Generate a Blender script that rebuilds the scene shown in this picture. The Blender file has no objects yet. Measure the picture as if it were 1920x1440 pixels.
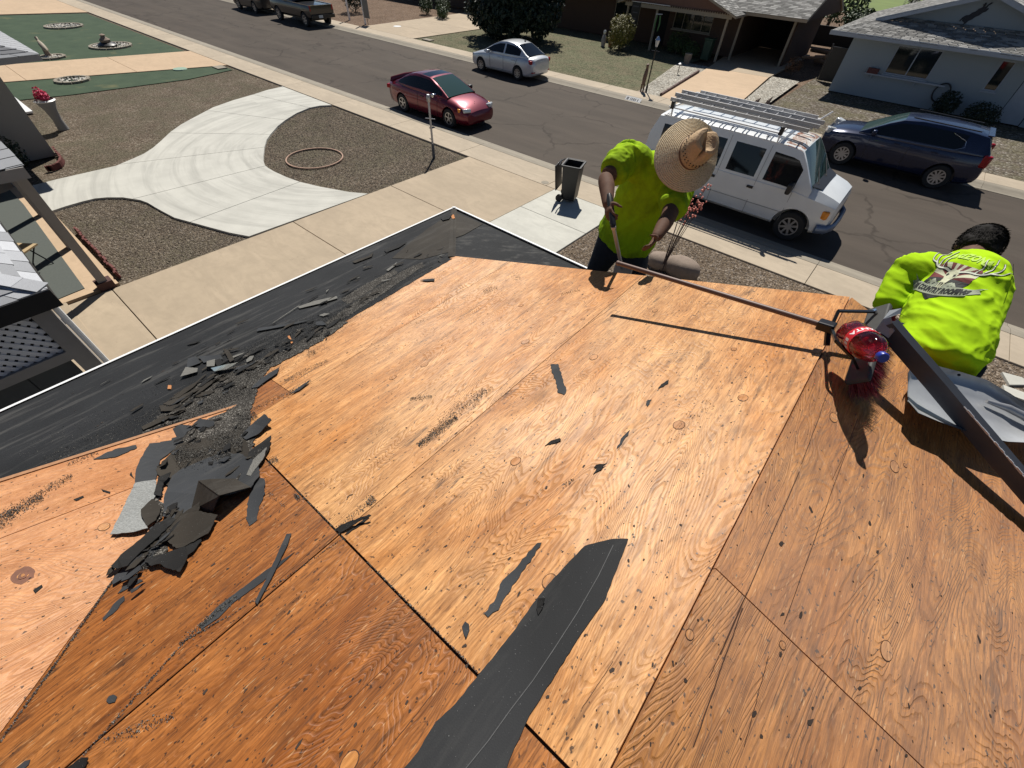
import bpy, bmesh, math, random
import numpy as np
from mathutils import Vector, Matrix, noise as mnoise
from mathutils.bvhtree import BVHTree
random.seed(7); RNG = np.random.default_rng(7)
sc = bpy.context.scene
C = sc.collection
# ---------------------------------------------------------------- camera
F_ = Vector((-0.41679999, 0.52898441, -0.73922477)); R_ = Vector((0.76032826, 0.6485728, 0.03541561)); U_ = Vector((-0.49817539, 0.54729226, 0.67252693))
CAM = Vector((0, 0, 5.38)); FPX = 786.326
cam = bpy.data.cameras.new('camera'); cam.sensor_width = 36; cam.lens = FPX / 1920 * 36; cam.clip_end = 600; cam.clip_start = .02
co = bpy.data.objects.new('camera', cam); C.objects.link(co)
co.matrix_world = Matrix(((R_.x, U_.x, -F_.x, CAM.x), (R_.y, U_.y, -F_.y, CAM.y), (R_.z, U_.z, -F_.z, CAM.z), (0, 0, 0, 1)))
sc.camera = co
# ---------------------------------------------------------------- light
SUNV = Vector((-.48, .66, 1)).normalized()
EL = math.asin(SUNV.z)
w = bpy.data.worlds.new('World'); sc.world = w; w.use_nodes = True
nt = w.node_tree; nt.nodes.clear()
sky = nt.nodes.new('ShaderNodeTexSky'); sky.sky_type = 'NISHITA'; sky.sun_disc = False
sky.sun_elevation = EL; sky.sun_rotation = math.atan2(SUNV.x, SUNV.y) % (2 * math.pi); sky.dust_density = .1; sky.air_density = .8; sky.altitude = 1200
bg = nt.nodes.new('ShaderNodeBackground'); bg.inputs[1].default_value = .05
wo = nt.nodes.new('ShaderNodeOutputWorld'); nt.links.new(sky.outputs[0], bg.inputs[0]); nt.links.new(bg.outputs[0], wo.inputs[0])
sl = bpy.data.lights.new('sun', 'SUN'); sl.energy = 4.9; sl.angle = math.radians(.53); sl.color = (1, .955, .88)
so = bpy.data.objects.new('sun', sl); C.objects.link(so); so.rotation_euler = SUNV.to_track_quat('Z', 'Y').to_euler()
sc.view_settings.view_transform = 'Standard'; sc.view_settings.look = 'None'; sc.view_settings.exposure = 0.26; sc.view_settings.gamma = 1
sc.view_settings.use_curve_mapping = False
sc.render.engine = 'CYCLES'

# ---------------------------------------------------------------- geometry of the place
def ray(px, py):
    return (F_ + (px - 960) / FPX * R_ - (py - 720) / FPX * U_).normalized()
def g(px, py, z=0.):
    d = ray(px, py); t = (z - CAM.z) / d.z
    return (d.x * t, d.y * t)
PITCH = math.radians(18.5133); SN, CS, TN = math.sin(PITCH), math.cos(PITCH), math.tan(PITCH)
N1 = Vector((-SN, 0, CS)); N2 = Vector((SN, 0, CS)); N3 = Vector((0, SN, CS))
HP = 1.208
RX, RZ, RY = .2, 4.175, 2.465          # ridge x, z and front end y
def zl(x): return RZ - (RX - x) * TN    # left slope
def zr(x): return RZ - (x - RX) * TN
def onplane(px, py, n, P0, off=0):
    d = ray(px, py); t = n.dot(P0 + n * off - CAM) / n.dot(d); return CAM + d * t
PR = Vector((RX, 0, RZ))
P3 = Vector((-1.44, -.58, zl(-1.44)))
PF = Vector((0, 3.926, 2.665))
def r1(px, py, off=0): return onplane(px, py, N1, PR, off)
def r2(px, py, off=0): return onplane(px, py, N2, PR, off)
def r3(px, py, off=0): return onplane(px, py, N3, P3, off)
def rs(px, py, off=0):
    a, b = r1(px, py, off), r3(px, py, off)
    return b if (b - CAM).length < (a - CAM).length and b.x > XR3 else a
def z3(y): return P3.z - (y - P3.y) * TN

# ---------------------------------------------------------------- object helpers
def tag(o, label=None, cat=None, group=None, kind=None):
    if label: o['label'] = label
    if cat: o['category'] = cat
    if group: o['group'] = group
    if kind: o['kind'] = kind
    return o
def empty(name, loc=(0, 0, 0), rz=0, label=None, cat=None, group=None):
    o = bpy.data.objects.new(name, None); C.objects.link(o); o.location = loc; o.rotation_euler = (0, 0, rz)
    o.empty_display_size = .1
    return tag(o, label, cat, group)
def link(name, me, mats, parent=None, smooth=None):
    o = bpy.data.objects.new(name, me); C.objects.link(o)
    for m in (mats if isinstance(mats, (list, tuple)) else [mats]): me.materials.append(m)
    if parent: o.parent = parent
    if smooth is not None:
        me.polygons.foreach_set('use_smooth', [True] * len(me.polygons))
        if smooth < 180: me.set_sharp_from_angle(angle=math.radians(smooth))
    return o
def copy_tree(o, parent=None):
    c = o.copy(); C.objects.link(c); c.parent = parent
    if parent: c.matrix_parent_inverse = o.matrix_parent_inverse.copy()
    for ch in [x for x in bpy.data.objects if x.parent == o and x is not c]: copy_tree(ch, c)
    return c
class MB:
    def __init__(s): s.v = []; s.f = []; s.m = []
    def add(s, vs, fs, m=0):
        b = len(s.v); s.v += [tuple(v) for v in vs]; s.f += [tuple(i + b for i in f) for f in fs]; s.m += [m] * len(fs); return s
    def box(s, c, d, rz=0, M=None, m=0):
        c = Vector(c); vs = []
        for x in (-.5, .5):
            for y in (-.5, .5):
                for z in (-.5, .5):
                    p = Vector((x * d[0], y * d[1], z * d[2]))
                    if M is not None: p = M @ p
                    elif rz: p = Matrix.Rotation(rz, 3, 'Z') @ p
                    vs.append(c + p)
        return s.add(vs, [(0, 1, 3, 2), (4, 6, 7, 5), (0, 4, 5, 1), (2, 3, 7, 6), (0, 2, 6, 4), (1, 5, 7, 3)], m)
    def bar(s, a, b, w, h, up=(0, 0, 1), m=0):   # box from a to b
        a, b = Vector(a), Vector(b); d = b - a; L = d.length; x = d.normalized(); up = Vector(up)
        y = up.cross(x)
        if y.length < 1e-4: y = Vector((0, 1, 0)).cross(x)
        y.normalize(); z = x.cross(y)
        M = Matrix((x, y, z)).transposed()
        return s.box((a + b) / 2, (L, w, h), M=M, m=m)
    def prism(s, top, vec, m=0):
        n = len(top); top = [Vector(p) for p in top]; vec = Vector(vec)
        nrm = Vector((0, 0, 0))
        for i in range(n): nrm += top[i].cross(top[(i + 1) % n])
        if nrm.dot(vec) > 0: top = top[::-1]
        vs = top + [p + vec for p in top]
        fs = [tuple(range(n)), tuple(range(2 * n - 1, n - 1, -1))] + [(i, i + n, (i + 1) % n + n, (i + 1) % n) for i in range(n)]
        return s.add(vs, fs, m)
    def tube(s, pts, rad, n=8, cap=True, m=0):
        pts = [Vector(p) for p in pts]; rad = rad if isinstance(rad, (list, tuple)) else [rad] * len(pts)
        vs = []; fs = []; up = None
        for i, p in enumerate(pts):
            t = (pts[min(i + 1, len(pts) - 1)] - pts[max(i - 1, 0)])
            if t.length < 1e-9: t = Vector((0, 0, 1))
            t.normalize()
            if up is None: up = Vector((0, 0, 1)) if abs(t.z) < .9 else Vector((1, 0, 0))
            x = up.cross(t).normalized(); y = t.cross(x); up = y
            up = y
            r = rad[i]; rx, ry = r if isinstance(r, (list, tuple)) else (r, r)
            for k in range(n):
                a = 2 * math.pi * k / n; vs.append(p + x * math.cos(a) * rx + y * math.sin(a) * ry)
        for i in range(len(pts) - 1):
            for k in range(n):
                fs.append((i * n + k, i * n + (k + 1) % n, (i + 1) * n + (k + 1) % n, (i + 1) * n + k))
        if cap:
            fs.append(tuple(range(n - 1, -1, -1))); fs.append(tuple((len(pts) - 1) * n + k for k in range(n)))
        return s.add(vs, fs, m)
    def lathe(s, prof, n=24, c=(0, 0, 0), M=None, m=0):
        vs = []; fs = []; c = Vector(c)
        for r, z in prof:
            for k in range(n):
                a = 2 * math.pi * k / n; p = Vector((r * math.cos(a), r * math.sin(a), z))
                if M is not None: p = M @ p
                vs.append(c + p)
        for i in range(len(prof) - 1):
            for k in range(n): fs.append((i * n + k, i * n + (k + 1) % n, (i + 1) * n + (k + 1) % n, (i + 1) * n + k))
        return s.add(vs, fs, m)
    def mesh(s, name='m'):
        me = bpy.data.meshes.new(name); me.from_pydata(s.v, [], s.f)
        if any(s.m): me.polygons.foreach_set('material_index', s.m)
        me.update(); return me
    def build(s, name, mats, parent=None, smooth=None):
        return link(name, s.mesh(name), mats, parent, smooth)
def bevel(o, wd, seg=2, ang=30):
    bm = bmesh.new(); bm.from_mesh(o.data)
    es = [e for e in bm.edges if len(e.link_faces) == 2 and e.calc_face_angle(0) > math.radians(ang)]
    bmesh.ops.bevel(bm, geom=es, offset=wd, segments=seg, affect='EDGES', profile=.5, clamp_overlap=True)
    bm.to_mesh(o.data); bm.free(); return o
def clip(poly, a, b, keep):       # clip a 2D polygon by the line a-b, keep = +1 left / -1 right
    ax, ay = a; dx, dy = b[0] - ax, b[1] - ay; L = math.hypot(dx, dy)
    s = lambda p: keep * (dx * (p[1] - ay) - dy * (p[0] - ax)) / L
    out = []
    for i in range(len(poly)):
        p, q = poly[i], poly[(i + 1) % len(poly)]; sp, sq = s(p), s(q)
        if sp >= 0: out.append(p)
        if (sp > 0 > sq) or (sp < 0 < sq):
            t = sp / (sp - sq); out.append((p[0] + (q[0] - p[0]) * t, p[1] + (q[1] - p[1]) * t))
    return out
def shift_line(a, b, d):
    dx, dy = b[0] - a[0], b[1] - a[1]; L = math.hypot(dx, dy); nx, ny = -dy / L * d, dx / L * d
    return (a[0] + nx, a[1] + ny), (b[0] + nx, b[1] + ny)
def inpoly(x, y, poly):
    x = np.asarray(x); y = np.asarray(y); r = np.zeros(x.shape, bool); n = len(poly)
    for i in range(n):
        x1, y1 = poly[i]; x2, y2 = poly[(i + 1) % n]
        if y1 == y2: continue
        c = ((y1 > y) != (y2 > y)) & (x < (x2 - x1) * (y - y1) / (y2 - y1) + x1); r ^= c
    return r

# ---------------------------------------------------------------- materials
def sRGB(r, gg, b): return tuple(((c / 255 / 12.92) if c / 255 <= .04045 else ((c / 255 + .055) / 1.055) ** 2.4) for c in (r, gg, b))
class NT:
    def __init__(s, name):
        s.m = bpy.data.materials.new(name); s.m.use_nodes = True; s.t = s.m.node_tree; s.b = s.t.nodes['Principled BSDF']; s.tc = None
    def n(s, ty, **k):
        nd = s.t.nodes.new('ShaderNode' + ty)
        for a, v in k.items(): setattr(nd, a, v)
        return nd
    def l(s, a, b): s.t.links.new(a, b); return s
    def co(s, scale=(1, 1, 1), rot=(0, 0, 0), rnd=0, src='Object', loc=(0, 0, 0)):
        if s.tc is None: s.tc = s.n('TexCoord')
        mp = s.n('Mapping'); mp.inputs['Scale'].default_value = scale; mp.inputs['Rotation'].default_value = rot; mp.inputs['Location'].default_value = loc
        o = s.tc.outputs[src]
        if rnd:
            oi = s.n('ObjectInfo'); ml = s.n('Math', operation='MULTIPLY'); ml.inputs[1].default_value = rnd; s.l(oi.outputs['Random'], ml.inputs[0])
            va = s.n('VectorMath', operation='ADD'); s.l(o, va.inputs[0]); s.l(ml.outputs[0], va.inputs[1]); o = va.outputs[0]
        s.l(o, mp.inputs[0]); return mp.outputs[0]
    def noise(s, co, scale, detail=3, rough=.55, dist=0):
        nd = s.n('TexNoise'); nd.inputs['Scale'].default_value = scale; nd.inputs['Detail'].default_value = detail; nd.inputs['Roughness'].default_value = rough; nd.inputs['Distortion'].default_value = dist
        s.l(co, nd.inputs['Vector']); return nd.outputs['Fac']
    def ramp(s, v, stops, interp='LINEAR'):
        r = s.n('ValToRGB'); e = r.color_ramp; e.interpolation = interp
        while len(e.elements) < len(stops): e.elements.new(.5)
        for el, (p, c) in zip(e.elements, stops):
            el.position = p; el.color = (*c, 1) if isinstance(c, (tuple, list)) else (c, c, c, 1)
        s.l(v, r.inputs[0]); return r.outputs[0]
    def mix(s, f, a, b, mode='MIX'):
        m = s.n('Mix'); m.data_type = 'RGBA'; m.blend_type = mode
        if isinstance(f, (int, float)): m.inputs[0].default_value = f
        else: s.l(f, m.inputs[0])
        for i, c in ((6, a), (7, b)):
            if isinstance(c, (tuple, list)): m.inputs[i].default_value = (*c[:3], 1)
            else: s.l(c, m.inputs[i])
        return m.outputs[2]
    def math(s, op, a, b=None, c=None):
        m = s.n('Math', operation=op)
        for i, v in enumerate((a, b, c)):
            if v is None: continue
            if isinstance(v, (int, float)): m.inputs[i].default_value = v
            else: s.l(v, m.inputs[i])
        return m.outputs[0]
    def out(s, col=None, rough=None, bump=None, strength=.3, dist=.01, spec=None, metal=None):
        if col is not None:
            if isinstance(col, (tuple, list)): s.b.inputs['Base Color'].default_value = (*col[:3], 1)
            else: s.l(col, s.b.inputs['Base Color'])
        if rough is not None:
            if isinstance(rough, (int, float)): s.b.inputs['Roughness'].default_value = rough
            else: s.l(rough, s.b.inputs['Roughness'])
        if spec is not None: s.b.inputs['Specular IOR Level'].default_value = spec
        if metal is not None: s.b.inputs['Metallic'].default_value = metal
        if bump is not None:
            bp = s.n('Bump'); bp.inputs['Strength'].default_value = strength; bp.inputs['Distance'].default_value = dist; s.l(bump, bp.inputs['Height']); s.l(bp.outputs[0], s.b.inputs['Normal'])
        return s.m
def simple(name, c, rough=.6, metal=0, spec=.5, var=.12, scale=6, bump=0, coat=0):
    t = NT(name); v = t.noise(t.co(), scale, 4)
    col = t.mix(v, tuple(x * (1 - var) for x in c), tuple(min(1, x * (1 + var)) for x in c))
    m = t.out(col, rough, v if bump else None, bump, .01, spec, metal)
    if coat: t.b.inputs['Coat Weight'].default_value = coat; t.b.inputs['Coat Roughness'].default_value = .06
    return m
def concrete(name, c, stain=.35):
    t = NT(name); a = t.noise(t.co(rnd=30), .55, 5, .6, .6); b = t.noise(t.co(rnd=30), 7, 5); f = t.noise(t.co(), 110, 2)
    col = t.mix(t.ramp(a, [(.3, 0), (.72, 1)]), tuple(x * (1 - stain) for x in c), tuple(x * 1.12 for x in c))
    sw = t.ramp(t.noise(t.co((.35, 1, 1), (0, 0, .5), rnd=12), 2.1, 6, .68, 1.8), [(.43, 0), (.60, .8)])
    col = t.mix(t.math('MULTIPLY', sw, min(1, stain * 2.4)), col, tuple(x * .58 for x in c))
    col = t.mix(.35, col, t.mix(b, tuple(x * .62 for x in c), tuple(x * 1.25 for x in c)))
    col = t.mix(.3, col, t.mix(f, tuple(x * .6 for x in c), tuple(x * 1.4 for x in c)))
    sp = t.ramp(t.noise(t.co(), 3.2, 6, .7, 1.2), [(.64, 0), (.76, 1)])
    col = t.mix(t.math('MULTIPLY', sp, .5), col, tuple(x * .35 for x in c))
    return t.out(col, .85, f, .25, .004, .3)
def swirled(name, c, cx, cy):
    # new concrete with tyre marks running round the bend
    t = NT(name); sx = t.n('SeparateXYZ'); t.l(t.co(), sx.inputs[0]); dx = t.math('SUBTRACT', sx.outputs[0], cx); dy = t.math('SUBTRACT', sx.outputs[1], cy)
    r = t.math('SQRT', t.math('ADD', t.math('MULTIPLY', dx, dx), t.math('MULTIPLY', dy, dy))); a = t.math('ARCTAN2', dy, dx)
    cb = t.n('CombineXYZ'); t.l(t.math('MULTIPLY', r, 2.6), cb.inputs[0]); t.l(t.math('MULTIPLY', a, 1.1), cb.inputs[1])
    s = t.noise(cb.outputs[0], 1.25, 6, .66, .5); b = t.noise(t.co(), 1.1, 5, .6); f = t.noise(t.co(), 110, 2)
    col = t.mix(t.ramp(b, [(.3, 0), (.7, 1)]), tuple(x * .86 for x in c), tuple(x * 1.1 for x in c))
    col = t.mix(t.ramp(s, [(.47, 0), (.68, .62)]), col, tuple(x * .52 for x in c))
    col = t.mix(t.ramp(s, [(.25, .5), (.42, 0)]), col, tuple(min(1, x * 1.25) for x in c))
    col = t.mix(.22, col, t.mix(f, tuple(x * .6 for x in c), tuple(x * 1.4 for x in c)))
    return t.out(col, .85, f, .25, .004, .3)
def gravel(name, cols, sc_=28, patch=None):
    t = NT(name)
    vo = t.n('TexVoronoi'); vo.inputs['Scale'].default_value = sc_; t.l(t.co((1, 1, .3)), vo.inputs['Vector'])
    r = t.n('SeparateColor'); t.l(vo.outputs['Color'], r.inputs[0])
    col = t.ramp(r.outputs[0], [(i / (len(cols) - 1), c) for i, c in enumerate(cols)])
    big = t.noise(t.co(), .7, 4, .6, .4)
    col = t.mix(t.ramp(big, [(.35, .35), (.65, 0)]), col, tuple(x * .45 for x in cols[0]))
    if patch:
        col = t.mix(t.ramp(t.noise(t.co(), .9, 5, .65), [(.42, 0), (.62, .8)]), col, patch)
    edge = t.ramp(vo.outputs['Distance'], [(0, 1), (.55, 0)])
    dk = t.mix(t.math('MULTIPLY', t.ramp(vo.outputs['Distance'], [(.35, 0), (.8, 1)]), .7), col, tuple(x * .25 for x in cols[0]))
    return t.out(dk, .95, edge, 1.0, .02, .05)
def wood(name, rot=0, tan=(.68, .37, .15), org=(.55, .225, .055), dark=(.20, .070, .016), K=80, weather=.5, gl=.40, seed=0.0):
    t = NT(name); R3 = (0, 0, rot)
    gc = t.co((1, .24, 1), R3, rnd=37 + seed)
    h = t.noise(gc, 2.3, 3.5, .42, 1.1)
    h2 = t.noise(t.co((1, .45, 1), R3, rnd=19 + seed), 11, 3, .5, .5)
    hh = t.math('ADD', h, t.math('MULTIPLY', h2, .030))
    fr = t.math('PINGPONG', t.math('MULTIPLY', hh, K * 2), 1.0)
    line = t.ramp(fr, [(0, 1), (.25, .8), (.5, 0)])
    big = t.noise(t.co((1, .45, 1), R3, rnd=11 + seed), 1.9, 5, .62, .6)
    lmask = t.ramp(t.noise(t.co((1, .6, 1), R3, rnd=17 + seed), 2.6, 3, .6), [(.36, .25), (.62, 1)])
    line = t.math('MULTIPLY', line, lmask)
    fib = t.noise(t.co((1, .06, 1), R3, rnd=5), 150, 4, .75)
    fib2 = t.noise(t.co((1, .07, 1), R3, rnd=7), 55, 4, .7)
    col = t.mix(t.ramp(big, [(.36, 0), (.62, 1)]), org, tan)
    col = t.mix(t.math('MULTIPLY', line, .36), col, dark)
    col = t.mix(t.ramp(fib, [(.3, .62), (.6, 0)]), col, dark)
    md = t.noise(t.co((1, .30, 1), R3, rnd=71), 17, 5, .72); col = t.mix(t.ramp(md, [(.34, .5), (.52, 0)]), col, dark); col = t.mix(t.ramp(md, [(.55, 0), (.72, .4)]), col, tuple(min(1, x * 1.35) for x in tan))
    col = t.mix(t.ramp(fib2, [(.54, 0), (.74, .34)]), col, tuple(min(1, x * 1.35) for x in tan))
    st = t.ramp(t.noise(t.co((1, .11, 1), R3, rnd=23), 46, 4, .65), [(.55, 0), (.64, 1)])
    ms = t.ramp(t.noise(t.co((1, .45, 1), R3, rnd=31), 3.6, 5, .72), [(.46, 0), (.66, 1)])
    col = t.mix(t.math('MULTIPLY', t.math('MULTIPLY', st, ms), min(1, weather * 1.7)), col, (.040, .020, .011))
    st2 = t.ramp(t.noise(t.co((1, .18, 1), R3, rnd=43), 95, 3, .6), [(.585, 0), (.66, .9)])
    col = t.mix(t.math('MULTIPLY', st2, weather * .9), col, (.09, .038, .016))
    st3 = t.ramp(t.noise(t.co((1, .035, 1), R3, rnd=61), 85, 4, .7), [(.50, 0), (.68, .75)])
    col = t.mix(t.math('MULTIPLY', st3, min(1, weather * 1.05)), col, tuple(x * .7 for x in dark))
    sp = t.ramp(t.noise(t.co((1, .8, 1), R3, rnd=13), 74, 2, .5), [(.665, 0), (.70, 1)])
    col = t.mix(t.math('MULTIPLY', sp, .85), col, (.035, .02, .013))
    gm = t.ramp(t.noise(t.co((1, .5, 1), R3, rnd=53), 5.5, 5, .75), [(.60, 0), (.74, .55)])
    col = t.mix(t.math('MULTIPLY', gm, weather * 1.3), col, (.08, .042, .022))
    for k, a in enumerate((.5, -.75, .1, 1.1)):
        s1 = t.ramp(t.noise(t.co((1, .16, 1), (0, 0, rot + a), rnd=3 + k), 120, 2, .5), [(.70, 0), (.74, .34)])
        col = t.mix(s1, col, (.72, .46, .23))
    oi = t.n('ObjectInfo')
    hsv = t.n('HueSaturation'); t.l(col, hsv.inputs['Color'])
    v = t.math('MULTIPLY_ADD', oi.outputs['Random'], .12, .94); t.l(v, hsv.inputs['Value'])
    bh = t.math('ADD', t.math('MULTIPLY', line, -.7), t.math('MULTIPLY', fib2, 1.1))
    rr = t.math('ADD', t.ramp(big, [(.3, gl + .22), (.7, gl + .06)]), t.math('ADD', t.math('MULTIPLY', line, .2), t.math('MULTIPLY', fib2, .14)))
    cx = t.n('CombineXYZ'); ax_ = (1, 0, 0) if not rot else (0, 1, 0)
    for i_ in range(3): cx.inputs[i_].default_value = ax_[i_]
    t.l(cx.outputs[0], t.b.inputs['Tangent']); t.b.inputs['Anisotropic'].default_value = .8
    return t.out(hsv.outputs[0], rr, bh, .7, .0026, .62)
def felt(name, c=(.015, .0155, .0165), dust=.3):
    t = NT(name); d = t.noise(t.co((1, .14, 1)), 9, 6, .72, .3); s = t.noise(t.co(), 260, 1); b = t.noise(t.co(), 1.3, 4)
    col = t.mix(t.ramp(b, [(.35, 0), (.65, 1)]), tuple(x * .75 for x in c), tuple(x * 1.35 for x in c))
    col = t.mix(t.ramp(d, [(.52, 0), (.74, dust)]), col, (.13, .125, .115))
    col = t.mix(t.ramp(s, [(.75, 0), (.79, .5)]), col, (.3, .3, .29))
    return t.out(col, .78, t.math('ADD', t.noise(t.co((1, .3, 1)), 30, 4), t.math('MULTIPLY', s, .3)), .3, .006, .22)
def shingle_mat(name, c):
    t = NT(name); s = t.noise(t.co(rnd=9), 150, 2); oi = t.n('ObjectInfo')
    b = t.noise(t.co(rnd=9), 3, 3)
    col = t.mix(s, tuple(x * .6 for x in c), tuple(x * 1.4 for x in c)); col = t.mix(t.math('MULTIPLY', b, .5), col, tuple(x * .7 for x in c))
    hsv = t.n('HueSaturation'); t.l(col, hsv.inputs['Color']); t.l(t.math('MULTIPLY_ADD', oi.outputs['Random'], .7, .65), hsv.inputs['Value'])
    return t.out(hsv.outputs[0], .9, s, .4, .004, .2)
def asphalt(name):
    t = NT(name); f = t.noise(t.co(), 70, 3); b = t.noise(t.co((.16, 1, 1)), 1.1, 6, .62, .4); p = t.noise(t.co((.5, 1, 1)), .5, 4, .6, .7)
    col = t.mix(t.ramp(b, [(.3, 0), (.7, 1)]), (.054, .043, .034), (.090, .071, .056))
    col = t.mix(t.ramp(p, [(.5, 0), (.66, .5)]), col, (.092, .075, .060))
    col = t.mix(.25, col, t.mix(f, (.02, .02, .02), (.2, .18, .16)))
    vo = t.n('TexVoronoi', feature='DISTANCE_TO_EDGE'); vo.inputs['Scale'].default_value = .33
    nz = t.n('TexNoise'); nz.inputs['Scale'].default_value = 1.6; nz.inputs['Detail'].default_value = 6; t.l(t.co(), nz.inputs['Vector'])
    vm = t.n('VectorMath', operation='MULTIPLY_ADD'); t.l(nz.outputs['Color'], vm.inputs[0]); vm.inputs[1].default_value = (.9, .9, .9); t.l(t.co(), vm.inputs[2]); t.l(vm.outputs[0], vo.inputs['Vector'])
    cr = t.ramp(vo.outputs['Distance'], [(0, 1), (.010, .8), (.022, 0)])
    cm = t.ramp(t.noise(t.co(), .45, 3), [(.42, 0), (.55, 1)])
    k = t.math('MULTIPLY', cr, cm)
    col = t.mix(t.math('MULTIPLY', k, .45), col, (.018, .015, .013))
    return t.out(col, .8, t.math('SUBTRACT', f, k), .35, .006, .08)
M = {}
M['wood'] = wood('sun_bleached_plywood')
M['wood_dark'] = wood('brown_plywood', tan=(.44, .170, .044), org=(.31, .098, .018), dark=(.10, .030, .007), weather=.8, K=84, seed=3)
M['wood_right'] = wood('right_slope_plywood', tan=(.54, .235, .062), org=(.41, .148, .027), dark=(.14, .045, .010), weather=.42, K=78, seed=7)
M['wood_new'] = wood('pale_plywood', rot=math.pi / 2, tan=(.60, .30, .135), org=(.52, .215, .075), dark=(.32, .12, .04), weather=.12, K=70, seed=9)
M['ply_edge'] = simple('plywood_edge', (.34, .17, .08), .8, var=.35, scale=60)
M['felt'] = felt('roofing_felt', dust=.55)
M['felt2'] = felt('felt_scrap_grey', (.034, .036, .039), .3)
M['felt3'] = felt('felt_scrap_black', (.014, .0135, .013), .2)
M['felt4'] = felt('felt_scrap_brown', (.031, .026, .020), .25)
M['shingle_scrap'] = simple('granule_face', (.15, .145, .13), .95, var=.6, scale=160, bump=.5); M['shingle_pale'] = simple('pale_granule_face', (.25, .255, .245), .95, var=.6, scale=160, bump=.5)
M['white'] = simple('white_paint', (.8, .8, .79), .4, var=.04)
M['rake'] = simple('rake_board_paint', (.16, .095, .07), .6)
M['tan_conc'] = concrete('tan_concrete', (.43, .345, .245), .30)
M['tan_conc2'] = concrete('orange_tan_concrete', (.52, .38, .25), .18)
M['walk'] = concrete('sidewalk_concrete', (.45, .375, .28), .30)
M['kerb'] = concrete('kerb_concrete', (.30, .265, .21), .35)
M['light_conc'] = concrete('pale_new_concrete', (.54, .53, .47), .30)
M['gravel_brown'] = gravel('brown_gravel', [(.11, .085, .062), (.23, .183, .137), (.16, .128, .097), (.34, .29, .23)], 20, (.145, .13, .09))
M['gravel_tan'] = gravel('tan_gravel', [(.13, .095, .066), (.29, .225, .16), (.20, .155, .115), (.44, .37, .3)], 22)
M['gravel_grey'] = gravel('grey_desert_gravel', [(.11, .09, .07), (.23, .19, .15), (.155, .135, .105), (.48, .44, .39)], 13, (.16, .145, .09))
M['gravel_white'] = gravel('white_stone', [(.28, .26, .22), (.6, .56, .48), (.4, .36, .3), (.8, .78, .7)], 13)
M['lawn'] = gravel('faded_green_gravel', [(.11, .118, .07), (.19, .20, .12), (.235, .22, .145), (.14, .15, .09)], 14, (.21, .18, .12))
M['dirt'] = gravel('reddish_dirt', [(.2, .13, .09), (.28, .2, .14), (.16, .11, .08), (.34, .26, .2)], 15)
M['asphalt'] = asphalt('asphalt')
def turfmat():
    t = NT('green_turf'); a = t.noise(t.co(), 1.1, 5, .6); f = t.noise(t.co(), 60, 3)
    col = t.mix(t.ramp(a, [(.3, 0), (.7, 1)]), (.028, .052, .030), (.058, .088, .050)); col = t.mix(.35, col, t.mix(f, (.01, .02, .01), (.12, .16, .1)))
    col = t.mix(t.ramp(t.noise(t.co(), .6, 5), [(.62, 0), (.72, .6)]), col, (.16, .15, .07))
    return t.out(col, .9, f, .5, .01, .2)
M['turf'] = turfmat()
M['tyre'] = simple('tyre_rubber', (.018, .018, .019), .8, scale=20)
M['rim'] = simple('alloy_rim', (.5, .5, .52), .3, .9, var=.1)
M['black'] = simple('black_plastic', (.014, .014, .015), .42, var=.2)
M['black_metal'] = simple('black_painted_metal', (.012, .012, .013), .3, .3)
M['chrome'] = simple('chrome', (.75, .75, .77), .12, 1, var=.03)
M['alu'] = simple('aluminium', (.40, .40, .41), .5, .8, var=.15, scale=20)
M['galv'] = simple('galvanised_pipe', (.42, .43, .45), .45, .6, var=.1)
M['felt_strip'] = felt('loose_felt_strip', (.021, .0215, .0225), dust=.18)
def glassmat(name, c=(.006, .008, .01), a=1):
    t = NT(name); t.out(c, .04, spec=.45); return t.m
M['glass'] = glassmat('tinted_car_glass'); M['screen'] = glassmat('windshield_glass', (.035, .065, .062)); M['pane'] = glassmat('window_pane', (.012, .018, .018))
def paint(name, c, metal=.3, rough=.28):
    t = NT(name); v = t.noise(t.co(), 2.2, 4); m = t.out(t.mix(v, tuple(x * .88 for x in c), tuple(min(1, x * 1.08) for x in c)), rough, metal=metal)
    t.b.inputs['Coat Weight'].default_value = .7; t.b.inputs['Coat Roughness'].default_value = .05; return m
M['red_lens'] = simple('red_lens', (.35, .008, .012), .15); M['amber'] = simple('amber_lens', (.8, .27, .02), .2); M['lamp_glass'] = simple('clear_lamp', (.6, .62, .62), .1, .2)
M['plate'] = simple('licence_plate', (.55, .6, .62), .4)
M['leaf_dark'] = simple('dark_leaf', (.010, .022, .007), .6, var=.5, scale=3)
M['leaf_mid'] = simple('mid_leaf', (.042, .075, .018), .6, var=.5, scale=5)
M['leaf_yellow'] = simple('yellow_leaf', (.17, .15, .018), .6, var=.5, scale=6)
M['bark'] = simple('bark', (.09, .065, .045), .9, scale=14, bump=.5)
M['red_brick'] = simple('red_edging_brick', (.13, .035, .028), .8, scale=9)
M['stone'] = simple('boulder', (.24, .185, .145), .9, scale=9, var=.3, bump=.6)
M['stucco_white'] = simple('white_stucco', (.27, .315, .35), .9, scale=40, var=.06, bump=.3)
M['stucco_tan'] = simple('grey_stucco', (.24, .23, .22), .9, scale=40, var=.06, bump=.3)
M['stucco_brown'] = simple('brown_stucco', (.085, .053, .037), .9, scale=30, var=.1, bump=.3)
M['trim_beige'] = simple('beige_trim', (.30, .255, .19), .7)
M['trim_blue'] = simple('pale_blue_grey_trim', (.32, .36, .42), .6)
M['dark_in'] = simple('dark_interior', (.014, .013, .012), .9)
M['grey_trim'] = simple('grey_trim', (.22, .21, .205), .7, scale=8)
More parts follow.
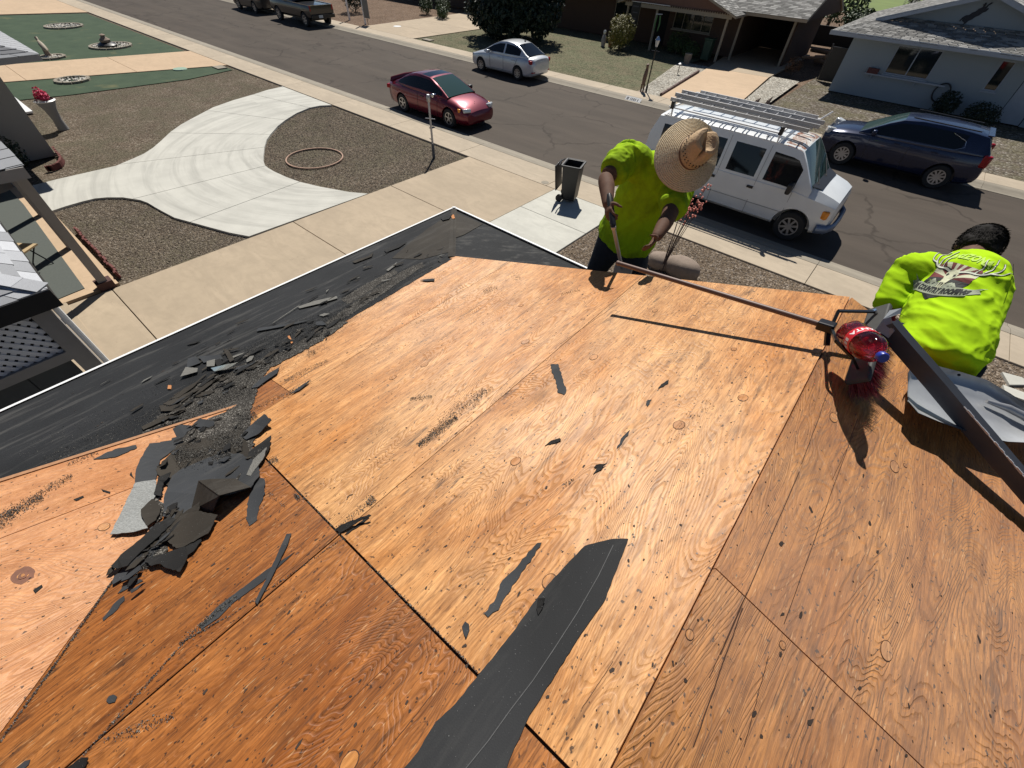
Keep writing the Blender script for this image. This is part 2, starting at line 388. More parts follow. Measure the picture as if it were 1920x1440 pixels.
M['shin_near'] = shingle_mat('pale_grey_shingle', (.40, .41, .43)); M['shin_far'] = shingle_mat('grey_shingle', (.25, .245, .235))

# ---------------------------------------------------------------- ground and street
def sheet(name, poly, z, mat, kind='structure', parent=None):
    b = MB(); b.add([(x, y, z) for x, y in poly], [tuple(range(len(poly)))]); me = b.mesh(name)
    o = link(name, me, mat, parent)
    if me.polygons and me.polygons[0].normal.z < 0: me.flip_normals()
    return tag(o, kind=kind)
def slab(name, poly, z, mat, parent, th=.09, bev=.006):
    b = MB(); b.prism([(x, y, z) for x, y in poly], (0, 0, -th)); o = b.build(name, mat, parent)
    if bev: bevel(o, bev, 1, 60)
    return o
RZD = -.10; YN, YF = 12.53, 21.33            # asphalt edges
sheet('ground', [(-260, -160), (240, -160), (240, 320), (-260, 320)], -.16, M['dirt'])
road = sheet('road', [(-250, YN - .06), (200, YN - .06), (200, YF + .06), (-250, YF + .06)], RZD, M['asphalt'])
def kerb(name, ya, yb, joints, sgn):
    root = empty(name); tag(root, kind='structure')
    # rolled kerb: profile from the asphalt up to the walk
    pr = [(0, RZD + .012), (.12, RZD + .02), (.26, RZD + .055), (.36, -.012), (.43, 0), (.60, .0), (.60, -.15), (0, -.15)]
    for a, b in zip(joints[:-1], joints[1:]):
        mb = MB(); a2, b2 = a + .004, b - .004
        vs = [(a2, ya + sgn * p[0], p[1]) for p in pr] + [(b2, ya + sgn * p[0], p[1]) for p in pr]; n = len(pr)
        fs = [(i, (i + 1) % n, (i + 1) % n + n, i + n) for i in range(n)] + [tuple(range(n))[::-1], tuple(range(n, 2 * n))]
        if sgn < 0: fs = [f[::-1] for f in fs]
        mb.add(vs, fs); mb.build('kerb_stone', M['kerb'], root)
    return root
jn = [-22.69 - .04 + 3.78 * k for k in range(-16, 9)]
jf = [-9.55 + 3.1 * k for k in range(-18, 8)]
kerb('near_kerb', YN, 0, jn, -1); kerb('far_kerb', YF, 0, jf, 1)
wn = empty('near_sidewalk'); tag(wn, kind='structure')
for a, b in zip(jn[:-1], jn[1:]): slab('concrete_slab', [(a + .006, 10.82), (b - .006, 10.82), (b - .006, YN - .612), (a + .006, YN - .612)], 0, M['walk'], wn)
wf = empty('far_sidewalk'); tag(wf, kind='structure')
for a, b in zip(jf[:-1], jf[1:]): slab('concrete_slab', [(a + .006, YF + .612), (b - .006, YF + .612), (b - .006, 22.95), (a + .006, 22.95)], 0, M['walk'], wf)
# near side yards
sheet('gravel_yard', [(-120, -40), (30, -40), (30, 10.81), (-120, 10.81)], -.055, M['gravel_brown'])
sheet('tan_gravel_bed', [(-7.24, 3), (14, 3), (14, 10.80), (-7.24, 10.80)], -.035, M['gravel_tan'])
turf = sheet('turf_lawn', [(-52, -12), (-50.3, 6.18), (-48.73, 10.60), (-32.4, 10.60), (-33.6, 5.5), (-34.6, 2), (-38, -12)], -.03, M['turf'])
sheet('turf_lawn', [(-31.1, 0), (-30.8, 2.2), (-28.2, 10.60), (-27.1, 10.60), (-26.6, 8.3), (-27.0, 3.9), (-27.5, 1.9), (-28.5, -2)], -.03, M['turf'])
tw = empty('neighbour_walkway'); tag(tw, kind='structure')
WL = [(-40, -12), (-34.5, 2.0), (-32.35, 10.80), (-28.05, 10.80), (-30.75, 2.2), (-34, -12)]
for k, (y0, y1) in enumerate(((-12, .3), (.3, 3.2), (3.2, 7.1), (7.1, 10.8))):
    q = clip(clip(WL, (-60, y0 + .006), (0, y0 + .006), 1), (-60, y1 - .006), (0, y1 - .006), -1)
    slab('concrete_slab', q, 0, M['tan_conc2'], tw)
ud = empty('far_left_driveway'); tag(ud, kind='structure')
slab('concrete_slab', [(-49, 10.8), (-50.6, 6.2), (-52.5, -12), (-64, -12), (-60, 10.8)], 0, M['tan_conc2'], ud)
# tan driveway of this house
td = empty('driveway'); tag(td, kind='structure')
ys = [-14, -8, -3.6, .29, 4.35, 7.49, 10.81]
for a, b in zip(ys[:-1], ys[1:]): slab('concrete_slab', [(-10.88, a + .008), (-7.27, a + .008), (-7.27, b - .008), (-10.88, b - .008)], 0, M['tan_conc'], td)
lp = empty('pale_concrete_pad'); tag(lp, kind='structure')
ys = [-14, -7.2, -3.1, 1, 5.1, 7.9, 9.18, 10.81] if False else [-6, -1.9, 2.2, 5.6, 9.18, 10.81]
for a, b in zip(ys[:-1], ys[1:]): slab('concrete_slab', [(-7.258, a + .006), (-5.06, a + .006), (-5.06, b - .006), (-7.258, b - .006)], .002, M['light_conc'], lp)
# curved driveway
outer = [(530, 162), (500, 169), (475, 177), (437, 188), (400, 201), (362, 221), (340, 233), (320, 247), (303, 263), (287, 277), (270, 288), (250, 297), (217, 311), (160, 324), (107, 336), (52, 350)]
lower = [(92, 397), (125, 386), (153, 378), (178, 372), (200, 370), (230, 370), (263, 375), (277, 380), (290, 388), (308, 398), (327, 408), (360, 417), (400, 428), (430, 436), (467, 443)]
inner = [(690, 363), (655, 360), (600, 350), (562, 341), (537, 332), (515, 322), (503, 315), (497, 310), (494, 302), (494, 292), (496, 275), (500, 262), (507, 252), (520, 237), (535, 225), (556, 212), (580, 202), (600, 198), (622, 197)]
M['swirl'] = swirled('swirled_new_concrete', (.50, .49, .44), *g(660, 270)); cd = empty('curved_driveway'); tag(cd, kind='structure')
full = [g(*q) for q in outer + lower + inner]
full = clip(full, (-10.895, -5), (-10.895, 20), 1)
full = clip(full, (-60, 10.808), (10, 10.808), -1)
Jl = [((475, 177), (582, 202)), ((387, 207), (535, 225)), ((320, 249), (506, 252)), ((242, 306), (495, 276)), ((257, 371), (497, 311)), ((360, 415), (562, 341))]
rest = full
for a, b in Jl:
    A, B = g(*a), g(*b); a1, b1 = shift_line(A, B, .010); a2, b2 = shift_line(A, B, -.010)
    piece = clip(rest, a1, b1, 1); rest2 = clip(rest, a2, b2, -1)
    slab('concrete_slab', piece, .001, M['swirl'], cd, bev=0); rest = rest2
A, B = g(217, 311), g(257, 371)
slab('concrete_slab', rest, .001, M['swirl'], cd, bev=0)
# dark edging strip along the curve (shadowed edge of the concrete)
# far side yards
sheet('front_lawn', [(-27.9, 22.96), (-10.65, 22.96), (-12.3, 31.4), (-12.3, 40), (-29, 40)], -.04, M['lawn'])
sheet('stone_strip', [(-11.15, 22.965), (-9.93, 22.965), (-10.98, 31.5), (-12.9, 31.5)], -.03, M['gravel_white'])
sheet('stone_strip', [(-6.5, 22.965), (-5.62, 22.965), (-6.0, 32.2), (-7.5, 32.2)], -.03, M['gravel_white'])
sheet('desert_yard', [(-5.6, 22.96), (30, 22.96), (30, 60), (-5.6, 60)], -.045, M['gravel_grey'])
sheet('dirt_yard', [(-60, 22.96), (-33.7, 22.96), (-33.7, 34), (-60, 34)], -.045, M['dirt'])
fd = empty('far_driveway'); tag(fd, kind='structure')
slab('concrete_slab', [(-9.9, 22.97), (-6.53, 22.97), (-7.52, 31.62), (-10.95, 31.2)], -.002, M['tan_conc2'], fd)
slab('concrete_slab', [(-10.95, 31.22), (-7.52, 31.64), (-7.7, 41), (-12.5, 41)], -.002, M['tan_conc'], fd)
f2 = empty('second_far_driveway'); tag(f2, kind='structure')
for a, b in ((22.97, 25.6), (25.6, 28.6), (28.6, 36)):
    sx = lambda y: -33.6 - (y - 23) * .07
    slab('concrete_slab', [(sx(a), a + .008), (-28.0, a + .008), (-28.0, b - .008), (sx(b), b - .008)], -.002, M['tan_conc'], f2)
sheet('golf_grass', [(-40, 75), (60, 75), (60, 300), (-40, 300)], -.05, simple('golf_grass', (.12, .17, .03), .9, scale=.3, var=.3))
# loose pebbles on the nearer gravel
def pebbles(name, mat, poly, n, z, smin, smax, seed):
    r = np.random.default_rng(seed); P = np.array(poly); lo, hi = P.min(0), P.max(0)
    x = r.uniform(lo[0], hi[0], n * 3); y = r.uniform(lo[1], hi[1], n * 3); k = inpoly(x, y, poly); x, y = x[k][:n], y[k][:n]; m = len(x)
    s = r.uniform(smin, smax, m); a = r.uniform(0, 6.28, m)
    base = np.array([(1, 0, 0), (0, .75, 0), (-1, 0, 0), (0, -.75, 0), (0, 0, .6), (0, 0, -.5)]) + 0
    V = base[None] * s[:, None, None] * r.uniform(.65, 1.3, (m, 6, 1)); ca, sa = np.cos(a)[:, None], np.sin(a)[:, None]
    W = np.stack([V[..., 0] * ca - V[..., 1] * sa + x[:, None], V[..., 0] * sa + V[..., 1] * ca + y[:, None], V[..., 2] + z], -1).reshape(-1, 3)
    T = np.array([(0, 1, 4), (1, 2, 4), (2, 3, 4), (3, 0, 4), (1, 0, 5), (2, 1, 5), (3, 2, 5), (0, 3, 5)])
    Fc = (T[None] + (np.arange(m) * 6)[:, None, None]).reshape(-1, 3)
    me = bpy.data.meshes.new(name); me.from_pydata(W.tolist(), [], Fc.tolist()); o = link(name, me, mat); return tag(o, kind='stuff')
def pebmat(name, cols):
    t = NT(name); vo = t.n('TexVoronoi'); vo.inputs['Scale'].default_value = 22; t.l(t.co(), vo.inputs['Vector']); r = t.n('SeparateColor'); t.l(vo.outputs['Color'], r.inputs[0])
    return t.out(t.ramp(r.outputs[0], [(i / (len(cols) - 1), c) for i, c in enumerate(cols)]), .9)
pm1 = pebmat('tan_pebbles', [(.16, .115, .08), (.34, .265, .19), (.23, .18, .135), (.5, .43, .35)]); pm2 = pebmat('brown_pebbles', [(.11, .085, .06), (.235, .19, .14), (.16, .128, .096), (.34, .29, .23)])
pebbles('gravel', pm1, [(-5.04, 5), (7, 5), (7, 10.78), (-5.04, 10.78)], 26000, -.03, .012, .028, 1)
tear = [g(*q) for q in inner] + [(-10.93, 10.78), (-10.93, 6.2)]
pebbles('gravel', pm2, [g(*q) for q in [(625, 200), (876, 298), (700, 360)] + inner[2:]], 14000, -.05, .012, .026, 2)
pebbles('gravel', pm2, [g(*q) for q in lower] + [g(220, 527), (-12.5, -.5)], 9000, -.05, .012, .026, 3)
# ================================================================ the house being re-roofed
def rebase(root, loc):
    root.location = loc; T = Matrix.Translation(-Vector(loc))
    for o in bpy.data.objects:
        if o.parent == root: o.matrix_parent_inverse = T
house = empty('house', label='house being stripped for a new roof, bare orange plywood and black felt on top', cat='house')
FX0, FX1 = -2.55, -2.69
EX, EY = -4.285, 3.926
def P1(x, y, off=0): return Vector((x, y, zl(x))) + N1 * off
def P2(x, y, off=0): return Vector((x, y, zr(x))) + N2 * off
def P3p(x, y, off=0): return Vector((x, y, z3(y))) + N3 * off
def PFp(x, y, off=0): return Vector((x, y, 2.665 + (3.926 - y) * TN)) + N3 * off
VAL = lambda x: -2.03 - x
XR3 = r3(307, 807).x; XJ3 = r3(252, 913).x
def plate(name, poly, P, nrm, th, mat, parent=house, off=0, jag=0):
    b = MB(); b.prism([P(x, y, off) for x, y in poly], nrm * -th); o = b.build(name, mat, parent); return o
va = (-6.0, VAL(-6.0)); vb = (3.0, VAL(3.0))
def rect(x0, x1, y0, y1, gp=.0018): return [(x0 + gp, y0 + gp), (x1 - gp, y0 + gp), (x1 - gp, y1 - gp), (x0 + gp, y1 - gp)]
# decking below
plate('roof_deck', [(EX, -7), (RX, -7), (RX, 2.44), (-2.72, 2.44), (EX, EY)], P1, N1, .05, M['dark_in'], off=-.0135)
plate('roof_deck', [(RX, -7), (4.68, -7), (4.68, EY), (3.2, 2.44), (RX, 2.44)], P2, N2, .05, M['dark_in'], off=-.0135)
plate('roof_deck', [(EX, EY), (-2.78, 2.30), (3.2, 2.30), (4.68, EY)], PFp, N3, .04, M['dark_in'], off=-.016)
sheets = {}
A_, B_ = -.862, -2.03
L1 = .104
sp = [('a', (A_, RX - .004), (L1 + .002, 2.465), 'wood'), ('b', (A_, RX - .004), (-2.34, L1 - .002), 'wood_dark'),
      ('c', (B_, A_), (L1 + .002, 2.465), 'wood'), ('d', (B_ + .0, A_ - .003), (-2.34, L1 - .002), 'wood_dark'),
      ('e', (-2.76, B_), (.445, 2.465), 'wood'), ('f', (-2.76, B_), (-2.0, .445), 'wood_dark')]
for k, xr, yr, m in sp:
    q = rect(xr[0], xr[1], yr[0], yr[1])
    q = clip(q, va, vb, 1)
    o = plate('plywood_sheet', q, P1, N1, .0125, [M[m]]); sheets[k] = o
    if m == 'wood_dark': o['label'] = 'browner weathered plywood sheet'
for k, xr, yr in (('r1', (RX + .002, 1.42), (.715, 2.465)), ('r2', (RX + .002, 1.42), (-1.725, .715)), ('r3', (1.42, 2.64), (-.5, 2.465)), ('r4', (1.42, 2.64), (-3, -.5)), ('r5', (2.64, 3.18), (-1, 2.465))):
    sheets[k] = plate('plywood_sheet', rect(*xr, *yr), P2, N2, .0125, M['wood_right'])
# front facing slope of the side wing (lower left)
WY = -2.24
def p3sheet(key, x0, x1, m='wood_new'):
    q = clip(rect(x0, x1, WY, 3), va, vb, -1)
    if len(q) > 2: sheets[key] = plate('plywood_sheet', q, P3p, N3, .0125, M[m]); sheets[key]['label'] = 'pale newer plywood sheet'
p3sheet('w1', XR3, XJ3); p3sheet('w2', XJ3, XJ3 + 2.44)
b = MB(); b.prism([Vector((XR3, WY, RZ)), Vector((RX, WY, RZ)), Vector((RX, -5.6, RZ - 3.36 * TN)), Vector((XR3, -5.6, RZ - 3.36 * TN))], (0, 0, -.02)); b.build('roof_deck', M['felt'], house)
# wing gable wall and rake, standing on the felt skirt
yv = VAL(XR3)
b = MB(); b.prism([(XR3 + .03, WY, zl(XR3)), (XR3 + .03, WY, z3(WY) - .03), (XR3 + .03, yv, z3(yv) - .03)], (.05, 0, 0)); b.build('gable_wall', M['stucco_tan'], house)
b = MB(); b.bar(P3p(XR3 - .010, WY, -.012), P3p(XR3 - .010, yv + .02, -.012), .018, .034, N3); b.build('rake_board', M['ply_edge'], house)
# valley filler crumbs edge: thin ragged metal / paper line
# felt skirts
fe = []
yy = np.linspace(3.92, 2.50, 3)
fl = [(EX, -7), (EX, EY)] + [(-2.74, 2.40)]
nst = 46
for i in range(nst):
    t = i / (nst - 1); y = 2.40 + (.42 - 2.40) * t
    fl.append((FX1 + (FX0 - FX1) * t + random.uniform(-.008, .008), y))
fl += [(-2.60, .30), (-2.67, .16), (-2.62, .05), (-2.74, -.07), (XR3 + .01, -.30), (XR3 + .01, -7)]
plate('roof_felt', fl, P1, N1, .004, M['felt'], off=.0035)
ff = [(EX + .0, EY), (-2.765, 2.43), (3.17, 2.43), (4.68, EY)]
plate('roof_felt', ff, PFp, N3, .004, M['felt'], off=-.004)
plate('roof_felt', [(4.68, -7), (4.68, EY), (3.17, 2.46), (3.17, -1)], P2, N2, .004, M['felt'], off=.0035)
# overlapping felt laps near the corner
def lap(poly, n, off, mat='felt'):
    b = MB(); pf = {'1': r1, 'F': lambda x, y, o=0: onplane(x, y, N3, PF, o)}[n]
    b.prism([pf(x, y, off) for x, y in poly], -(N1 if n == '1' else N3) * .003); return b.build('felt_lap', M[mat], house)
lap([(851, 396), (852, 470), (790, 486), (735, 484), (762, 460), (800, 430)], '1', .007, 'felt4')
lap([(853, 398), (905, 420), (870, 440), (853, 446)], 'F', .003, 'felt4')
# hip strip down the corner
b = MB(); c0, c1 = Vector((EX, EY, 2.672)), Vector((-2.735, 2.43, 3.196))
b.bar(c0 + Vector((0, 0, .004)), c1 + Vector((0, 0, .004)), .07, .004, Vector((-.3, .3, 1))); b.build('hip_strip', M['felt4'], house)
# gable wall at the front plus rake boards, plywood edge
b = MB(); b.prism([(-2.6, 2.36, zl(-2.6) - .06), (RX, 2.36, RZ - .06), (3.0, 2.36, zr(3.0) - .06), (3.0, 2.36, 3.12), (-2.6, 2.36, 3.12)], (0, -.06, 0)); b.build('gable_wall', M['stucco_tan'], house)
for s_, (x0, x1) in enumerate(((-2.74, RX), (3.16, RX))):
    zf = zl if s_ == 0 else zr
    b = MB(); b.bar((x0, 2.452, zf(x0) - .075), (x1, 2.452, zf(x1) - .075), .02, .115, (0, 0, 1)); b.build('rake_board', M['rake'], house)
# white drip edge
def drip(a, c, n, out):
    b = MB(); a, c = Vector(a), Vector(c); out = Vector(out)
    b.prism([a, c, c - n * 0 + (-out + Vector((0, 0, TN))) * .045, a + (-out + Vector((0, 0, TN))) * .045], (0, 0, -.002))
    b.prism([a, c, c + out * .003, a + out * .003], (0, 0, -.055)); return b.build('drip_edge', M['white'], house)
drip((EX - .012, -7, zl(EX) + .012), (EX - .012, EY + .01, zl(EX) + .012), N1, (-1, 0, 0))
drip((EX - .012, EY + .012, zl(EX) + .012), (4.7, EY + .012, zl(EX) + .012), N3, (0, 1, 0))
for (x0, y0, x1, y1) in ((EX + .01, -7, EX + .01, EY), (EX, EY - .01, 4.68, EY - .01), (4.67, -7, 4.67, EY)):
    b = MB(); b.bar((x0, y0, 2.58), (x1, y1, 2.58), .025, .14); b.build('fascia', M['grey_trim'], house)
b = MB(); b.prism([(-3.75, -7, 2.62), (4.15, -7, 2.62), (4.15, 3.4, 2.62), (-3.75, 3.4, 2.62)], (0, 0, -2.62)); b.build('wall', M['stucco_tan'], house)
b = MB(); b.prism([(EX + .02, -7, 2.53), (4.65, -7, 2.53), (4.65, 3.9, 2.53), (EX + .02, 3.9, 2.53)], (0, 0, -.02)); b.build('soffit', M['trim_beige'], house)
# knot plugs
M['ring'] = simple('dark_seam', (.06, .025, .012), .9)
def which(p):
    for k, xr, yr, m in sp:
        if xr[0] <= p.x <= xr[1] and yr[0] <= p.y <= yr[1]: return sheets[k]
    return sheets['a']
M['plug'] = wood('knot_plug', tan=(.58, .28, .10), org=(.47, .19, .045), K=80, weather=.2, seed=15); M['knot'] = simple('brown_knot', (.16, .06, .03), .7, var=.6, scale=40)
def plug(px, py, rr, pf, n, parent, k=1.0, knot=False, rz=0.):
    c = pf(px, py); u = Vector((0, 1, 0)) if abs(n.y) < .1 else Vector((1, 0, 0)); v = n.cross(u).normalized(); u = v.cross(n)
    def ring(r, off, jit=.06):
        return [c + n * off + (u * math.cos(a + rz) * k + v * math.sin(a + rz)) * r * (1 + random.uniform(-jit, jit)) for a in [2 * math.pi * i / 18 for i in range(18)]]
    b = MB()
    if not knot:
        b.add(ring(rr + .0011, .0006, .02), [tuple(range(18))], 1)
        b.prism(ring(rr - .0012, .0014, .02), n * -.003, 0); b.build('knot_plug', [M['plug'], M['ring']], parent)
    else:
        b.add(ring(rr * 1.05, .0006, .1), [tuple(range(18))], 0); b.prism(ring(rr * .45, .0016, .2), n * -.002, 1); b.build('knot', [M['knot'], M['plug']], parent)
for q in [(1273, 797, .021), (1393, 746, .018), (1113, 670, .020), (967, 865, .019), (985, 641, .021), (796, 684, .02), (737, 708, .018), (977, 573, .015), (1228, 583, .014), (1093, 598, .012), (1030, 1090, .02), (655, 1430, .02), (1376, 655, .011), (1215, 533, .014)]:
    plug(q[0], q[1], q[2], r1, N1, which(r1(q[0], q[1])), 1.25)
plug(195, 988, .019, r3, N3, sheets['w2'], 1.1); plug(43, 1079, .030, r3, N3, sheets['w2'], 1.2, True); plug(43, 1079, .012, lambda a, c_: r3(a, c_, .002), N3, sheets['w2'], 1.2, True)
for q in [(1563, 783, .017), (1677, 875, .019), (1697, 873, .008), (1662, 1220, .02), (1293, 1190, .012), (1467, 1210, .010)]:
    p = r2(q[0], q[1]); plug(q[0], q[1], q[2], r2, N2, sheets['r1' if p.y > .715 else 'r2'], 1.5 if q[2] > .015 else 1.1)

# ---- loose stuff lying on the roof
def spread(name, mat, items, seed, smin=.0012, smax=.0034, pf=r1, n=N1, hmax=.004, kids=None):
    """items: capsules in photo coordinates (x1,y1,x2,y2,halfwidth,count) laid on the roof plane"""
    r = np.random.default_rng(seed); V = []; Fc = []
    T = [(0, 1, 2), (0, 3, 1), (1, 3, 2), (2, 3, 0)]
    for x1, y1, x2, y2, hw, cnt in items:
        A, B = pf(x1, y1), pf(x2, y2); mid = pf((x1 + x2) / 2, (y1 + y2) / 2)
        dx, dy = x2 - x1, y2 - y1; L = math.hypot(dx, dy) or 1; nx, ny = -dy / L, dx / L
        E_ = pf((x1 + x2) / 2 + nx * hw, (y1 + y2) / 2 + ny * hw) - mid
        for _ in range(cnt):
            t = r.uniform(-.08, 1.08); w_ = r.normal(0, .5); taper = .55 + .45 * math.sin(math.pi * min(1, max(0, t)))
            c = A.lerp(B, t) + E_ * w_ * taper
            s = r.uniform(smin, smax); h = n * r.uniform(0, hmax) * max(0, 1 - abs(w_))
            pts = [Vector(r.normal(0, 1, 3)).normalized() * s for _ in range(4)]
            b0 = len(V); V += [tuple(c + h + p + n * s * .5) for p in pts]; Fc += [tuple(i + b0 for i in f) for f in T]
    me = bpy.data.meshes.new(name); me.from_pydata(V, [], Fc); o = link(name, me, mat); return tag(o, kind='stuff')
def granmat(name, cols):
    t = NT(name); wn_ = t.n('TexWhiteNoise'); gm = t.n('NewGeometry')
    vo = t.n('TexVoronoi'); vo.inputs['Scale'].default_value = 320; t.l(t.co(), vo.inputs['Vector']); r = t.n('SeparateColor'); t.l(vo.outputs['Color'], r.inputs[0])
    return t.out(t.ramp(r.outputs[0], [(i / (len(cols) - 1), c) for i, c in enumerate(cols)]), .8)
M['gran'] = granmat('shingle_granules', [(.012, .012, .012), (.07, .065, .058), (.03, .028, .025), (.26, .245, .215), (.02, .02, .02)])
M['crumb'] = simple('tar_crumb', (.035, .022, .015), .85)
gi = [(908, 548, 930, 540, 8, 260), (790, 832, 852, 786, 10, 1500), (830, 790, 905, 735, 16, 700), (772, 748, 808, 744, 6, 260), (870, 765, 920, 730, 8, 200), (540, 712, 610, 678, 7, 620), (578, 668, 590, 660, 8, 200), (545, 738, 580, 715, 4, 300),
      (480, 765, 545, 735, 5, 420), (690, 945, 702, 935, 12, 260), (640, 985, 690, 945, 8, 160), (548, 1128, 590, 1098, 7, 10), (380, 1172, 440, 1122, 7, 1100), (340, 1205, 390, 1165, 9, 200), (205, 1385, 320, 1345, 12, 220), (505, 868, 520, 862, 10, 260),
      (505, 925, 535, 950, 8, 100), (555, 935, 560, 930, 10, 200), (1060, 910, 1075, 900, 6, 60), (960, 515, 972, 520, 10, 60), (1055, 552, 1085, 545, 4, 160), (760, 610, 800, 600, 3, 60), (960, 520, 975, 522, 5, 60),
      (1250, 830, 1330, 760, 20, 90), (240, 1080, 268, 1062, 12, 500), (216, 1088, 258, 1072, 8, 300), (300, 1020, 312, 1000, 10, 500), (283, 1035, 305, 1010, 8, 500)]
spread('shingle_granules', M['gran'], gi, 3, pf=rs)
gf = [(330, 780, 440, 700, 34, 5200), (300, 790, 360, 740, 22, 1500), (420, 700, 480, 660, 26, 2400), (480, 650, 560, 610, 22, 1900), (560, 610, 650, 570, 16, 1100), (650, 560, 760, 505, 12, 800), (380, 770, 450, 740, 26, 3200), (620, 590, 700, 560, 12, 300), (60, 840, 320, 720, 20, 500), (520, 640, 590, 660, 8, 500),
      (440, 760, 470, 740, 16, 1400), (430, 840, 470, 830, 22, 0)]
spread('shingle_granules', M['gran'], gf, 4, pf=lambda x, y: r1(x, y, .004))
gw = [(0, 970, 75, 935, 12, 900), (60, 935, 130, 895, 9, 400), (0, 985, 30, 960, 14, 300), (130, 870, 180, 850, 7, 200)]
spread('shingle_granules', M['gran'], gw, 5, pf=r3, n=N3)
# crack lines packed with grit along the valley and the long joint
gc = [(0, 1393, 97, 1257, 2.2, 380), (97, 1257, 205, 1100, 2.4, 800), (205, 1100, 222, 1082, 3, 200)]
spread('shingle_granules', M['gran'], gc, 6, hmax=.006)
gj = [(150, 1425, 350, 1200, 2.5, 500), (350, 1200, 420, 1160, 2, 200), (440, 1150, 640, 1012, 1.5, 260), (560, 923, 640, 1005, 1.6, 260), (700, 1065, 900, 1265, 1.6, 500)]
spread('shingle_granules', M['gran'], gj, 8, hmax=.003)
# tar specks
def gritmat():
    t = NT('shingle_grit'); vo = t.n('TexVoronoi'); vo.inputs['Scale'].default_value = 210; t.l(t.co(), vo.inputs['Vector']); r = t.n('SeparateColor'); t.l(vo.outputs['Color'], r.inputs[0])
    col = t.ramp(r.outputs[0], [(0, (.012, .011, .010)), (.35, (.030, .027, .023)), (.6, (.065, .058, .05)), (.8, (.11, .10, .085)), (.95, (.26, .245, .22))])
    col = t.mix(t.ramp(t.noise(t.co(), 9, 4, .7), [(.4, .55), (.62, 0)]), col, (.028, .025, .022)); return t.out(col, .9, t.noise(t.co(), 120, 3), 1.0, .006, .2)
M['grit'] = gritmat()
def gritbed(px, off, pf=rs, n=N1):
    pts = jagged([pf(x, y, off) for x, y in px], .014, n, .018); b = MB(); b.prism(pts, -n * .003); o = b.build('shingle_grit', M['grit']); bm = bmesh.new(); bm.from_mesh(o.data); bmesh.ops.triangulate(bm, faces=[f for f in bm.faces if len(f.verts) > 4]); bm.to_mesh(o.data); bm.free(); return tag(o, kind='stuff')
def specks(name, n_, seed, pf, nrm, reg, parent=None, smin=.0012, smax=.0052):
    r = random.Random(seed); b = MB()
    for _ in range(n_):
        px, py = r.uniform(*reg[0]), r.uniform(*reg[1])
        if not reg[2](px, py): continue
        c = pf(px, py); s = smin + (smax - smin) * r.random() ** 3
        u = Vector((0, 1, 0)); v = nrm.cross(u).normalized(); u = v.cross(nrm); a0 = r.gauss(0, .35); el = r.uniform(1, 2.6); m_ = r.randint(5, 7)
        pts = []
        for i in range(m_):
            a = 2 * math.pi * i / m_; q = r.uniform(.55, 1.25); x, y = math.cos(a) * el * s * q, math.sin(a) * s * q
            pts.append(c + nrm * .0012 + (u * (x * math.cos(a0) - y * math.sin(a0)) + v * (x * math.sin(a0) + y * math.cos(a0))))
        b.prism(pts, nrm * -.002)
    return tag(b.build(name, M['crumb']), kind='stuff')
main = lambda x, y: (y > 480 + (x - 852) * .107 + 6 and x > 500 and x < 1598 - (y - 558) / 1.956 - 6 and y > 697 - (x - 487) * .584) or (y > 930 and x > 260 and y > 1393 - 1.42 * x and x < 1150 + (1440 - y) * .5)
specks('tar_specks', 800, 1, r1, N1, ((0, 1600), (480, 1440), main))
specks('tar_specks', 150, 2, r2, N2, ((1150, 1920), (600, 1440), lambda x, y: x > 1150 + (1440 - y) * .513 + 10 and y > 700 + (x - 1780) * .7), smax=.006)
specks('tar_specks', 30, 4, r3, N3, ((0, 240), (880, 1300), lambda x, y: y < 1380 - 1.42 * x and y > 905 - .32 * x + 6), smax=.004)
specks('tar_specks', 260, 3, lambda x, y: r1(x, y, .004), N1, ((0, 850), (420, 880), lambda x, y: y > 790 - .455 * x and y < 880 - .42 * x), smax=.008)
# rows of rusty nail heads along the rafters and sheet edges
b = MB(); rr = random.Random(44)
def nail(P, n, x, y):
    c = P(x + rr.gauss(0, .004), y + rr.gauss(0, .004), .0008); u = Vector((0, 1, 0)); v = n.cross(u).normalized(); u = v.cross(n); r = rr.uniform(.0022, .0034)
    b.prism([c + u * math.cos(i * math.pi / 3) * r + v * math.sin(i * math.pi / 3) * r for i in range(6)], n * -.001)
for k in range(8):
    y = L1 - .02 - .61 * 3 + .61 * k + (.03 if k > 2 else 0)
    for i in range(18):
        x = RX - .05 - i * .152
        if x > -2.7 and x + y > -1.98 and y < 2.44: nail(P1, N1, x, y)
    for i in range(9):
        if y < 2.44: nail(P2, N2, RX + .06 + i * .152, y + .61 * .5)
for x in (RX - .02, A_ + .015, A_ - .015, B_ + .015, B_ - .015):
    y = -1.2
    while y < 2.44:
        if x + y > -1.98: nail(P1, N1, x, y)
        y += rr.uniform(.13, .18)
for i in range(30): nail(P2, N2, RX + .02, -1.6 + i * .135)
tag(b.build('nail_heads', simple('rusty_nail', (.06, .035, .025), .5, .4), house), kind='stuff')
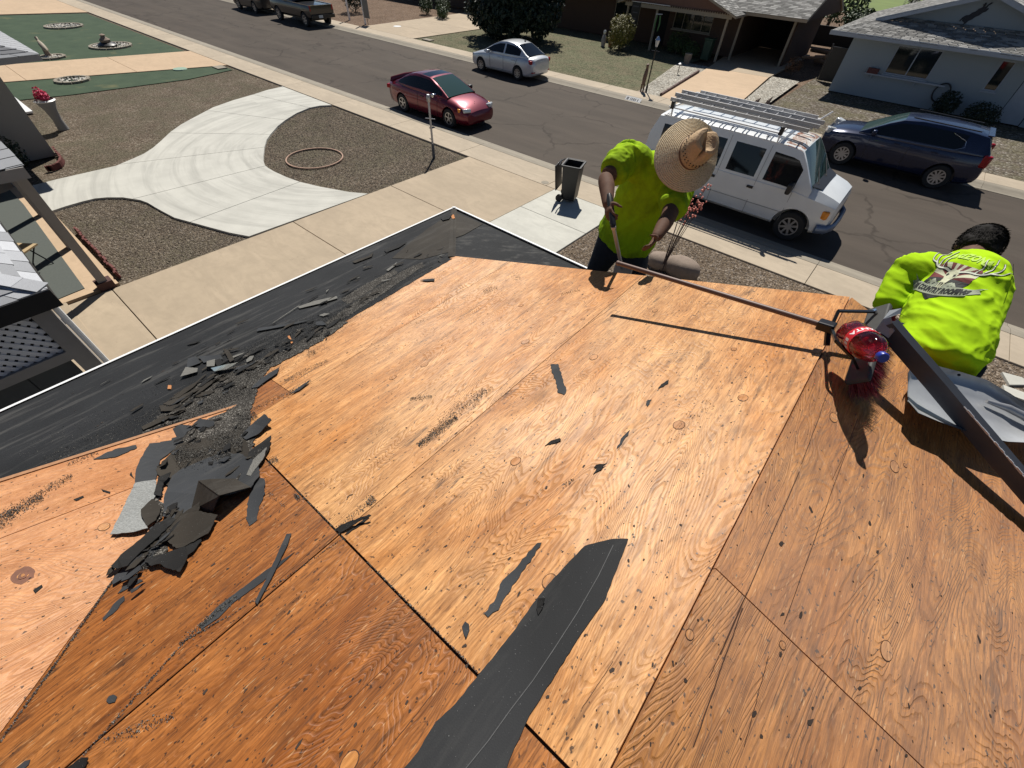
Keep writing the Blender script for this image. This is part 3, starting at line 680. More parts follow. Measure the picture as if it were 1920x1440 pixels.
# hairline checks along the grain
b = MB(); rr = random.Random(4)
def hair(pf, n, a, c, wd):
    k = 14; top = []
    pts = [pf(a[0] + (c[0] - a[0]) * i / k + rr.uniform(-.7, .7), a[1] + (c[1] - a[1]) * i / k) for i in range(k + 1)]
    sd = n.cross(pts[-1] - pts[0]).normalized()
    for i in range(k): b.add([pts[i] + sd * wd + n * .0009, pts[i + 1] + sd * wd + n * .0009, pts[i + 1] - sd * wd + n * .0009, pts[i] - sd * wd + n * .0009], [(0, 1, 2, 3)])
for a, c, wd in [((1560, 714), (1503, 870), .0012), ((1498, 884), (1351, 1227), .0013), ((1608, 785), (1470, 1170), .0011), ((1400, 1111), (1330, 1270), .001), ((1600, 815), (1560, 900), .0008), ((1440, 1230), (1395, 1400), .001), ((1392, 1140), (1300, 1400), .0016)]: hair(r2, N2, a, c, wd)
for a, c, wd in [((1158, 570), (1050, 645), .0008), ((860, 800), (980, 690), .0006), ((520, 1090), (600, 1020), .0007), ((640, 1330), (760, 1215), .0008), ((700, 1440), (820, 1290), .0008), ((1090, 1330), (1150, 1240), .0006)]: hair(r1, N1, a, c, wd)
tag(b.build('wood_crack', M['ring'], house), kind='stuff')

# ---------------------------------------------------------------- torn felt and shingle pieces
def jagged(pts, amp, n, step=.013, r=random):
    out = []; m_ = len(pts)
    for i in range(m_):
        a, c = pts[i], pts[(i + 1) % m_]; d = c - a; L = d.length; k = max(1, min(24, int(L / step))); sd = n.cross(d).normalized() if L > 1e-5 else Vector()
        for j in range(k):
            out.append(a + d * (j / k) + (sd * r.uniform(-amp, amp) if j else Vector()))
    return out
def scrap(name, px, label, cat, mat='felt2', pf=rs, n=N1, off=.003, th=.0025, hs=None, amp=.0035, group=None, jag=True):
    pts = [pf(x, y, off + (hs[i] if hs else 0)) for i, (x, y) in enumerate(px)]
    if jag: pts = jagged(pts, amp, n)
    b = MB(); c = sum(pts, Vector()) / len(pts); k = len(pts); low = [p - n * th for p in pts]
    # keep winding outward
    nr = Vector()
    for i in range(k): nr += pts[i].cross(pts[(i + 1) % k])
    if nr.dot(n) < 0: pts = pts[::-1]; low = low[::-1]
    vs = pts + low
    fs = [tuple(range(k)), tuple(range(2 * k - 1, k - 1, -1))] + [(i, i + k, (i + 1) % k + k, (i + 1) % k) for i in range(k)]
    bl = Vector((c.x, c.y, c.z)); vs = [v - bl for v in vs]
    b.add(vs, fs); o = b.build(name, M[mat]); o.location = bl
    bm = bmesh.new(); bm.from_mesh(o.data); bmesh.ops.triangulate(bm, faces=[f for f in bm.faces if len(f.verts) > 4]); bm.to_mesh(o.data); bm.free()
    return tag(o, label, cat, group)
S = scrap
S('felt_strip', [(1178, 1010), (1150, 1010), (1122, 1016), (1097, 1023), (1073, 1047), (1033, 1090), (1010, 1117), (960, 1187), (907, 1253), (853, 1320), (817, 1353), (783, 1410), (757, 1440), (700, 1510), (900, 1520), (950, 1440), (960, 1413), (993, 1340), (1040, 1267), (1090, 1187), (1133, 1127), (1160, 1057)],
  'long wide strip of black roofing felt with a pointed end, in the foreground', 'felt strip', 'felt_strip', amp=.0012, off=.004)
S('felt_scrap', [(1015, 1017), (1007, 1018), (975, 1055), (958, 1073), (942, 1088), (930, 1120), (908, 1150), (915, 1157), (935, 1143), (950, 1115), (968, 1090), (985, 1065), (1003, 1040)], 'narrow torn felt sliver beside the long foreground felt strip', 'felt scrap')
S('felt_scrap', [(872, 1165), (866, 1175), (870, 1190), (874, 1196), (880, 1182), (879, 1170)], 'thumb-sized dark felt flake lying left of the foreground felt strip', 'felt scrap', hs=[.002, 0, 0, .003, 0, .002])
S('felt_scrap', [(1008, 1122), (1022, 1121), (1017, 1140), (1009, 1153), (1006, 1140)], 'small curled flake lying on the long foreground felt strip', 'felt scrap', 'felt3', off=.008, hs=[.004, .012, .002, 0, .001])
S('felt_scrap', [(1032, 683), (1046, 682), (1054, 705), (1062, 732), (1058, 740), (1046, 736), (1042, 712), (1036, 700)], 'dark upright rectangle of torn felt alone on the bright plywood', 'felt scrap')
S('felt_scrap', [(1234, 730), (1240, 720), (1254, 712), (1253, 719)], 'small dark splinter below the broom handle shadow', 'felt scrap', 'felt3')
S('felt_scrap', [(1156, 841), (1168, 818), (1181, 806), (1178, 816), (1166, 832)], 'thin dark sliver pointing up beside the bright glare patch', 'felt scrap', 'felt2')
S('felt_scrap', [(1021, 836), (1033, 826), (1050, 821), (1052, 825), (1036, 832)], 'thin flat splinter right of the split knot plug', 'felt scrap', 'felt3', hs=[0, .004, .006, .004, 0])
S('felt_scrap', [(1112, 889), (1119, 876), (1113, 877), (1118, 871), (1138, 868), (1128, 880)], 'notched black chip below the thin dark sliver', 'felt scrap', 'felt3', hs=[0, .002, .004, .006, .008, .002])
S('felt_scrap', [(1211, 757), (1214, 750), (1222, 749), (1218, 757), (1214, 762)], 'pale-centred tiny chip above the knot plug', 'felt scrap', 'felt2')
S('felt_scrap', [(628, 992), (640, 983), (692, 964), (696, 966), (660, 985), (637, 999)], 'folded black strip bridging the joint between two plywood rows', 'felt scrap', 'felt3', off=.006, hs=[0, .01, .02, .02, .008, 0])
S('felt_scrap', [(646, 1003), (650, 998), (690, 967), (692, 971), (668, 990)], 'hair-thin strip under the folded black strip', 'felt scrap', 'felt3')
S('felt_strip', [(478, 1127), (500, 1083), (537, 1001), (546, 1000), (540, 1018), (508, 1085), (482, 1133)], 'upper of two crossed felt strips, running steeply', 'felt strip', 'felt2', off=.0085, amp=.001)
S('felt_strip', [(552, 1035), (500, 1068), (433, 1118), (405, 1140), (377, 1172), (377, 1180), (410, 1158), (437, 1130), (493, 1090), (533, 1053)], 'lower of two crossed felt strips with a swollen end', 'felt strip', 'felt2', amp=.001)
S('felt_scrap', [(232, 1117), (233, 1126), (212, 1150), (194, 1164), (192, 1159), (213, 1132)], 'pointed felt scrap just below the debris heap', 'felt scrap', 'felt2')
S('felt_scrap', [(220, 1113), (230, 1100), (262, 1085), (268, 1089), (243, 1101)], 'curved sliver touching the bottom tip of the debris heap', 'felt scrap', 'felt2')
S('felt_scrap', [(199, 1314), (204, 1305), (213, 1302), (219, 1306), (215, 1316), (204, 1319)], 'round black flake alone on the brown plywood, lower left', 'felt scrap', 'felt2')
S('felt_scrap', [(25, 1444), (46, 1427), (56, 1424), (53, 1434), (40, 1446)], 'dark flake cut by the bottom edge, nearest the corner', 'felt scrap', 'felt2')
S('felt_scrap', [(118, 1446), (146, 1424), (165, 1420), (160, 1436), (150, 1448)], 'dark lump of felt at the bottom edge beside the joint', 'felt scrap', 'felt3', hs=[0, .008, .01, .004, 0])
S('felt_scrap', [(495, 897), (497, 925), (485, 950), (482, 975), (467, 986), (461, 972), (465, 940), (476, 905), (485, 896)], 'long loose strip right of the debris heap', 'felt scrap', 'felt2', hs=[.01, .005, 0, 0, 0, 0, 0, .006, .012])
S('felt_scrap', [(175, 861), (196, 850), (222, 840), (255, 834), (257, 839), (240, 847), (215, 857), (192, 860)], 'lens-shaped grey felt scrap lying left of the debris heap', 'felt scrap', 'felt2', pf=r3, n=N3, off=.004)
for q in [((252, 897), (243, 890), (246, 884), (249, 893)), ((138, 936), (156, 929), (157, 932), (143, 939)), ((62, 1106), (78, 1096), (80, 1100), (66, 1112)), ((190, 917), (207, 922), (206, 925), (193, 921))]:
    S('felt_scrap', list(q), 'tiny felt splinter on the pale left-hand plywood', 'felt scrap', 'felt3', pf=r3, n=N3, group='tiny splinters on the pale plywood', jag=False)
# the heap
H_ = [
 ([(300, 806), (335, 797), (380, 776), (385, 790), (350, 810), (330, 840), (300, 862), (292, 898), (270, 906), (253, 912), (255, 880), (262, 862), (280, 832)], 'felt2', .006, None, 'smooth bluish felt sheet, upper left of the debris heap'),
 ([(253, 905), (291, 899), (296, 925), (268, 955), (270, 968), (277, 990), (244, 998), (206, 1002), (225, 965)], 'shingle_pale', .010, [.012, .01, .006, 0, 0, .014, .01, .004, .006], 'pale grey granule-faced shingle, left side of the debris heap'),
 ([(292, 880), (330, 838), (380, 800), (452, 800), (470, 850), (470, 905), (430, 925), (380, 900), (355, 905), (330, 920), (305, 905)], 'felt4', .009, None, 'grit-covered brown felt in the middle of the heap'),
 ([(305, 968), (308, 930), (322, 893), (362, 862), (400, 850), (450, 850), (485, 868), (487, 890), (470, 914), (440, 925), (412, 930), (400, 955), (360, 962), (330, 972)], 'felt2', .015, [0, 0, .004, .006, .002, 0, .004, .01, .012, .006, 0, 0, 0, 0], 'broad charcoal felt sheet forming the middle of the heap'),
 ([(450, 817), (470, 797), (495, 776), (509, 787), (500, 797), (485, 813), (462, 824)], 'felt2', .014, [0, .004, .022, .03, .016, .006, 0], 'square-ended felt flap sticking out at the top right of the heap'),
 ([(466, 848), (480, 836), (508, 816), (506, 835), (497, 856), (488, 870), (470, 888), (458, 882)], 'felt3', .012, [.004, .01, .018, .01, .004, .006, 0, 0], 'ragged black piece below the square-ended flap'),
 ([(474, 862), (500, 838), (494, 858), (470, 892), (462, 890)], 'shingle_scrap', .022, [0, .012, .006, 0, 0], 'small granule-faced strip on the right shoulder of the heap'),
 ([(361, 797), (374, 784), (402, 790), (401, 797), (396, 802), (365, 799)], 'felt2', .02, [.002, .018, .022, .02, .01, .004], 'little flat block perched on top of the heap'),
 ([(404, 803), (418, 792), (430, 796), (430, 804), (420, 812), (405, 808)], 'felt4', .018, [0, .006, .008, .002, 0, 0], 'rounded brown chip near the top of the heap'),
 ([(288, 925), (296, 895), (320, 885), (316, 895), (306, 905), (302, 930)], 'felt3', .02, [0, .012, .02, .012, .004, 0], 'curled black rim left of the broad sheet'),
 ([(264, 955), (285, 935), (303, 950), (292, 975), (274, 988), (268, 972)], 'felt4', .018, [.006, .016, .012, .004, .002, .006], 'crumpled brown scrap over the pale shingle'),
 ([(372, 958), (375, 940), (330, 972), (300, 1000), (330, 1028), (350, 1022), (390, 1000), (408, 965)], 'felt4', .017, [.02, .03, .002, .004, .002, 0, .006, .012], 'brown folded felt sheet at the lower right of the heap'),
 ([(208, 1061), (226, 1040), (264, 1010), (290, 984), (318, 968), (330, 974), (292, 1010), (262, 1036), (238, 1061), (222, 1066)], 'felt3', .022, [.006, .012, .016, .014, .01, 0, .008, .01, .012, .008], 'long black ribbon across the lower heap'),
 ([(211, 1096), (214, 1080), (262, 1040), (300, 1003), (309, 1008), (281, 1050), (240, 1081), (218, 1092)], 'felt2', .012, None, 'pointed charcoal strip at the bottom tip of the heap'),
 ([(270, 1048), (290, 1043), (330, 1030), (347, 1024), (352, 1040), (346, 1056), (337, 1072), (316, 1066), (300, 1057), (284, 1061)], 'felt3', .016, [.01, .008, .008, .01, .012, .01, .006, .004, .006, .006], 'ragged black flap hanging off the lower edge of the heap'),
 ([(338, 1030), (352, 1018), (371, 1000), (378, 1014), (362, 1034), (350, 1042)], 'felt3', .014, None, 'black wedge on the right side of the lower heap'),
]
for q, m_, off, hs, lb in H_: S('felt_piece', q, lb, 'felt scrap', m_, off=off, hs=hs, amp=.003)
# tent-like folded sheet with a dark face
def fold(px, faces, label, mat='felt4'):
    pts = [rs(x, y, h) for x, y, h in px]; b = MB(); c = pts[0].copy(); pts = [p - c for p in pts]; n_ = len(pts)
    b.add(pts + [p - N1 * .003 for p in pts], [f for f in faces] + [tuple(i + n_ for i in f[::-1]) for f in faces])
    o = b.build('folded_felt', M[mat]); o.location = c; return tag(o, label, 'felt scrap')
fold([(372, 901, .085), (358, 956, .018), (398, 960, .022), (411, 929, .10), (470, 913, .03), (440, 897, .07), (395, 898, .085)], [(0, 1, 2, 3), (0, 3, 6), (3, 4, 5, 6)], 'tent-like folded felt sheet with a black hollow, standing in the middle of the heap', 'felt4')
spread('shingle_granules', M['gran'], [(335, 850, 420, 830, 22, 3000), (380, 820, 450, 830, 20, 2400), (400, 860, 430, 850, 14, 700), (480, 860, 490, 845, 8, 300), (300, 900, 306, 960, 8, 0)], 9, pf=lambda x, y: rs(x, y, .0195))
# scraps on the felt skirt, traced
DS = [
 ([(338, 706), (348, 688), (371, 690), (369, 697)], 'shingle_scrap', .02, 'pale trapezoid shingle bit on the felt strip'),
 ([(388, 677), (403, 673), (402, 686), (387, 687)], 'shingle_scrap', .03, 'square pale shingle bit among felt scraps'),
 ([(371, 668), (413, 665), (418, 673), (382, 680)], 'felt2', .012, 'dark oblong scrap behind the square pale bit'),
 ([(418, 653), (429, 657), (440, 675), (431, 679)], 'felt4', .012, 'upright brown tab right of the square pale bit'),
 ([(352, 672), (368, 668), (376, 680), (350, 690)], 'felt2', .014, 'dark tilted scrap behind the pale trapezoid'),
 ([(402, 676), (412, 672), (420, 680), (408, 688)], 'felt3', .02, 'black scrap touching the square pale bit'),
 ([(302, 771), (299, 760), (347, 758), (346, 769)], 'felt4', .01, 'rectangular olive scrap near the plywood edge board'),
 ([(510, 607), (513, 604), (562, 571), (558, 575)], 'shingle_scrap', .012, 'straight pale stick of shingle on the felt'),
 ([(558, 575), (590, 564), (631, 555), (633, 559), (600, 569), (562, 578)], 'shingle_scrap', .012, 'long grey stick beyond the straight pale stick'),
 ([(481, 621), (484, 615), (530, 608), (587, 598), (560, 606), (520, 614)], 'felt2', .012, 'long dark sliver before the pale stick'),
 ([(598, 591), (608, 587), (618, 588), (606, 593)], 'shingle_scrap', .01, 'short grey lens right of the long dark sliver'),
 ([(457, 687), (472, 678), (491, 678), (476, 691), (462, 693)], 'felt4', .01, 'leaf-shaped brown scrap near the felt edge'),
 ([(470, 728), (484, 714), (502, 701), (524, 688), (519, 700), (500, 713), (484, 725)], 'felt2', .008, 'dark blade crossing the short plywood joint'),
 ([(544, 739), (560, 726), (580, 713), (578, 717), (562, 731)], 'felt2', .005, 'thin dark blade at the end of the short plywood joint'),
 ([(395, 690), (425, 683), (447, 679), (425, 692), (402, 696)], 'chrome', .03, 'bright bent metal sliver among the felt scraps'),
 ([(305, 757), (340, 742), (400, 712), (420, 700), (408, 712), (352, 742), (318, 760)], 'felt4', .012, 'long crooked felt ribbon across the gritty felt'),
 ([(320, 748), (345, 728), (375, 712), (362, 726), (335, 745)], 'felt4', .012, 'dark crooked piece left of the long ribbon'),
 ([(265, 800), (300, 783), (335, 770), (350, 768), (300, 792), (268, 806)], 'felt4', .009, 'brown lath-like scrap along the raised plywood edge'),
 ([(445, 455), (0, 0), (0, 0)], None, 0, ''),
 ([(720, 468), (750, 456), (763, 454), (748, 464), (724, 473)], 'felt3', .012, 'black blade on the felt near the roof corner'),
 ([(660, 490), (690, 480), (700, 473), (697, 481), (665, 493)], 'felt4', .012, 'brown blade left of the black blade'),
 ([(724, 506), (740, 495), (744, 491), (742, 497), (728, 508)], 'shingle_scrap', .01, 'short pale stick near the felt edge, far end'),
 ([(787, 525), (800, 523), (815, 522), (814, 526), (800, 527)], 'felt2', .004, 'flat dark splinter hanging over the felt edge'),
 ([(826, 408), (838, 403), (848, 402), (842, 410), (830, 413)], 'felt3', .015, 'crumpled black bit in the very corner of the roof'),
]
for q, m_, off, lb in DS:
    if m_: S('felt_scrap', q, lb, 'felt scrap', m_, off=off + .004, hs=[random.uniform(0, .006) for _ in q], amp=.0015)
for q in ([(539, 630), (543, 629), (549, 642), (546, 644)], [(314, 729), (315, 722), (321, 722), (320, 729)], [(845, 403), (851, 402), (853, 409), (848, 410)]):
    S('wood_chip', q, {539: 'orange wood sliver standing out on the black felt', 314: 'tiny orange wood cube among felt scraps', 845: 'orange wood chip in the roof corner'}[q[0][0]], 'wood chip', 'wood_new', off=.014, th=.006, jag=False)
rr = random.Random(12); cnt = 0; CW = {'felt_scrap_grey': 'charcoal', 'felt_scrap_black': 'black', 'felt_scrap_brown': 'brown', 'granule_face': 'pale grey', 'shingle_grit': 'speckled'}
regs = [((300, 700, 480, 780), 34), ((420, 600, 640, 700), 40), ((640, 460, 830, 560), 34), ((560, 540, 720, 620), 16), ((90, 640, 300, 860), 8), ((310, 640, 470, 760), 20)]
for (x0, y0, x1, y1), n_ in regs:
    for _ in range(n_):
        px, py = rr.uniform(x0, x1), rr.uniform(y0, y1)
        if not (py > 790 - .455 * px + 12 and py < 905 - .335 * px - 14 and py < 697 - (px - 487) * .584 - 8 if px > 400 else py > 790 - .455 * px + 12 and py < 900 - .36 * px - 10): continue
        c = r1(px, py, .012 + rr.uniform(0, .01)); L = rr.uniform(.02, .09); wd = L * rr.uniform(.12, .45); a = rr.gauss(0, .5)
        u = Vector((math.sin(a) * CS, math.cos(a), math.sin(a) * SN)); v = N1.cross(u); k = rr.randint(4, 6)
        pts = [u * math.cos(2 * math.pi * i / k + .3) * L * rr.uniform(.7, 1.15) + v * math.sin(2 * math.pi * i / k + .3) * wd * rr.uniform(.6, 1.3) + N1 * rr.uniform(-.002, .004) for i in range(k)]
        b = MB(); b.prism(pts, N1 * -.0018); o = b.build('felt_scrap', M[rr.choice(['felt2', 'felt3', 'felt4', 'felt4', 'shingle_scrap'] if rr.random() < .5 else ['felt3', 'felt4'])]); o.location = c
        w_ = CW[o.data.materials[0].name]; tag(o, 'small torn %s scrap littering the gritty black felt' % w_, 'felt scrap', 'small %s scraps on the black felt' % w_); cnt += 1

gritbed([(285, 800), (318, 772), (345, 740), (385, 712), (430, 690), (480, 676), (520, 664), (560, 640), (600, 618), (640, 598), (652, 604), (600, 640), (545, 670), (505, 690), (486, 716), (478, 745), (468, 775), (470, 800), (480, 820), (468, 850), (440, 862), (380, 872), (335, 862), (330, 835), (352, 810), (386, 788), (386, 776), (340, 790)], .0062)
gritbed([(600, 612), (660, 570), (720, 530), (760, 505), (790, 492), (796, 498), (760, 522), (700, 562), (640, 600)], .0058)
gritbed([(272, 1052), (290, 1010), (304, 985), (318, 995), (306, 1040), (285, 1060), (262, 1068)], .0085)
gritbed([(300, 905), (308, 885), (300, 940), (304, 970), (290, 985), (286, 950)], .0085)
spread('shingle_granules', M['gran'], [(320, 800, 470, 700, 34, 5200), (340, 850, 470, 780, 34, 5200), (500, 680, 640, 600, 14, 2200), (610, 600, 780, 500, 9, 1400), (275, 1060, 310, 990, 10, 900)], 19, pf=lambda x, y: rs(x, y, .0085), smin=.0014, smax=.0038)
spread('shingle_granules', M['gran'], [(280, 815, 480, 690, 60, 6500), (470, 690, 640, 600, 34, 5200), (630, 600, 800, 500, 22, 3600), (100, 860, 300, 770, 26, 1800), (560, 620, 720, 560, 10, 1200)], 29, pf=lambda x, y: rs(x, y, .0045) if x > 300 else r1(x, y, .0045), hmax=.001)
gritbed([(262, 818), (300, 778), (330, 745), (360, 720), (350, 742), (318, 778), (296, 800)], .0052, r1)
gritbed([(640, 560), (690, 530), (740, 505), (745, 512), (700, 540), (655, 570)], .0052)
rr = random.Random(77)
for i in range(150):
    if i < 62: px, py = rr.gauss(385, 55), rr.gauss(845, 38); hgt = rr.uniform(.016, .03)
    elif i < 110: px = rr.uniform(310, 640); py = 775 - (px - 310) * .55 + rr.gauss(0, 16); hgt = rr.uniform(.012, .022)
    else: t = rr.random(); px = 225 + 110 * t + rr.gauss(0, 12); py = 1080 - 120 * t + rr.gauss(0, 12); hgt = rr.uniform(.014, .026)
    if i < 62 and (py > 940 or py < 775 or px < 295 or px > 490): continue
    c = rs(px, py, hgt); L = rr.uniform(.012, .05); wd = L * rr.uniform(.2, .6); a = rr.gauss(0, .8)
    u = Vector((math.sin(a) * CS, math.cos(a), math.sin(a) * SN)); v = N1.cross(u); k = rr.randint(4, 7)
    pts = [u * math.cos(2 * math.pi * j / k) * L * rr.uniform(.6, 1.15) + v * math.sin(2 * math.pi * j / k) * wd * rr.uniform(.6, 1.3) + N1 * rr.uniform(-.004, .007) for j in range(k)]
    b = MB(); b.prism(pts, N1 * -.0018); o = b.build('felt_scrap', M[rr.choice(['felt3', 'felt4', 'felt2', 'felt3', 'felt4', 'grit'])]); o.location = c
    w_ = 'heap' if i < 62 or i >= 110 else 'strip'
    c_ = CW[o.data.materials[0].name]; pl_ = 'over the middle of the debris heap' if i < 62 else ('in the grit band above the heap' if i < 110 else 'along the lower tip of the heap')
    tag(o, 'small torn %s scrap lying %s' % (c_, pl_), 'felt scrap', '%s scraps %s' % (c_, pl_))

b = MB(); pts = [r1(x, y, .0048) for x, y in [(1150, 1022), (1122, 1080), (1082, 1150), (1040, 1215), (1000, 1275), (958, 1330), (915, 1390), (870, 1445)]]
for p, q in zip(pts[:-1], pts[1:]): b.bar(p, q, .0022, .0012, N1)
o = b.build('crease', simple('pale_crease', (.075, .075, .075), .8, var=.5, scale=40)); st_ = [x for x in bpy.data.objects if x.name == 'felt_strip'][0]; o.parent = st_; o.matrix_parent_inverse = Matrix.Translation(-st_.location)
# ================================================================ vehicles (local x forward, y left, z up)
def lerp(a, b, t): return a + (b - a) * t
def carve(o, cyls):
    tmp = []
    for (x, y, r, d) in cyls:
        b = MB(); n = 28; vs = []
        for s in (-1, 1):
            for k in range(n): a = 2 * math.pi * k / n; vs.append((x + r * math.cos(a), y + s * d / 2, r * 1.0 + (r * math.sin(a)) - (r - WR)))
        b.add(vs, [tuple(range(n)), tuple(range(2 * n - 1, n - 1, -1))] + [(k, k + n, (k + 1) % n + n, (k + 1) % n) for k in range(n)])
        me = b.mesh('c'); c = bpy.data.objects.new('c', me); C.objects.link(c); tmp.append(c)
        md = o.modifiers.new('b', 'BOOLEAN'); md.operation = 'DIFFERENCE'; md.solver = 'EXACT'; md.object = c
    dg = bpy.context.evaluated_depsgraph_get(); ev = o.evaluated_get(dg); me = bpy.data.meshes.new_from_object(ev)
    o.modifiers.clear(); o.data = me
    for c in tmp: bpy.data.objects.remove(c)
    return o
WR = .33
def make_wheel(root, x, y, r, wd, side, spokes=5, rimmat='rim', dark=False):
    # tyre with rim child; side = +1 left
    c = Vector((x, y, r)); b = MB(); R = Matrix.Rotation(math.pi / 2, 3, 'X')
    b.lathe([(r * .62, -wd / 2), (r * .93, -wd / 2), (r, -wd * .3), (r, wd * .3), (r * .93, wd / 2), (r * .62, wd / 2), (r * .62, -wd / 2)], 28, (0, 0, 0), R)
    t = b.build('wheel', M['tyre'], root, 40); t.location = c
    b = MB(); s = -side   # lathe axis z -> after R: z->-y
    f = lambda z: z * s
    b.lathe([(r * .63, f(wd * .46)), (r * .56, f(wd * .47)), (r * .54, f(wd * .15)), (0, f(wd * .12))][::(1 if s > 0 else -1)], 28, (0, 0, 0), R, 1)
    for k in range(spokes):
        a = 2 * math.pi * k / spokes + .3
        p0 = Vector((math.cos(a) * r * .08, side * wd * .40, math.sin(a) * r * .08)); p1 = Vector((math.cos(a) * r * .57, side * wd * .44, math.sin(a) * r * .57))
        b.bar(p0, p1, r * .14, wd * .08, (0, 1, 0))
    b.lathe([(r * .64, f(wd * .50)), (r * .55, f(wd * .49)), (r * .55, f(wd * .3)), (r * .64, f(wd * .3))], 28, (0, 0, 0), R)
    b.tube([(0, side * wd * .3, 0), (0, side * wd * .47, 0)], r * .13, 12)
    o = b.build('rim', [M[rimmat], M['black']], t, 40); return t
def loft_body(secs, ring):
    vs = []; fs = []; n = None
    for s in secs:
        h = ring(*s); rg = h + [(-y, z) for y, z in h[-2:0:-1]]; n = len(rg)
        vs += [(s[0], y, z) for y, z in rg]
    for i in range(len(secs) - 1):
        for k in range(n): fs.append((i * n + k, (i + 1) * n + k, (i + 1) * n + (k + 1) % n, i * n + (k + 1) % n))
    fs.append(tuple(range(n))); fs.append(tuple((len(secs) - 1) * n + k for k in range(n))[::-1])
    return vs, fs
def lower_ring(x, w, zb, zs, zt):
    zm = zb + (zs - zb) * .5
    return [(0, zb), (w * .84, zb), (w * .955, zb + .07), (w * .992, lerp(zb, zs, .38)), (w, zm + .04), (w * .985, lerp(zm, zs, .75)), (w * .95, zs), (w * .86, lerp(zs, zt, .62)), (w * .6, zt), (w * .3, zt + .012), (0, zt + .018)]
def fix(me):
    bm = bmesh.new(); bm.from_mesh(me); bmesh.ops.remove_doubles(bm, verts=bm.verts, dist=1e-5); bmesh.ops.recalc_face_normals(bm, faces=bm.faces); bm.to_mesh(me); bm.free()
def greenhouse(root, st, pmat, wname=('windshield', 'rear_window'), crown=.03, gl='glass', side_t=(.06, .84), body=None, parts=True):
    """st: (x, wb, zb, wt, zt, sideflag, topflag) flags describe the span to the next station"""
    faces = {}
    def put(key, q): faces.setdefault(key, []).append(q)
    def sect(s):
        x, wb, zb, wt, zt = s[:5]; o = []
        P = lambda t: (lerp(wb, wt, t ** 1.15), lerp(zb, zt, t))
        o.append((wb, zb - .12)); o.append(P(0)); o.append(P(side_t[0])); o.append(P(side_t[1])); o.append(P(1))
        o.append((wt * .93, zt + crown * .35)); o.append((wt * .5, zt + crown * .85)); o.append((0, zt + crown))
        return o
    for a, b_ in zip(st[:-1], st[1:]):
        A, B = sect(a), sect(b_)
        for sgn in (1, -1):
            for k in range(len(A) - 1):
                q = [(a[0], sgn * A[k][0], A[k][1]), (b_[0], sgn * B[k][0], B[k][1]), (b_[0], sgn * B[k + 1][0], B[k + 1][1]), (a[0], sgn * A[k + 1][0], A[k + 1][1])]
                if sgn < 0: q = q[::-1]
                q = q[::-1]
                key = 'p'
                if k == 2 and a[5] != 'p': key = ('s', a[5], sgn)
                if k >= 5 and a[6] in 'wr': key = ('t', a[6])
                if k >= 5 and a[6] == 's': key = ('t', 's')
                put(key, q)
    out = {}
    for key, qs in faces.items():
        b = MB()
        for q in qs: b.add(q, [(0, 1, 2, 3)])
        me = b.mesh('g'); fix(me)
        bm = bmesh.new(); bm.from_mesh(me); bmesh.ops.dissolve_degenerate(bm, edges=bm.edges, dist=1e-5); bm.to_mesh(me); bm.free()
        if key == 'p': nm, mt = 'roof', pmat
        elif key[0] == 's': nm, mt = 'side_window', M[gl]
        elif key[1] == 'w': nm, mt = 'windshield', M['screen']
        elif key[1] == 's': nm, mt = 'sunroof', M['glass']
        else: nm, mt = 'rear_window', M[gl]
        o = link(nm, me, mt, root, 40); out[key] = o
    return out
def patch(root, name, x, y, z, sx, sy, sz, mat, rz=0, ry=0, bev=.01):
    b = MB(); Mx = Matrix.Rotation(rz, 3, 'Z') @ Matrix.Rotation(ry, 3, 'Y'); b.box((0, 0, 0), (sx, sy, sz), M=Mx); o = b.build(name, M[mat] if isinstance(mat, str) else mat, root, 40); o.location = (x, y, z)
    if bev: bevel(o, bev, 2, 30)
    return o
def seams(root, segs, mat='black', wd=.008):
    b = MB()
    for pts in segs:
        for p, q in zip(pts[:-1], pts[1:]): b.bar(p, q, wd, .006, (0, 1, 0))
    return b.build('door_seam', M[mat], root)
def place(root, x, y, rz): root.location = (x, y, RZD); root.rotation_euler = (0, 0, rz)

def sedan(name, label, cat, pm, L0, secs, gh, axf, axr, hw, wr, spokes, extras):
    global WR; WR = wr
    root = empty(name, label=label, cat=cat)
    vs, fs = loft_body(secs, lower_ring); b = MB(); b.add(vs, fs); o = b.build('body', pm, root); fix(o.data)
    carve(o, [(ax, s * (hw - .02), wr * 1.16, .62) for ax in (axf, axr) for s in (1, -1)])
    o.data.polygons.foreach_set('use_smooth', [True] * len(o.data.polygons)); o.data.set_sharp_from_angle(angle=math.radians(32))
    # dark liners
    b = MB(); b.box(((axf + axr) / 2, 0, wr + .12), (axf - axr + .7, hw * 1.3, .36)); b.build('underbody', M['black'], root)
    greenhouse(root, gh, pm)
    for ax in (axf, axr):
        for s in (1, -1): make_wheel(root, ax, s * (hw - .115), wr, .2, s, spokes)
    extras(root); return root
P_white = paint('silver_white_paint', (.62, .64, .66), .3); P_red = paint('dark_red_paint', (.15, .006, .020), .5, .3); P_van = paint('white_van_paint', (.74, .76, .76), 0, .35); P_suv = paint('navy_paint', (.010, .017, .052), .4, .25); P_blk = paint('black_truck_paint', (.006, .007, .012), .1, .3); P_gry = paint('dark_grey_paint', (.03, .032, .034), .4)
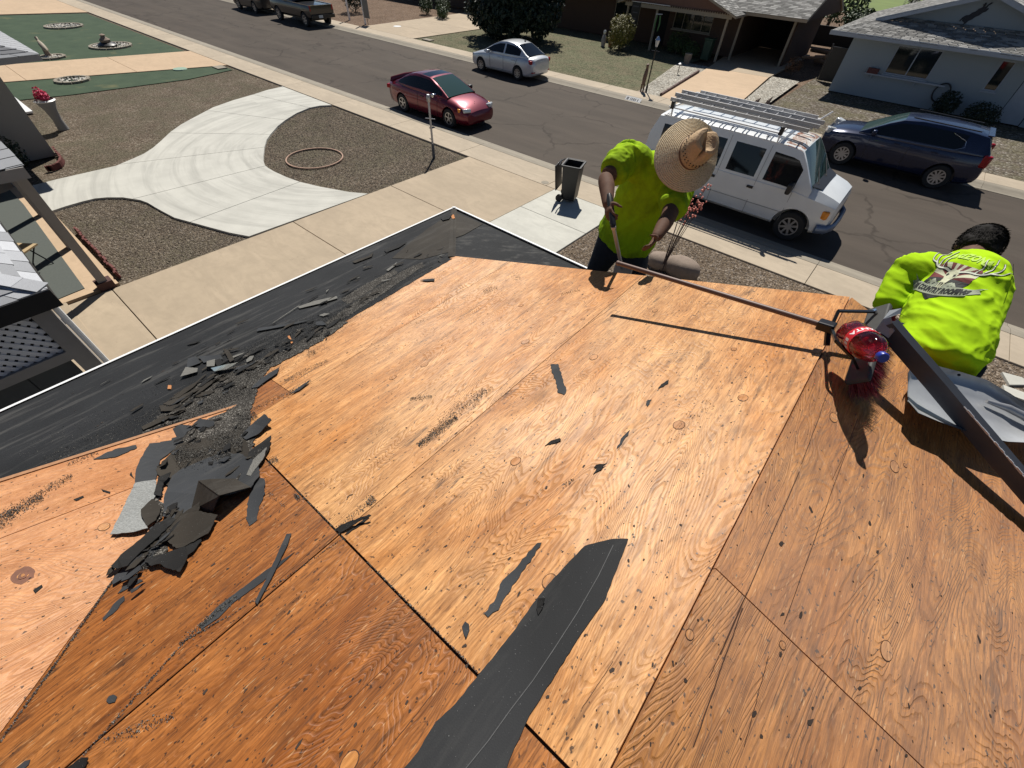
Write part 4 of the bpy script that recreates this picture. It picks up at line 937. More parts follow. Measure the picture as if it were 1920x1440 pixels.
# ---- small silver sedan
def ex1(r):
    for s in (1, -1):
        patch(r, 'taillight', -1.93, s * .70, .83, .34, .16, .15, 'red_lens', rz=-s * .5, bev=.03); patch(r, 'headlight', 1.88, s * .62, .66, .34, .18, .13, 'lamp_glass', rz=s * .5, bev=.03)
        patch(r, 'reflector', -2.11, s * .62, .42, .06, .22, .05, 'red_lens', rz=-s * .25)
        patch(r, 'wing_mirror', .72, s * .91, .96, .13, .2, .13, P_white, bev=.03)
        for x in (.02, -.95): patch(r, 'door_handle', x, s * .858, .80, .18, .03, .03, P_white, bev=.006)
    patch(r, 'licence_plate', -2.145, 0, .78, .02, .32, .16, 'plate', bev=0)
    seams(r, [[(.62, s * .863, .32), (.68, s * .862, .86)] for s in (1, -1)] + [[(-.30, s * .865, .30), (-.26, s * .85, .88)] for s in (1, -1)] + [[(-1.02, s * .86, .55), (-1.2, s * .845, .88)] for s in (1, -1)] + [[(.6, s * .864, .30), (-.95, s * .864, .30)] for s in (1, -1)])
    patch(r, 'antenna', -1.0, 0, 1.49, .1, .02, .06, 'black', bev=0)
secs = [(2.14, .42, .3, .50, .54), (2.08, .68, .22, .62, .66), (1.9, .79, .19, .70, .76), (1.5, .84, .18, .78, .87), (1.1, .85, .18, .84, .93), (.6, .853, .18, .87, .95), (0, .855, .18, .88, .95), (-.8, .855, .18, .89, .96), (-1.4, .85, .19, .90, .99), (-1.75, .83, .2, .89, 1.0), (-2.02, .76, .24, .86, .98), (-2.13, .66, .3, .78, .92), (-2.17, .5, .36, .66, .7)]
gh = [(1.18, .72, .92, .70, .93, 'p', 'w'), (.95, .75, .94, .68, 1.05, 'g', 'w'), (.55, .78, .95, .62, 1.25, 'g', 'w'), (.12, .79, .96, .57, 1.40, 'g', 'p'), (-.22, .79, .96, .56, 1.435, 'p', 'p'), (-.32, .79, .96, .56, 1.44, 'g', 'p'), (-.75, .78, .97, .56, 1.415, 'g', 'p'), (-1.0, .78, .98, .56, 1.37, 'g', 'r'), (-1.3, .76, .99, .60, 1.24, 'p', 'r'), (-1.6, .73, 1.0, .66, 1.08, 'p', 'r'), (-1.78, .70, 1.0, .68, 1.01, 'p', 'p')]
sv = sedan('parked_car', 'silver compact sedan parked across the street in front of the pale green yard', 'car', P_white, 0, secs, gh, 1.33, -1.24, .86, .30, 8, ex1)
place(sv, -17.96, 21.13, math.pi)
# ---- red sedan
def ex2(r):
    for s in (1, -1):
        patch(r, 'headlight', 2.10, s * .60, .66, .34, .30, .13, 'lamp_glass', rz=s * .42, ry=-.2, bev=.03); patch(r, 'turn_signal', 1.93, s * .80, .67, .16, .10, .11, 'amber', rz=s * .5, bev=.02)
        patch(r, 'fog_lamp', 2.27, s * .5, .36, .05, .28, .06, 'chrome', rz=s * .3)
        patch(r, 'taillight', -2.22, s * .66, .76, .22, .3, .14, 'red_lens', rz=-s * .4, bev=.03)
        patch(r, 'wing_mirror', .78, s * .98, .98, .14, .2, .13, 'chrome' if s < 0 else 'black', bev=.03)
        patch(r, 'door_handle', -.05, s * .897, .80, .2, .02, .03, 'black', bev=0)
    seams(r, [[(.78, s * .9, .3), (.85, s * .885, .88)] for s in (1, -1)] + [[(-.32, s * .9, .3), (-.3, s * .89, .88)] for s in (1, -1)])
    b = MB(); b.box((2.30, 0, .5), (.04, .62, .12)); b.box((1.98, .0, .84), (.02, .02, .01)); b.build('grille', M['black'], r)
    b = MB(); b.tube([(-1.98, -.74, .93), (-2.0, -.72, 1.00), (-2.04, 0, 1.03), (-2.0, .72, 1.00), (-1.98, .74, .93)], [(.10, .03)] * 5, 10); b.build('spoiler', P_red, r, 50)
    for s in (1, -1):
        b = MB(); b.bar((1.25, s * .1, .935), (.98, s * .55, .962), .02, .012); b.build('wiper', M['black'], r)
secs = [(2.36, .45, .32, .46, .50), (2.30, .70, .22, .58, .62), (2.1, .82, .19, .68, .74), (1.7, .88, .18, .77, .87), (1.2, .89, .18, .83, .94), (.7, .893, .18, .87, .97), (0, .895, .18, .88, .97), (-.9, .895, .18, .89, .98), (-1.5, .89, .19, .90, .99), (-1.9, .86, .21, .88, .97), (-2.2, .77, .26, .84, .92), (-2.33, .66, .33, .7, .78)]
gh = [(1.28, .76, .93, .74, .94, 'p', 'w'), (1.0, .78, .95, .69, 1.08, 'g', 'w'), (.62, .81, .96, .63, 1.25, 'g', 'w'), (.28, .82, .97, .58, 1.37, 'g', 'p'), (.16, .82, .97, .57, 1.39, 'g', 's'), (-.33, .82, .97, .56, 1.405, 'g', 'p'), (-.62, .82, .97, .56, 1.395, 'g', 'p'), (-.95, .81, .97, .56, 1.34, 'g', 'r'), (-1.25, .79, .98, .60, 1.23, 'g', 'r'), (-1.55, .76, .98, .66, 1.08, 'p', 'r'), (-1.78, .73, .98, .69, 1.0, 'p', 'p')]
rc = sedan('parked_car', 'dark red sedan with sunroof and rear spoiler parked at the near kerb', 'car', P_red, 0, secs, gh, 1.42, -1.30, .90, .325, 5, ex2)
place(rc, -15.12, 13.45, 0)
# ---- navy SUV
def suv_ring(x, w, zb, zs, zt): return lower_ring(x, w, zb, zs, zt)
def ex3(r):
    for s in (1, -1):
        patch(r, 'headlight', 2.12, s * .68, .92, .36, .22, .18, 'lamp_glass', rz=s * .5, ry=-.15, bev=.04); patch(r, 'taillight', -2.26, s * .80, 1.02, .22, .16, .34, 'red_lens', rz=-s * .3, bev=.04)
        patch(r, 'wing_mirror', .86, s * 1.0, 1.18, .14, .22, .16, P_suv, bev=.04)
        for x in (.1, -.95): patch(r, 'door_handle', x, s * .928, 1.0, .2, .03, .03, P_suv, bev=.006)
        b = MB(); b.tube([(.95, s * .872, 1.105), (-.4, s * .882, 1.115), (-1.35, s * .872, 1.15), (-1.56, s * .85, 1.27), (-1.5, s * .80, 1.42), (-1.1, s * .74, 1.55)], .008, 6); b.build('window_trim', M['chrome'], r)
        b = MB(); b.bar((.1, s * .64, 1.715), (-1.7, s * .62, 1.69), .03, .03); b.build('roof_rail', M['black'], r)
    seams(r, [[(.82, s * .93, .36), (.9, s * .915, 1.02)] for s in (1, -1)] + [[(-.28, s * .932, .36), (-.26, s * .92, 1.02)] for s in (1, -1)])
    patch(r, 'grille', 2.3, 0, .78, .04, 1.0, .26, 'black'); patch(r, 'rear_spoiler', -1.98, 0, 1.62, .16, 1.16, .03, P_suv, bev=.01); patch(r, 'licence_plate', -2.36, 0, .9, .02, .32, .16, 'plate', bev=0)
    b = MB(); b.tube([(-1.75, 0, 1.69), (-1.95, 0, 1.78)], .006, 6); b.build('antenna', M['black'], r)
    for s in (-1,):
        b = MB(); b.bar((1.28, .1, 1.08), (1.02, .55, 1.13), .025, .015); b.build('wiper', M['black'], r)
secs = [(2.36, .55, .40, .66, .72), (2.28, .80, .27, .82, .88), (2.05, .89, .24, .94, 1.0), (1.6, .92, .24, .99, 1.07), (1.1, .925, .24, 1.03, 1.11), (.6, .925, .24, 1.05, 1.12), (-.3, .925, .24, 1.06, 1.13), (-1.2, .925, .25, 1.08, 1.15), (-1.8, .92, .26, 1.10, 1.16), (-2.15, .87, .30, 1.12, 1.16), (-2.33, .78, .38, 1.0, 1.06), (-2.38, .7, .44, .8, .84)]
gh = [(1.30, .82, 1.07, .80, 1.08, 'p', 'w'), (1.0, .84, 1.09, .76, 1.24, 'g', 'w'), (.62, .86, 1.10, .71, 1.45, 'g', 'w'), (.28, .87, 1.11, .67, 1.60, 'g', 'p'), (-.2, .87, 1.12, .66, 1.655, 'g', 'p'), (-.75, .87, 1.13, .66, 1.66, 'g', 'p'), (-1.2, .865, 1.14, .66, 1.65, 'g', 'p'), (-1.5, .86, 1.15, .66, 1.635, 'p', 'p'), (-1.9, .83, 1.15, .66, 1.60, 'p', 'p'), (-2.0, .81, 1.15, .66, 1.58, 'p', 'r'), (-2.22, .78, 1.15, .70, 1.24, 'p', 'p'), (-2.28, .76, 1.13, .74, 1.15, 'p', 'p')]
su = sedan('parked_car', 'dark blue SUV parked across the street in front of the white house', 'car', P_suv, 0, secs, gh, 1.44, -1.42, .93, .36, 10, ex3)
place(su, .05, 20.95, math.pi)
# ---- black pickup and the dark car ahead of it
def ex4(r):
    for s in (1, -1):
        patch(r, 'taillight', -2.66, s * .86, 1.05, .06, .1, .28, 'red_lens'); patch(r, 'headlight', 2.6, s * .7, .95, .08, .3, .2, 'lamp_glass'); patch(r, 'wing_mirror', .75, s * 1.05, 1.35, .12, .22, .2, 'black')
    patch(r, 'bumper', -2.76, 0, .62, .16, 1.75, .2, 'black'); patch(r, 'licence_plate', -2.85, .25, .62, .02, .3, .15, 'plate', bev=0)
    b = MB(); b.box((-1.6, 0, 1.14), (1.95, 1.5, .02)); b.build('bed_cover', M['black'], r)
    b = MB(); b.bar((-.62, .86, 1.215), (-2.66, .86, 1.2), .06, .03); b.bar((-.62, -.86, 1.215), (-2.66, -.86, 1.2), .06, .03); b.bar((-2.66, .86, 1.2), (-2.66, -.86, 1.2), .05, .03); b.build('bed_rail', M['chrome'], r)
secs = [(2.68, .7, .55, 1.0, 1.05), (2.62, .88, .48, 1.08, 1.14), (2.3, .94, .46, 1.13, 1.22), (1.2, .95, .46, 1.17, 1.26), (.0, .95, .46, 1.18, 1.2), (-1.5, .95, .46, 1.18, 1.2), (-2.5, .95, .48, 1.18, 1.2), (-2.68, .93, .52, 1.17, 1.19)]
gh = [(1.1, .84, 1.22, .82, 1.23, 'p', 'w'), (.85, .86, 1.22, .76, 1.45, 'g', 'w'), (.5, .87, 1.22, .70, 1.76, 'g', 'p'), (.3, .87, 1.22, .69, 1.79, 'g', 'p'), (-.45, .87, 1.22, .69, 1.78, 'p', 'p'), (-.55, .87, 1.22, .69, 1.74, 'p', 'r'), (-.66, .86, 1.22, .78, 1.24, 'p', 'p')]
pk = sedan('pickup_truck', 'black pickup truck with chrome bed rails parked across the street', 'truck', P_blk, 0, secs, gh, 1.72, -1.78, .95, .40, 6, ex4)
place(pk, -37.92, 21.1, math.pi)
def ex5(r):
    for s in (1, -1): patch(r, 'taillight', -2.26, s * .80, 1.02, .1, .16, .34, 'red_lens', bev=.02)
secs = [(2.36, .55, .40, .66, .72), (2.28, .80, .27, .82, .88), (2.05, .89, .24, .94, 1.0), (1.1, .925, .24, 1.03, 1.11), (-.3, .925, .24, 1.06, 1.13), (-1.8, .92, .26, 1.10, 1.16), (-2.15, .87, .30, 1.12, 1.16), (-2.33, .78, .38, 1.0, 1.06)]
gh = [(1.30, .82, 1.07, .80, 1.08, 'p', 'w'), (.62, .86, 1.10, .71, 1.45, 'g', 'w'), (.28, .87, 1.11, .67, 1.62, 'g', 'p'), (-1.5, .86, 1.15, .66, 1.65, 'p', 'p'), (-2.0, .81, 1.15, .66, 1.60, 'p', 'r'), (-2.26, .78, 1.13, .72, 1.2, 'p', 'p')]
dk = sedan('parked_car', 'dark grey car parked ahead of the black pickup at the top edge', 'car', P_gry, 0, secs, gh, 1.3, -1.3, .93, .36, 6, ex5)
place(dk, -44.75, 21.2, math.pi)

# ---- the white work van
WR = .37
van = empty('work_van', label='white work van with rusty roof front and ladder rack at the near kerb', cat='van')
def vring(x, w, zb, zs, zt):
    return [(0, zb), (w * .88, zb), (w * .975, zb + .08), (w * .99, zb + .3), (w, lerp(zb, zs, .6)), (w * .975, zs - .02), (w * .955, zs), (w * .8, zt - .005), (w * .5, zt + .01), (0, zt + .02)]
vs_, fs_ = loft_body([(2.54, .68, .44, .96, 1.03), (2.48, .88, .40, 1.04, 1.14), (2.32, .94, .36, 1.09, 1.21), (2.06, .97, .32, 1.13, 1.28), (1.76, .99, .30, 1.17, 1.35), (1.5, 1.0, .30, 1.2, 1.42), (.6, 1.0, .30, 1.2, 1.42), (-1.0, 1.0, .30, 1.2, 1.42), (-2.5, 1.0, .32, 1.2, 1.42), (-2.74, .98, .36, 1.2, 1.42), (-2.78, .94, .42, 1.15, 1.36)], vring)
b = MB(); b.add(vs_, fs_); vb_ = b.build('body', P_van, van); fix(vb_.data); carve(vb_, [(ax, s * .98, .46, .62) for ax in (1.72, -1.78) for s in (1, -1)])
vb_.data.polygons.foreach_set('use_smooth', [True] * len(vb_.data.polygons)); vb_.data.set_sharp_from_angle(angle=math.radians(30))
# cabin: tall side walls with separate panes
def vs_w(z): return lerp(.965, .80, max(0, (z - 1.16) / (2.06 - 1.16)) ** 1.25)
st = [(1.80, .955, 1.16, .93, 1.30, 'p', 'w'), (1.62, .96, 1.16, .90, 1.52, 'p', 'w'), (1.40, .965, 1.16, .85, 1.80, 'g1', 'w'), (1.22, .965, 1.16, .80, 2.00, 'g1', 'p'), (1.08, .965, 1.16, .795, 2.04, 'g1', 'p'), (.62, .965, 1.16, .79, 2.07, 'p', 'p'), (.40, .965, 1.16, .79, 2.075, 'g2', 'p'), (-.36, .965, 1.16, .79, 2.08, 'p', 'p'), (-.60, .965, 1.16, .79, 2.08, 'g3', 'p'), (-1.45, .965, 1.16, .79, 2.075, 'p', 'p'), (-1.65, .965, 1.16, .79, 2.07, 'g4', 'p'), (-2.4, .96, 1.16, .79, 2.05, 'p', 'p'), (-2.60, .955, 1.16, .78, 2.02, 'p', 'p'), (-2.78, .93, 1.16, .80, 1.60, 'p', 'p')]
gh_ = greenhouse(van, st, P_van, crown=.05, side_t=(.10, .80))
for s in (1, -1):
    patch(van, 'headlight', 2.43, s * .70, .86, .14, .26, .2, 'lamp_glass', rz=s * .3, bev=.03); patch(van, 'turn_signal', 2.30, s * .89, .86, .24, .12, .2, 'amber', rz=s * .45, bev=.03)
    patch(van, 'taillight', -2.76, s * .90, 1.0, .06, .1, .4, 'red_lens')
    patch(van, 'wing_mirror', 1.34, s * 1.10, 1.28, .12, .26, .26, 'black', bev=.04)
    for x in (.42, -.62): patch(van, 'door_handle', x, s * 1.003, 1.02, .16, .03, .06, 'black', bev=.008)
    for ax in (1.72, -1.78): make_wheel(van, ax, s * .86, .37, .24, s, 8, 'rim' if s > 0 else 'rim')
seams(van, [[(1.42, s * 1.003, .45), (1.42, s * .985, 1.16)] for s in (1, -1)] + [[(.50, s * 1.006, .33), (.50, s * .975, 1.2), (.50, s * .81, 2.0)] for s in (1, -1)] + [[(-.52, s * 1.006, .33), (-.52, s * .975, 1.2), (-.52, s * .81, 2.0)] for s in (1, -1)] + [[(-1.55, s * 1.006, .33), (-1.55, s * .975, 1.2), (-1.55, s * .81, 2.0)] for s in (1, -1)] + [[(1.42, s * 1.003, .66), (-2.7, s * 1.003, .66)] for s in (1, -1)], 'grey_trim')
b = MB(); b.tube([(2.30, -.99, .52), (2.51, -.88, .52), (2.62, -.6, .53), (2.64, 0, .53), (2.62, .6, .53), (2.51, .88, .52), (2.30, .99, .52)], [(.055, .11)] * 7, 8); b.build('bumper', simple('blue_grey_bumper', (.13, .17, .26), .35, .5), van, 50)
patch(van, 'grille', 2.525, 0, .80, .04, 1.1, .22, 'black')
b = MB(); b.add([(2.0, -.70, 1.305), (2.0, .70, 1.305), (1.76, .86, 1.372), (1.76, -.86, 1.372)], [(0, 1, 2, 3)]); b.v = [(x, y, z + .012) for x, y, z in b.v]; b.build('cowl_panel', M['black'], van)
for y0 in (-.55, .2):
    b = MB(); b.bar((1.84, y0, 1.36), (1.58, y0 + .55, 1.60), .022, .02); b.build('wiper', M['black'], van)
# rusty paint at the roof front
def rustmat():
    t = NT('rusted_roof_paint'); a = t.noise(t.co((1, .5, 1)), 4, 6, .7, .8)
    col = t.mix(t.ramp(a, [(.42, 0), (.58, 1)]), (.6, .6, .57), t.mix(t.noise(t.co(), 30, 4), (.09, .025, .01), (.30, .11, .05))); return t.out(col, .8)
b = MB(); nn = 10
def roofz(x, y): # follow the crowned roof
    zt = np.interp(x, [1.06, 1.25][0:1] + [1.25] if False else [.62, 1.08, 1.22], [2.07, 2.04, 2.00]); wt = .795; a = abs(y) / wt
    return zt + .05 * np.interp(a, [0, .5, .93, 1], [1, .85, .35, 0])
vs2 = []
for i, x in enumerate((.74, .84, .94, 1.03, 1.11, 1.20)):
    for k in range(nn + 1):
        y = -.79 + 1.58 * k / nn; vs2.append((x, y, roofz(x, y) + .004))
b.add(vs2, [(i * (nn + 1) + k, (i + 1) * (nn + 1) + k, (i + 1) * (nn + 1) + k + 1, i * (nn + 1) + k + 1) for i in range(5) for k in range(nn)])
o = b.build('roof_rust', rustmat(), van, 60); o['label'] = 'rusty band across the front of the van roof'
# drip rail clamps and roof ribs, gutters
for x in (-2.45, -1.55, -.65, .25):
    for s in (1, -1):
        b = MB(); b.bar((x, s * .80, 2.065), (x, s * .60, 2.115), .035, .012); b.bar((x + .07, s * .80, 2.065), (x + .07, s * .60, 2.115), .012, .012); b.build('roof_strap', M['black'], van)
b = MB()
for s in (1, -1): b.bar((.8, s * .78, 2.06), (-2.5, s * .78, 2.06), .03, .02)
b.build('drip_rail', M['white'], van)
# rack
b = MB(); RZK = 2.34
for x in (-2.3, .55):
    b.bar((x, -.86, RZK - .05), (x, .86, RZK - .05), .05, .035)
    for s in (1, -1): b.bar((x, s * .78, 2.07), (x, s * .84, RZK), .05, .03, (1, 0, 0))
b.bar((-2.4, .86, RZK), (.85, .86, RZK), .035, .035); b.bar((-2.4, -.86, RZK - .06), (.6, -.86, RZK - .06), .03, .03)
b.tube([(.85, .86, RZK), (1.0, .86, RZK + .02), (1.18, .86, RZK + .22)], .02, 8)
b.build('ladder_rack', M['white'], van)
for x in (-2.3, .55):
    patch(van, 'rack_clamp', x, -.86, RZK + .0, .09, .1, .18, 'black', bev=.01)
place(van, -2.86, 13.78, 0)
# ladders on the rack, each a thing of its own
def ladder(label, x0, x1, y0, wd, z, rung=.305, mat='alu', cat='ladder', edge=.045, grp='ladders on the van rack'):
    r = empty('ladder', (x0, y0, z), label=label, cat=cat, group=grp); L = x1 - x0
    for yy in (0, wd):
        b = MB(); b.box((L / 2, yy, 0), (L, .028, .085)); b.build('rail', M[mat], r)
    k = int((L - .3) / rung); proto = None
    for i in range(k):
        b = MB()
        if proto is None: b.tube([(0, .01, 0), (0, wd - .01, 0)], .017, 8); proto = b.mesh('rung')
        o = link('rung', proto, [], r) if len(proto.materials) else link('rung', proto, M[mat], r); o.location = (.18 + i * rung, 0, 0)
    return r
ladder('aluminium extension ladder lying outermost on the white van, kerb side', -5.35, -1.78, 13.12, .36, 2.31, grp='ladders on the van rack')
ladder('upper aluminium ladder section stacked beside the outermost one on the van', -5.30, -1.62, 13.22, .42, 2.41)
ladder('third ladder on the far half of the van rack', -5.05, -1.9, 14.0, .38, 2.33)
# ================================================================ helpers for buildings and plants
def shingles(name, quad, mats, parent, tab=.33, exp=.16, th=.012, seed=1, single=False, clipf=None):
    """quad: eave left, eave right, top right, top left (world). Courses of tabs laid from the eave up."""
    e0, e1, t1, t0 = [Vector(q) for q in quad]; r = random.Random(seed)
    H_ = ((t0 - e0).length + (t1 - e1).length) / 2; n = int(H_ / exp); nr = (e1 - e0).cross(t0 - e0).normalized()
    if nr.z < 0: nr = -nr
    b = MB(); out = []
    for i in range(n):
        a0, a1 = e0.lerp(t0, i / n), e1.lerp(t1, i / n); b0, b1 = e0.lerp(t0, (i + 1.25) / n), e1.lerp(t1, (i + 1.25) / n)
        L = (a1 - a0).length; k = max(1, int(L / tab)); off = r.random()
        for j in range(-1, k + 1):
            s0, s1 = max(0, (j + off) / k), min(1, (j + 1 + off) / k - .004)
            if s1 <= s0 + .002: continue
            d = (b0 - a0).normalized() * r.uniform(-.012, .004)
            p = [a0.lerp(a1, s0) + d, a0.lerp(a1, s1) + d, b0.lerp(b1, s1), b0.lerp(b1, s0)]
            if clipf and not clipf(p): continue
            top = [p[0] + nr * th * 1.6, p[1] + nr * th * 1.6, p[2] + nr * th * .3, p[3] + nr * th * .3]
            bb = MB() if single else b
            bb.add(top + [p[0], p[1]], [(0, 1, 2, 3), (4, 5, 1, 0)], 0 if single else r.randrange(len(mats)))
            if single: out.append(bb.build('shingle', mats[0], parent))
    if single: return out
    o = b.build(name, mats, parent); return tag(o, kind='stuff')
sf = [shingle_mat('shingle_tone', tuple(.25 * k * c for c in (1, .98, .93))) for k in (.75, 1.0, 1.35, .6)]
def leafcloud(name, blobs, n, size, mat, parent, seed=0, droop=0):
    r = np.random.default_rng(seed); V = []; Fc = []
    vol = np.array([b_[1][0] * b_[1][1] * b_[1][2] for b_ in blobs]); pk = r.choice(len(blobs), n, p=vol / vol.sum())
    cl = [np.array([mnoise.noise(Vector((i * .37, seed, 0)))]) for i in range(3)]
    out = []
    for i in pk:
        c, rad = blobs[i]; d = r.normal(0, 1, 3); d /= np.linalg.norm(d); q = r.uniform(.35, 1) ** .45
        p = np.array(c) + d * q * np.array(rad)
        nz = mnoise.noise(Vector(p * 1.3 / max(.3, min(rad))) ) + .6 * mnoise.noise(Vector(p * 3.1 / max(.3, min(rad))))
        if nz < -.16 and q > .5: continue
        out.append((p + d * nz * np.array(rad) * .22, d))
    for p, d in out:
        nv = d + r.normal(0, .7, 3); nv[2] += .4; nv /= np.linalg.norm(nv); u = np.cross(nv, r.normal(0, 1, 3)); u /= np.linalg.norm(u); v = np.cross(nv, u); s = size * r.uniform(.5, 1.3)
        b0 = len(V); V += [tuple(p - u * s), tuple(p + v * s * .5 + nv * s * .15), tuple(p + u * s), tuple(p - v * s * .5 + nv * s * .15)]; Fc += [(b0, b0 + 1, b0 + 2, b0 + 3)]
    me = bpy.data.meshes.new(name); me.from_pydata(V, [], Fc); return link(name, me, mat, parent)
def tree(name, label, cat, loc, blobs, n, size, mat, th, tr, seed=0, group=None, limbs=4):
    r_ = random.Random(seed); root = empty(name, loc, label=label, cat=cat, group=group)
    b = MB(); b.tube([(0, 0, -.1), (.03, .02, th * .5), (-.02, .05, th)], [tr * 1.3, tr, tr * .75], 8)
    for i in range(limbs):
        a = i * 6.28 / limbs + .5; b.tube([(0, 0, th * .8), (math.cos(a) * th * .35, math.sin(a) * th * .35, th * 1.25), (math.cos(a) * th * .6, math.sin(a) * th * .6, th * 1.7)], [tr * .6, tr * .4, tr * .15], 6)
    b.build('trunk', M['bark'], root, 60)
    leafcloud('crown', blobs, n, size, mat, root, seed); return root
# ================================================================ white house across the street
wh = empty('neighbouring_house', label='white stucco house with grey shingle roof and a bucking horse emblem on its gable', cat='house')
WX0, WY0, ZE = -4.3, 31.2, 2.38
def boxp(name, x0, x1, y0, y1, z0, z1, mat, parent): 
    b = MB(); b.box(((x0 + x1) / 2, (y0 + y1) / 2, (z0 + z1) / 2), (x1 - x0, y1 - y0, z1 - z0)); return b.build(name, M[mat] if isinstance(mat, str) else mat, parent)
def wall_holes(name, x0, x1, z0, z1, y, holes, mat, parent, th=.16):
    # wall facing -Y with rectangular openings; built from blocks
    xs = sorted({x0, x1, *[h[0] for h in holes], *[h[1] for h in holes]}); b = MB()
    for a, c in zip(xs[:-1], xs[1:]):
        hs = sorted([(h[2], h[3]) for h in holes if h[0] <= a + 1e-6 and h[1] >= c - 1e-6]); z = z0
        for lo, hi in hs:
            if lo > z: b.box(((a + c) / 2, y + th / 2, (z + lo) / 2), (c - a, th, lo - z))
            z = hi
        if z < z1: b.box(((a + c) / 2, y + th / 2, (z + z1) / 2), (c - a, th, z1 - z))
    return b.build(name, M[mat], parent)
def window(x0, x1, z0, z1, y, parent, frame='trim_blue', mull=1, sill=True):
    b = MB(); w_ = .05
    for (a, c, d, e) in ((x0, x1, z0, z0 + w_), (x0, x1, z1 - w_, z1), (x0, x0 + w_, z0 + w_, z1 - w_), (x1 - w_, x1, z0 + w_, z1 - w_)): b.box(((a + c) / 2, y + .05, (d + e) / 2), (c - a, .05, e - d))
    for k in range(mull): xm = x0 + (x1 - x0) * (k + 1) / (mull + 1); b.box((xm, y + .045, (z0 + z1) / 2), (.045, .04, z1 - z0 - 2 * w_))
    f = b.build('window', M[frame], parent)
    boxp('pane', x0 + w_, x1 - w_, y + .07, y + .08, z0 + w_, z1 - w_, 'pane', f)
    if sill: boxp('sill', x0 - .05, x1 + .05, y - .05, y + .02, z0 - .07, z0 - .004, frame, f)
    return f
holes = [(-2.34, -.53, 1.05, 2.16), (1.62, 2.12, 1.04, 2.14), (2.75, 3.7, 0, 2.05)]
wall_holes('wall', WX0, 4.4, 0, 2.42, WY0, holes, 'stucco_white', wh)
boxp('wall', WX0, WX0 + .16, WY0 + .16, 41, 0, 2.42, 'stucco_white', wh)
window(*holes[0][:2], *holes[0][2:], WY0, wh); window(*holes[1][:2], *holes[1][2:], WY0, wh, mull=0)
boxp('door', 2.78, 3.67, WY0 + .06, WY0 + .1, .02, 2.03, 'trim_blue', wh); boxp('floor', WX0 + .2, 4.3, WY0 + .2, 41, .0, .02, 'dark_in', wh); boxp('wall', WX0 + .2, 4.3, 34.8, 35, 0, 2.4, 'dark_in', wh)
b = MB(); b.box((-1.4, WY0 - .12, .96), (3.4, .1, .06)); b.box((-2.75, WY0 - .06, .86), (.04, .12, .16)); b.box((-.9, WY0 - .06, .86), (.04, .12, .16)); b.build('flower_shelf', M['trim_blue'], wh)
boxp('flower_box', -3.02, -2.55, WY0 - .2, WY0 - .04, .99, 1.2, simple('maroon_box', (.09, .02, .02)), wh)
XP, YG = 0.0, 31.75; ZP = ZE + (XP + 5.3) / 3
zsk = lambda y: ZE + (y - 30.4) / 3
# roof planes
def rp(name, pts, parent, mat, th=.10): b = MB(); b.prism(pts, (0, 0, -th)); return b.build(name, M[mat] if isinstance(mat, str) else mat, parent)
ER = 5.3
rp('roof', [(-ER, 30.4, ZE), (ER, 30.4, ZE), (ER - 1.45, 31.85, zsk(31.85)), (-ER + 1.45, 31.85, zsk(31.85))], wh, 'trim_blue', .12)
rp('roof', [(-ER, 30.4, ZE), (-ER + 1.45, 31.85, zsk(31.85)), (XP, YG, ZP), (XP, 43, ZP), (-ER, 43, ZE)], wh, 'trim_blue', .12)
rp('roof', [(ER, 30.4, ZE), (ER, 43, ZE), (XP, 43, ZP), (XP, YG, ZP), (ER - 1.45, 31.85, zsk(31.85))], wh, 'trim_blue', .12)
up = Vector((0, 0, .004))
shingles('shingles', [Vector((-ER, 30.38, ZE)) + up, Vector((ER, 30.38, ZE)) + up, Vector((ER - 1.9, 32.25, zsk(32.25))) + up, Vector((-ER + 1.85, 32.25, zsk(32.25))) + up], sf, wh, .36, .15, seed=3)
xl = -ER + 1.45
shingles('shingles', [Vector((-ER, 43, ZE)) + up, Vector((-ER, 31.75, ZE)) + up, Vector((XP, YG, ZP)) + up, Vector((XP, 43, ZP)) + up], sf, wh, .36, .15, seed=4)
shingles('shingles', [Vector((-ER, 31.76, ZE)) + up, Vector((-ER, 30.42, ZE)) + up, Vector((xl, 31.85, zsk(31.85))) + up, Vector((xl, 31.86, zsk(31.85))) + up], sf, wh, .36, .15, seed=5)
shingles('shingles', [Vector((ER, 31.75, ZE)) + up, Vector((ER, 43, ZE)) + up, Vector((XP, 43, ZP)) + up, Vector((XP, YG, ZP)) + up], sf, wh, .36, .15, seed=6)
yw = 32.35
b = MB(); b.prism([(-ER + 2.0, yw, zsk(yw) - .12), (XP, yw, ZP - .1), (ER - 2.0, yw, zsk(yw) - .12)], (0, .1, 0)); b.build('gable_wall', M['stucco_white'], wh)
for s in (-1, 1):
    x1 = XP + s * (ER - 1.45); b = MB(); b.bar((x1, YG + .03, zsk(31.85) - .02), (XP, YG + .03, ZP - .07), .03, .17, (0, 0, 1)); b.build('rake_board', M['trim_blue'], wh)
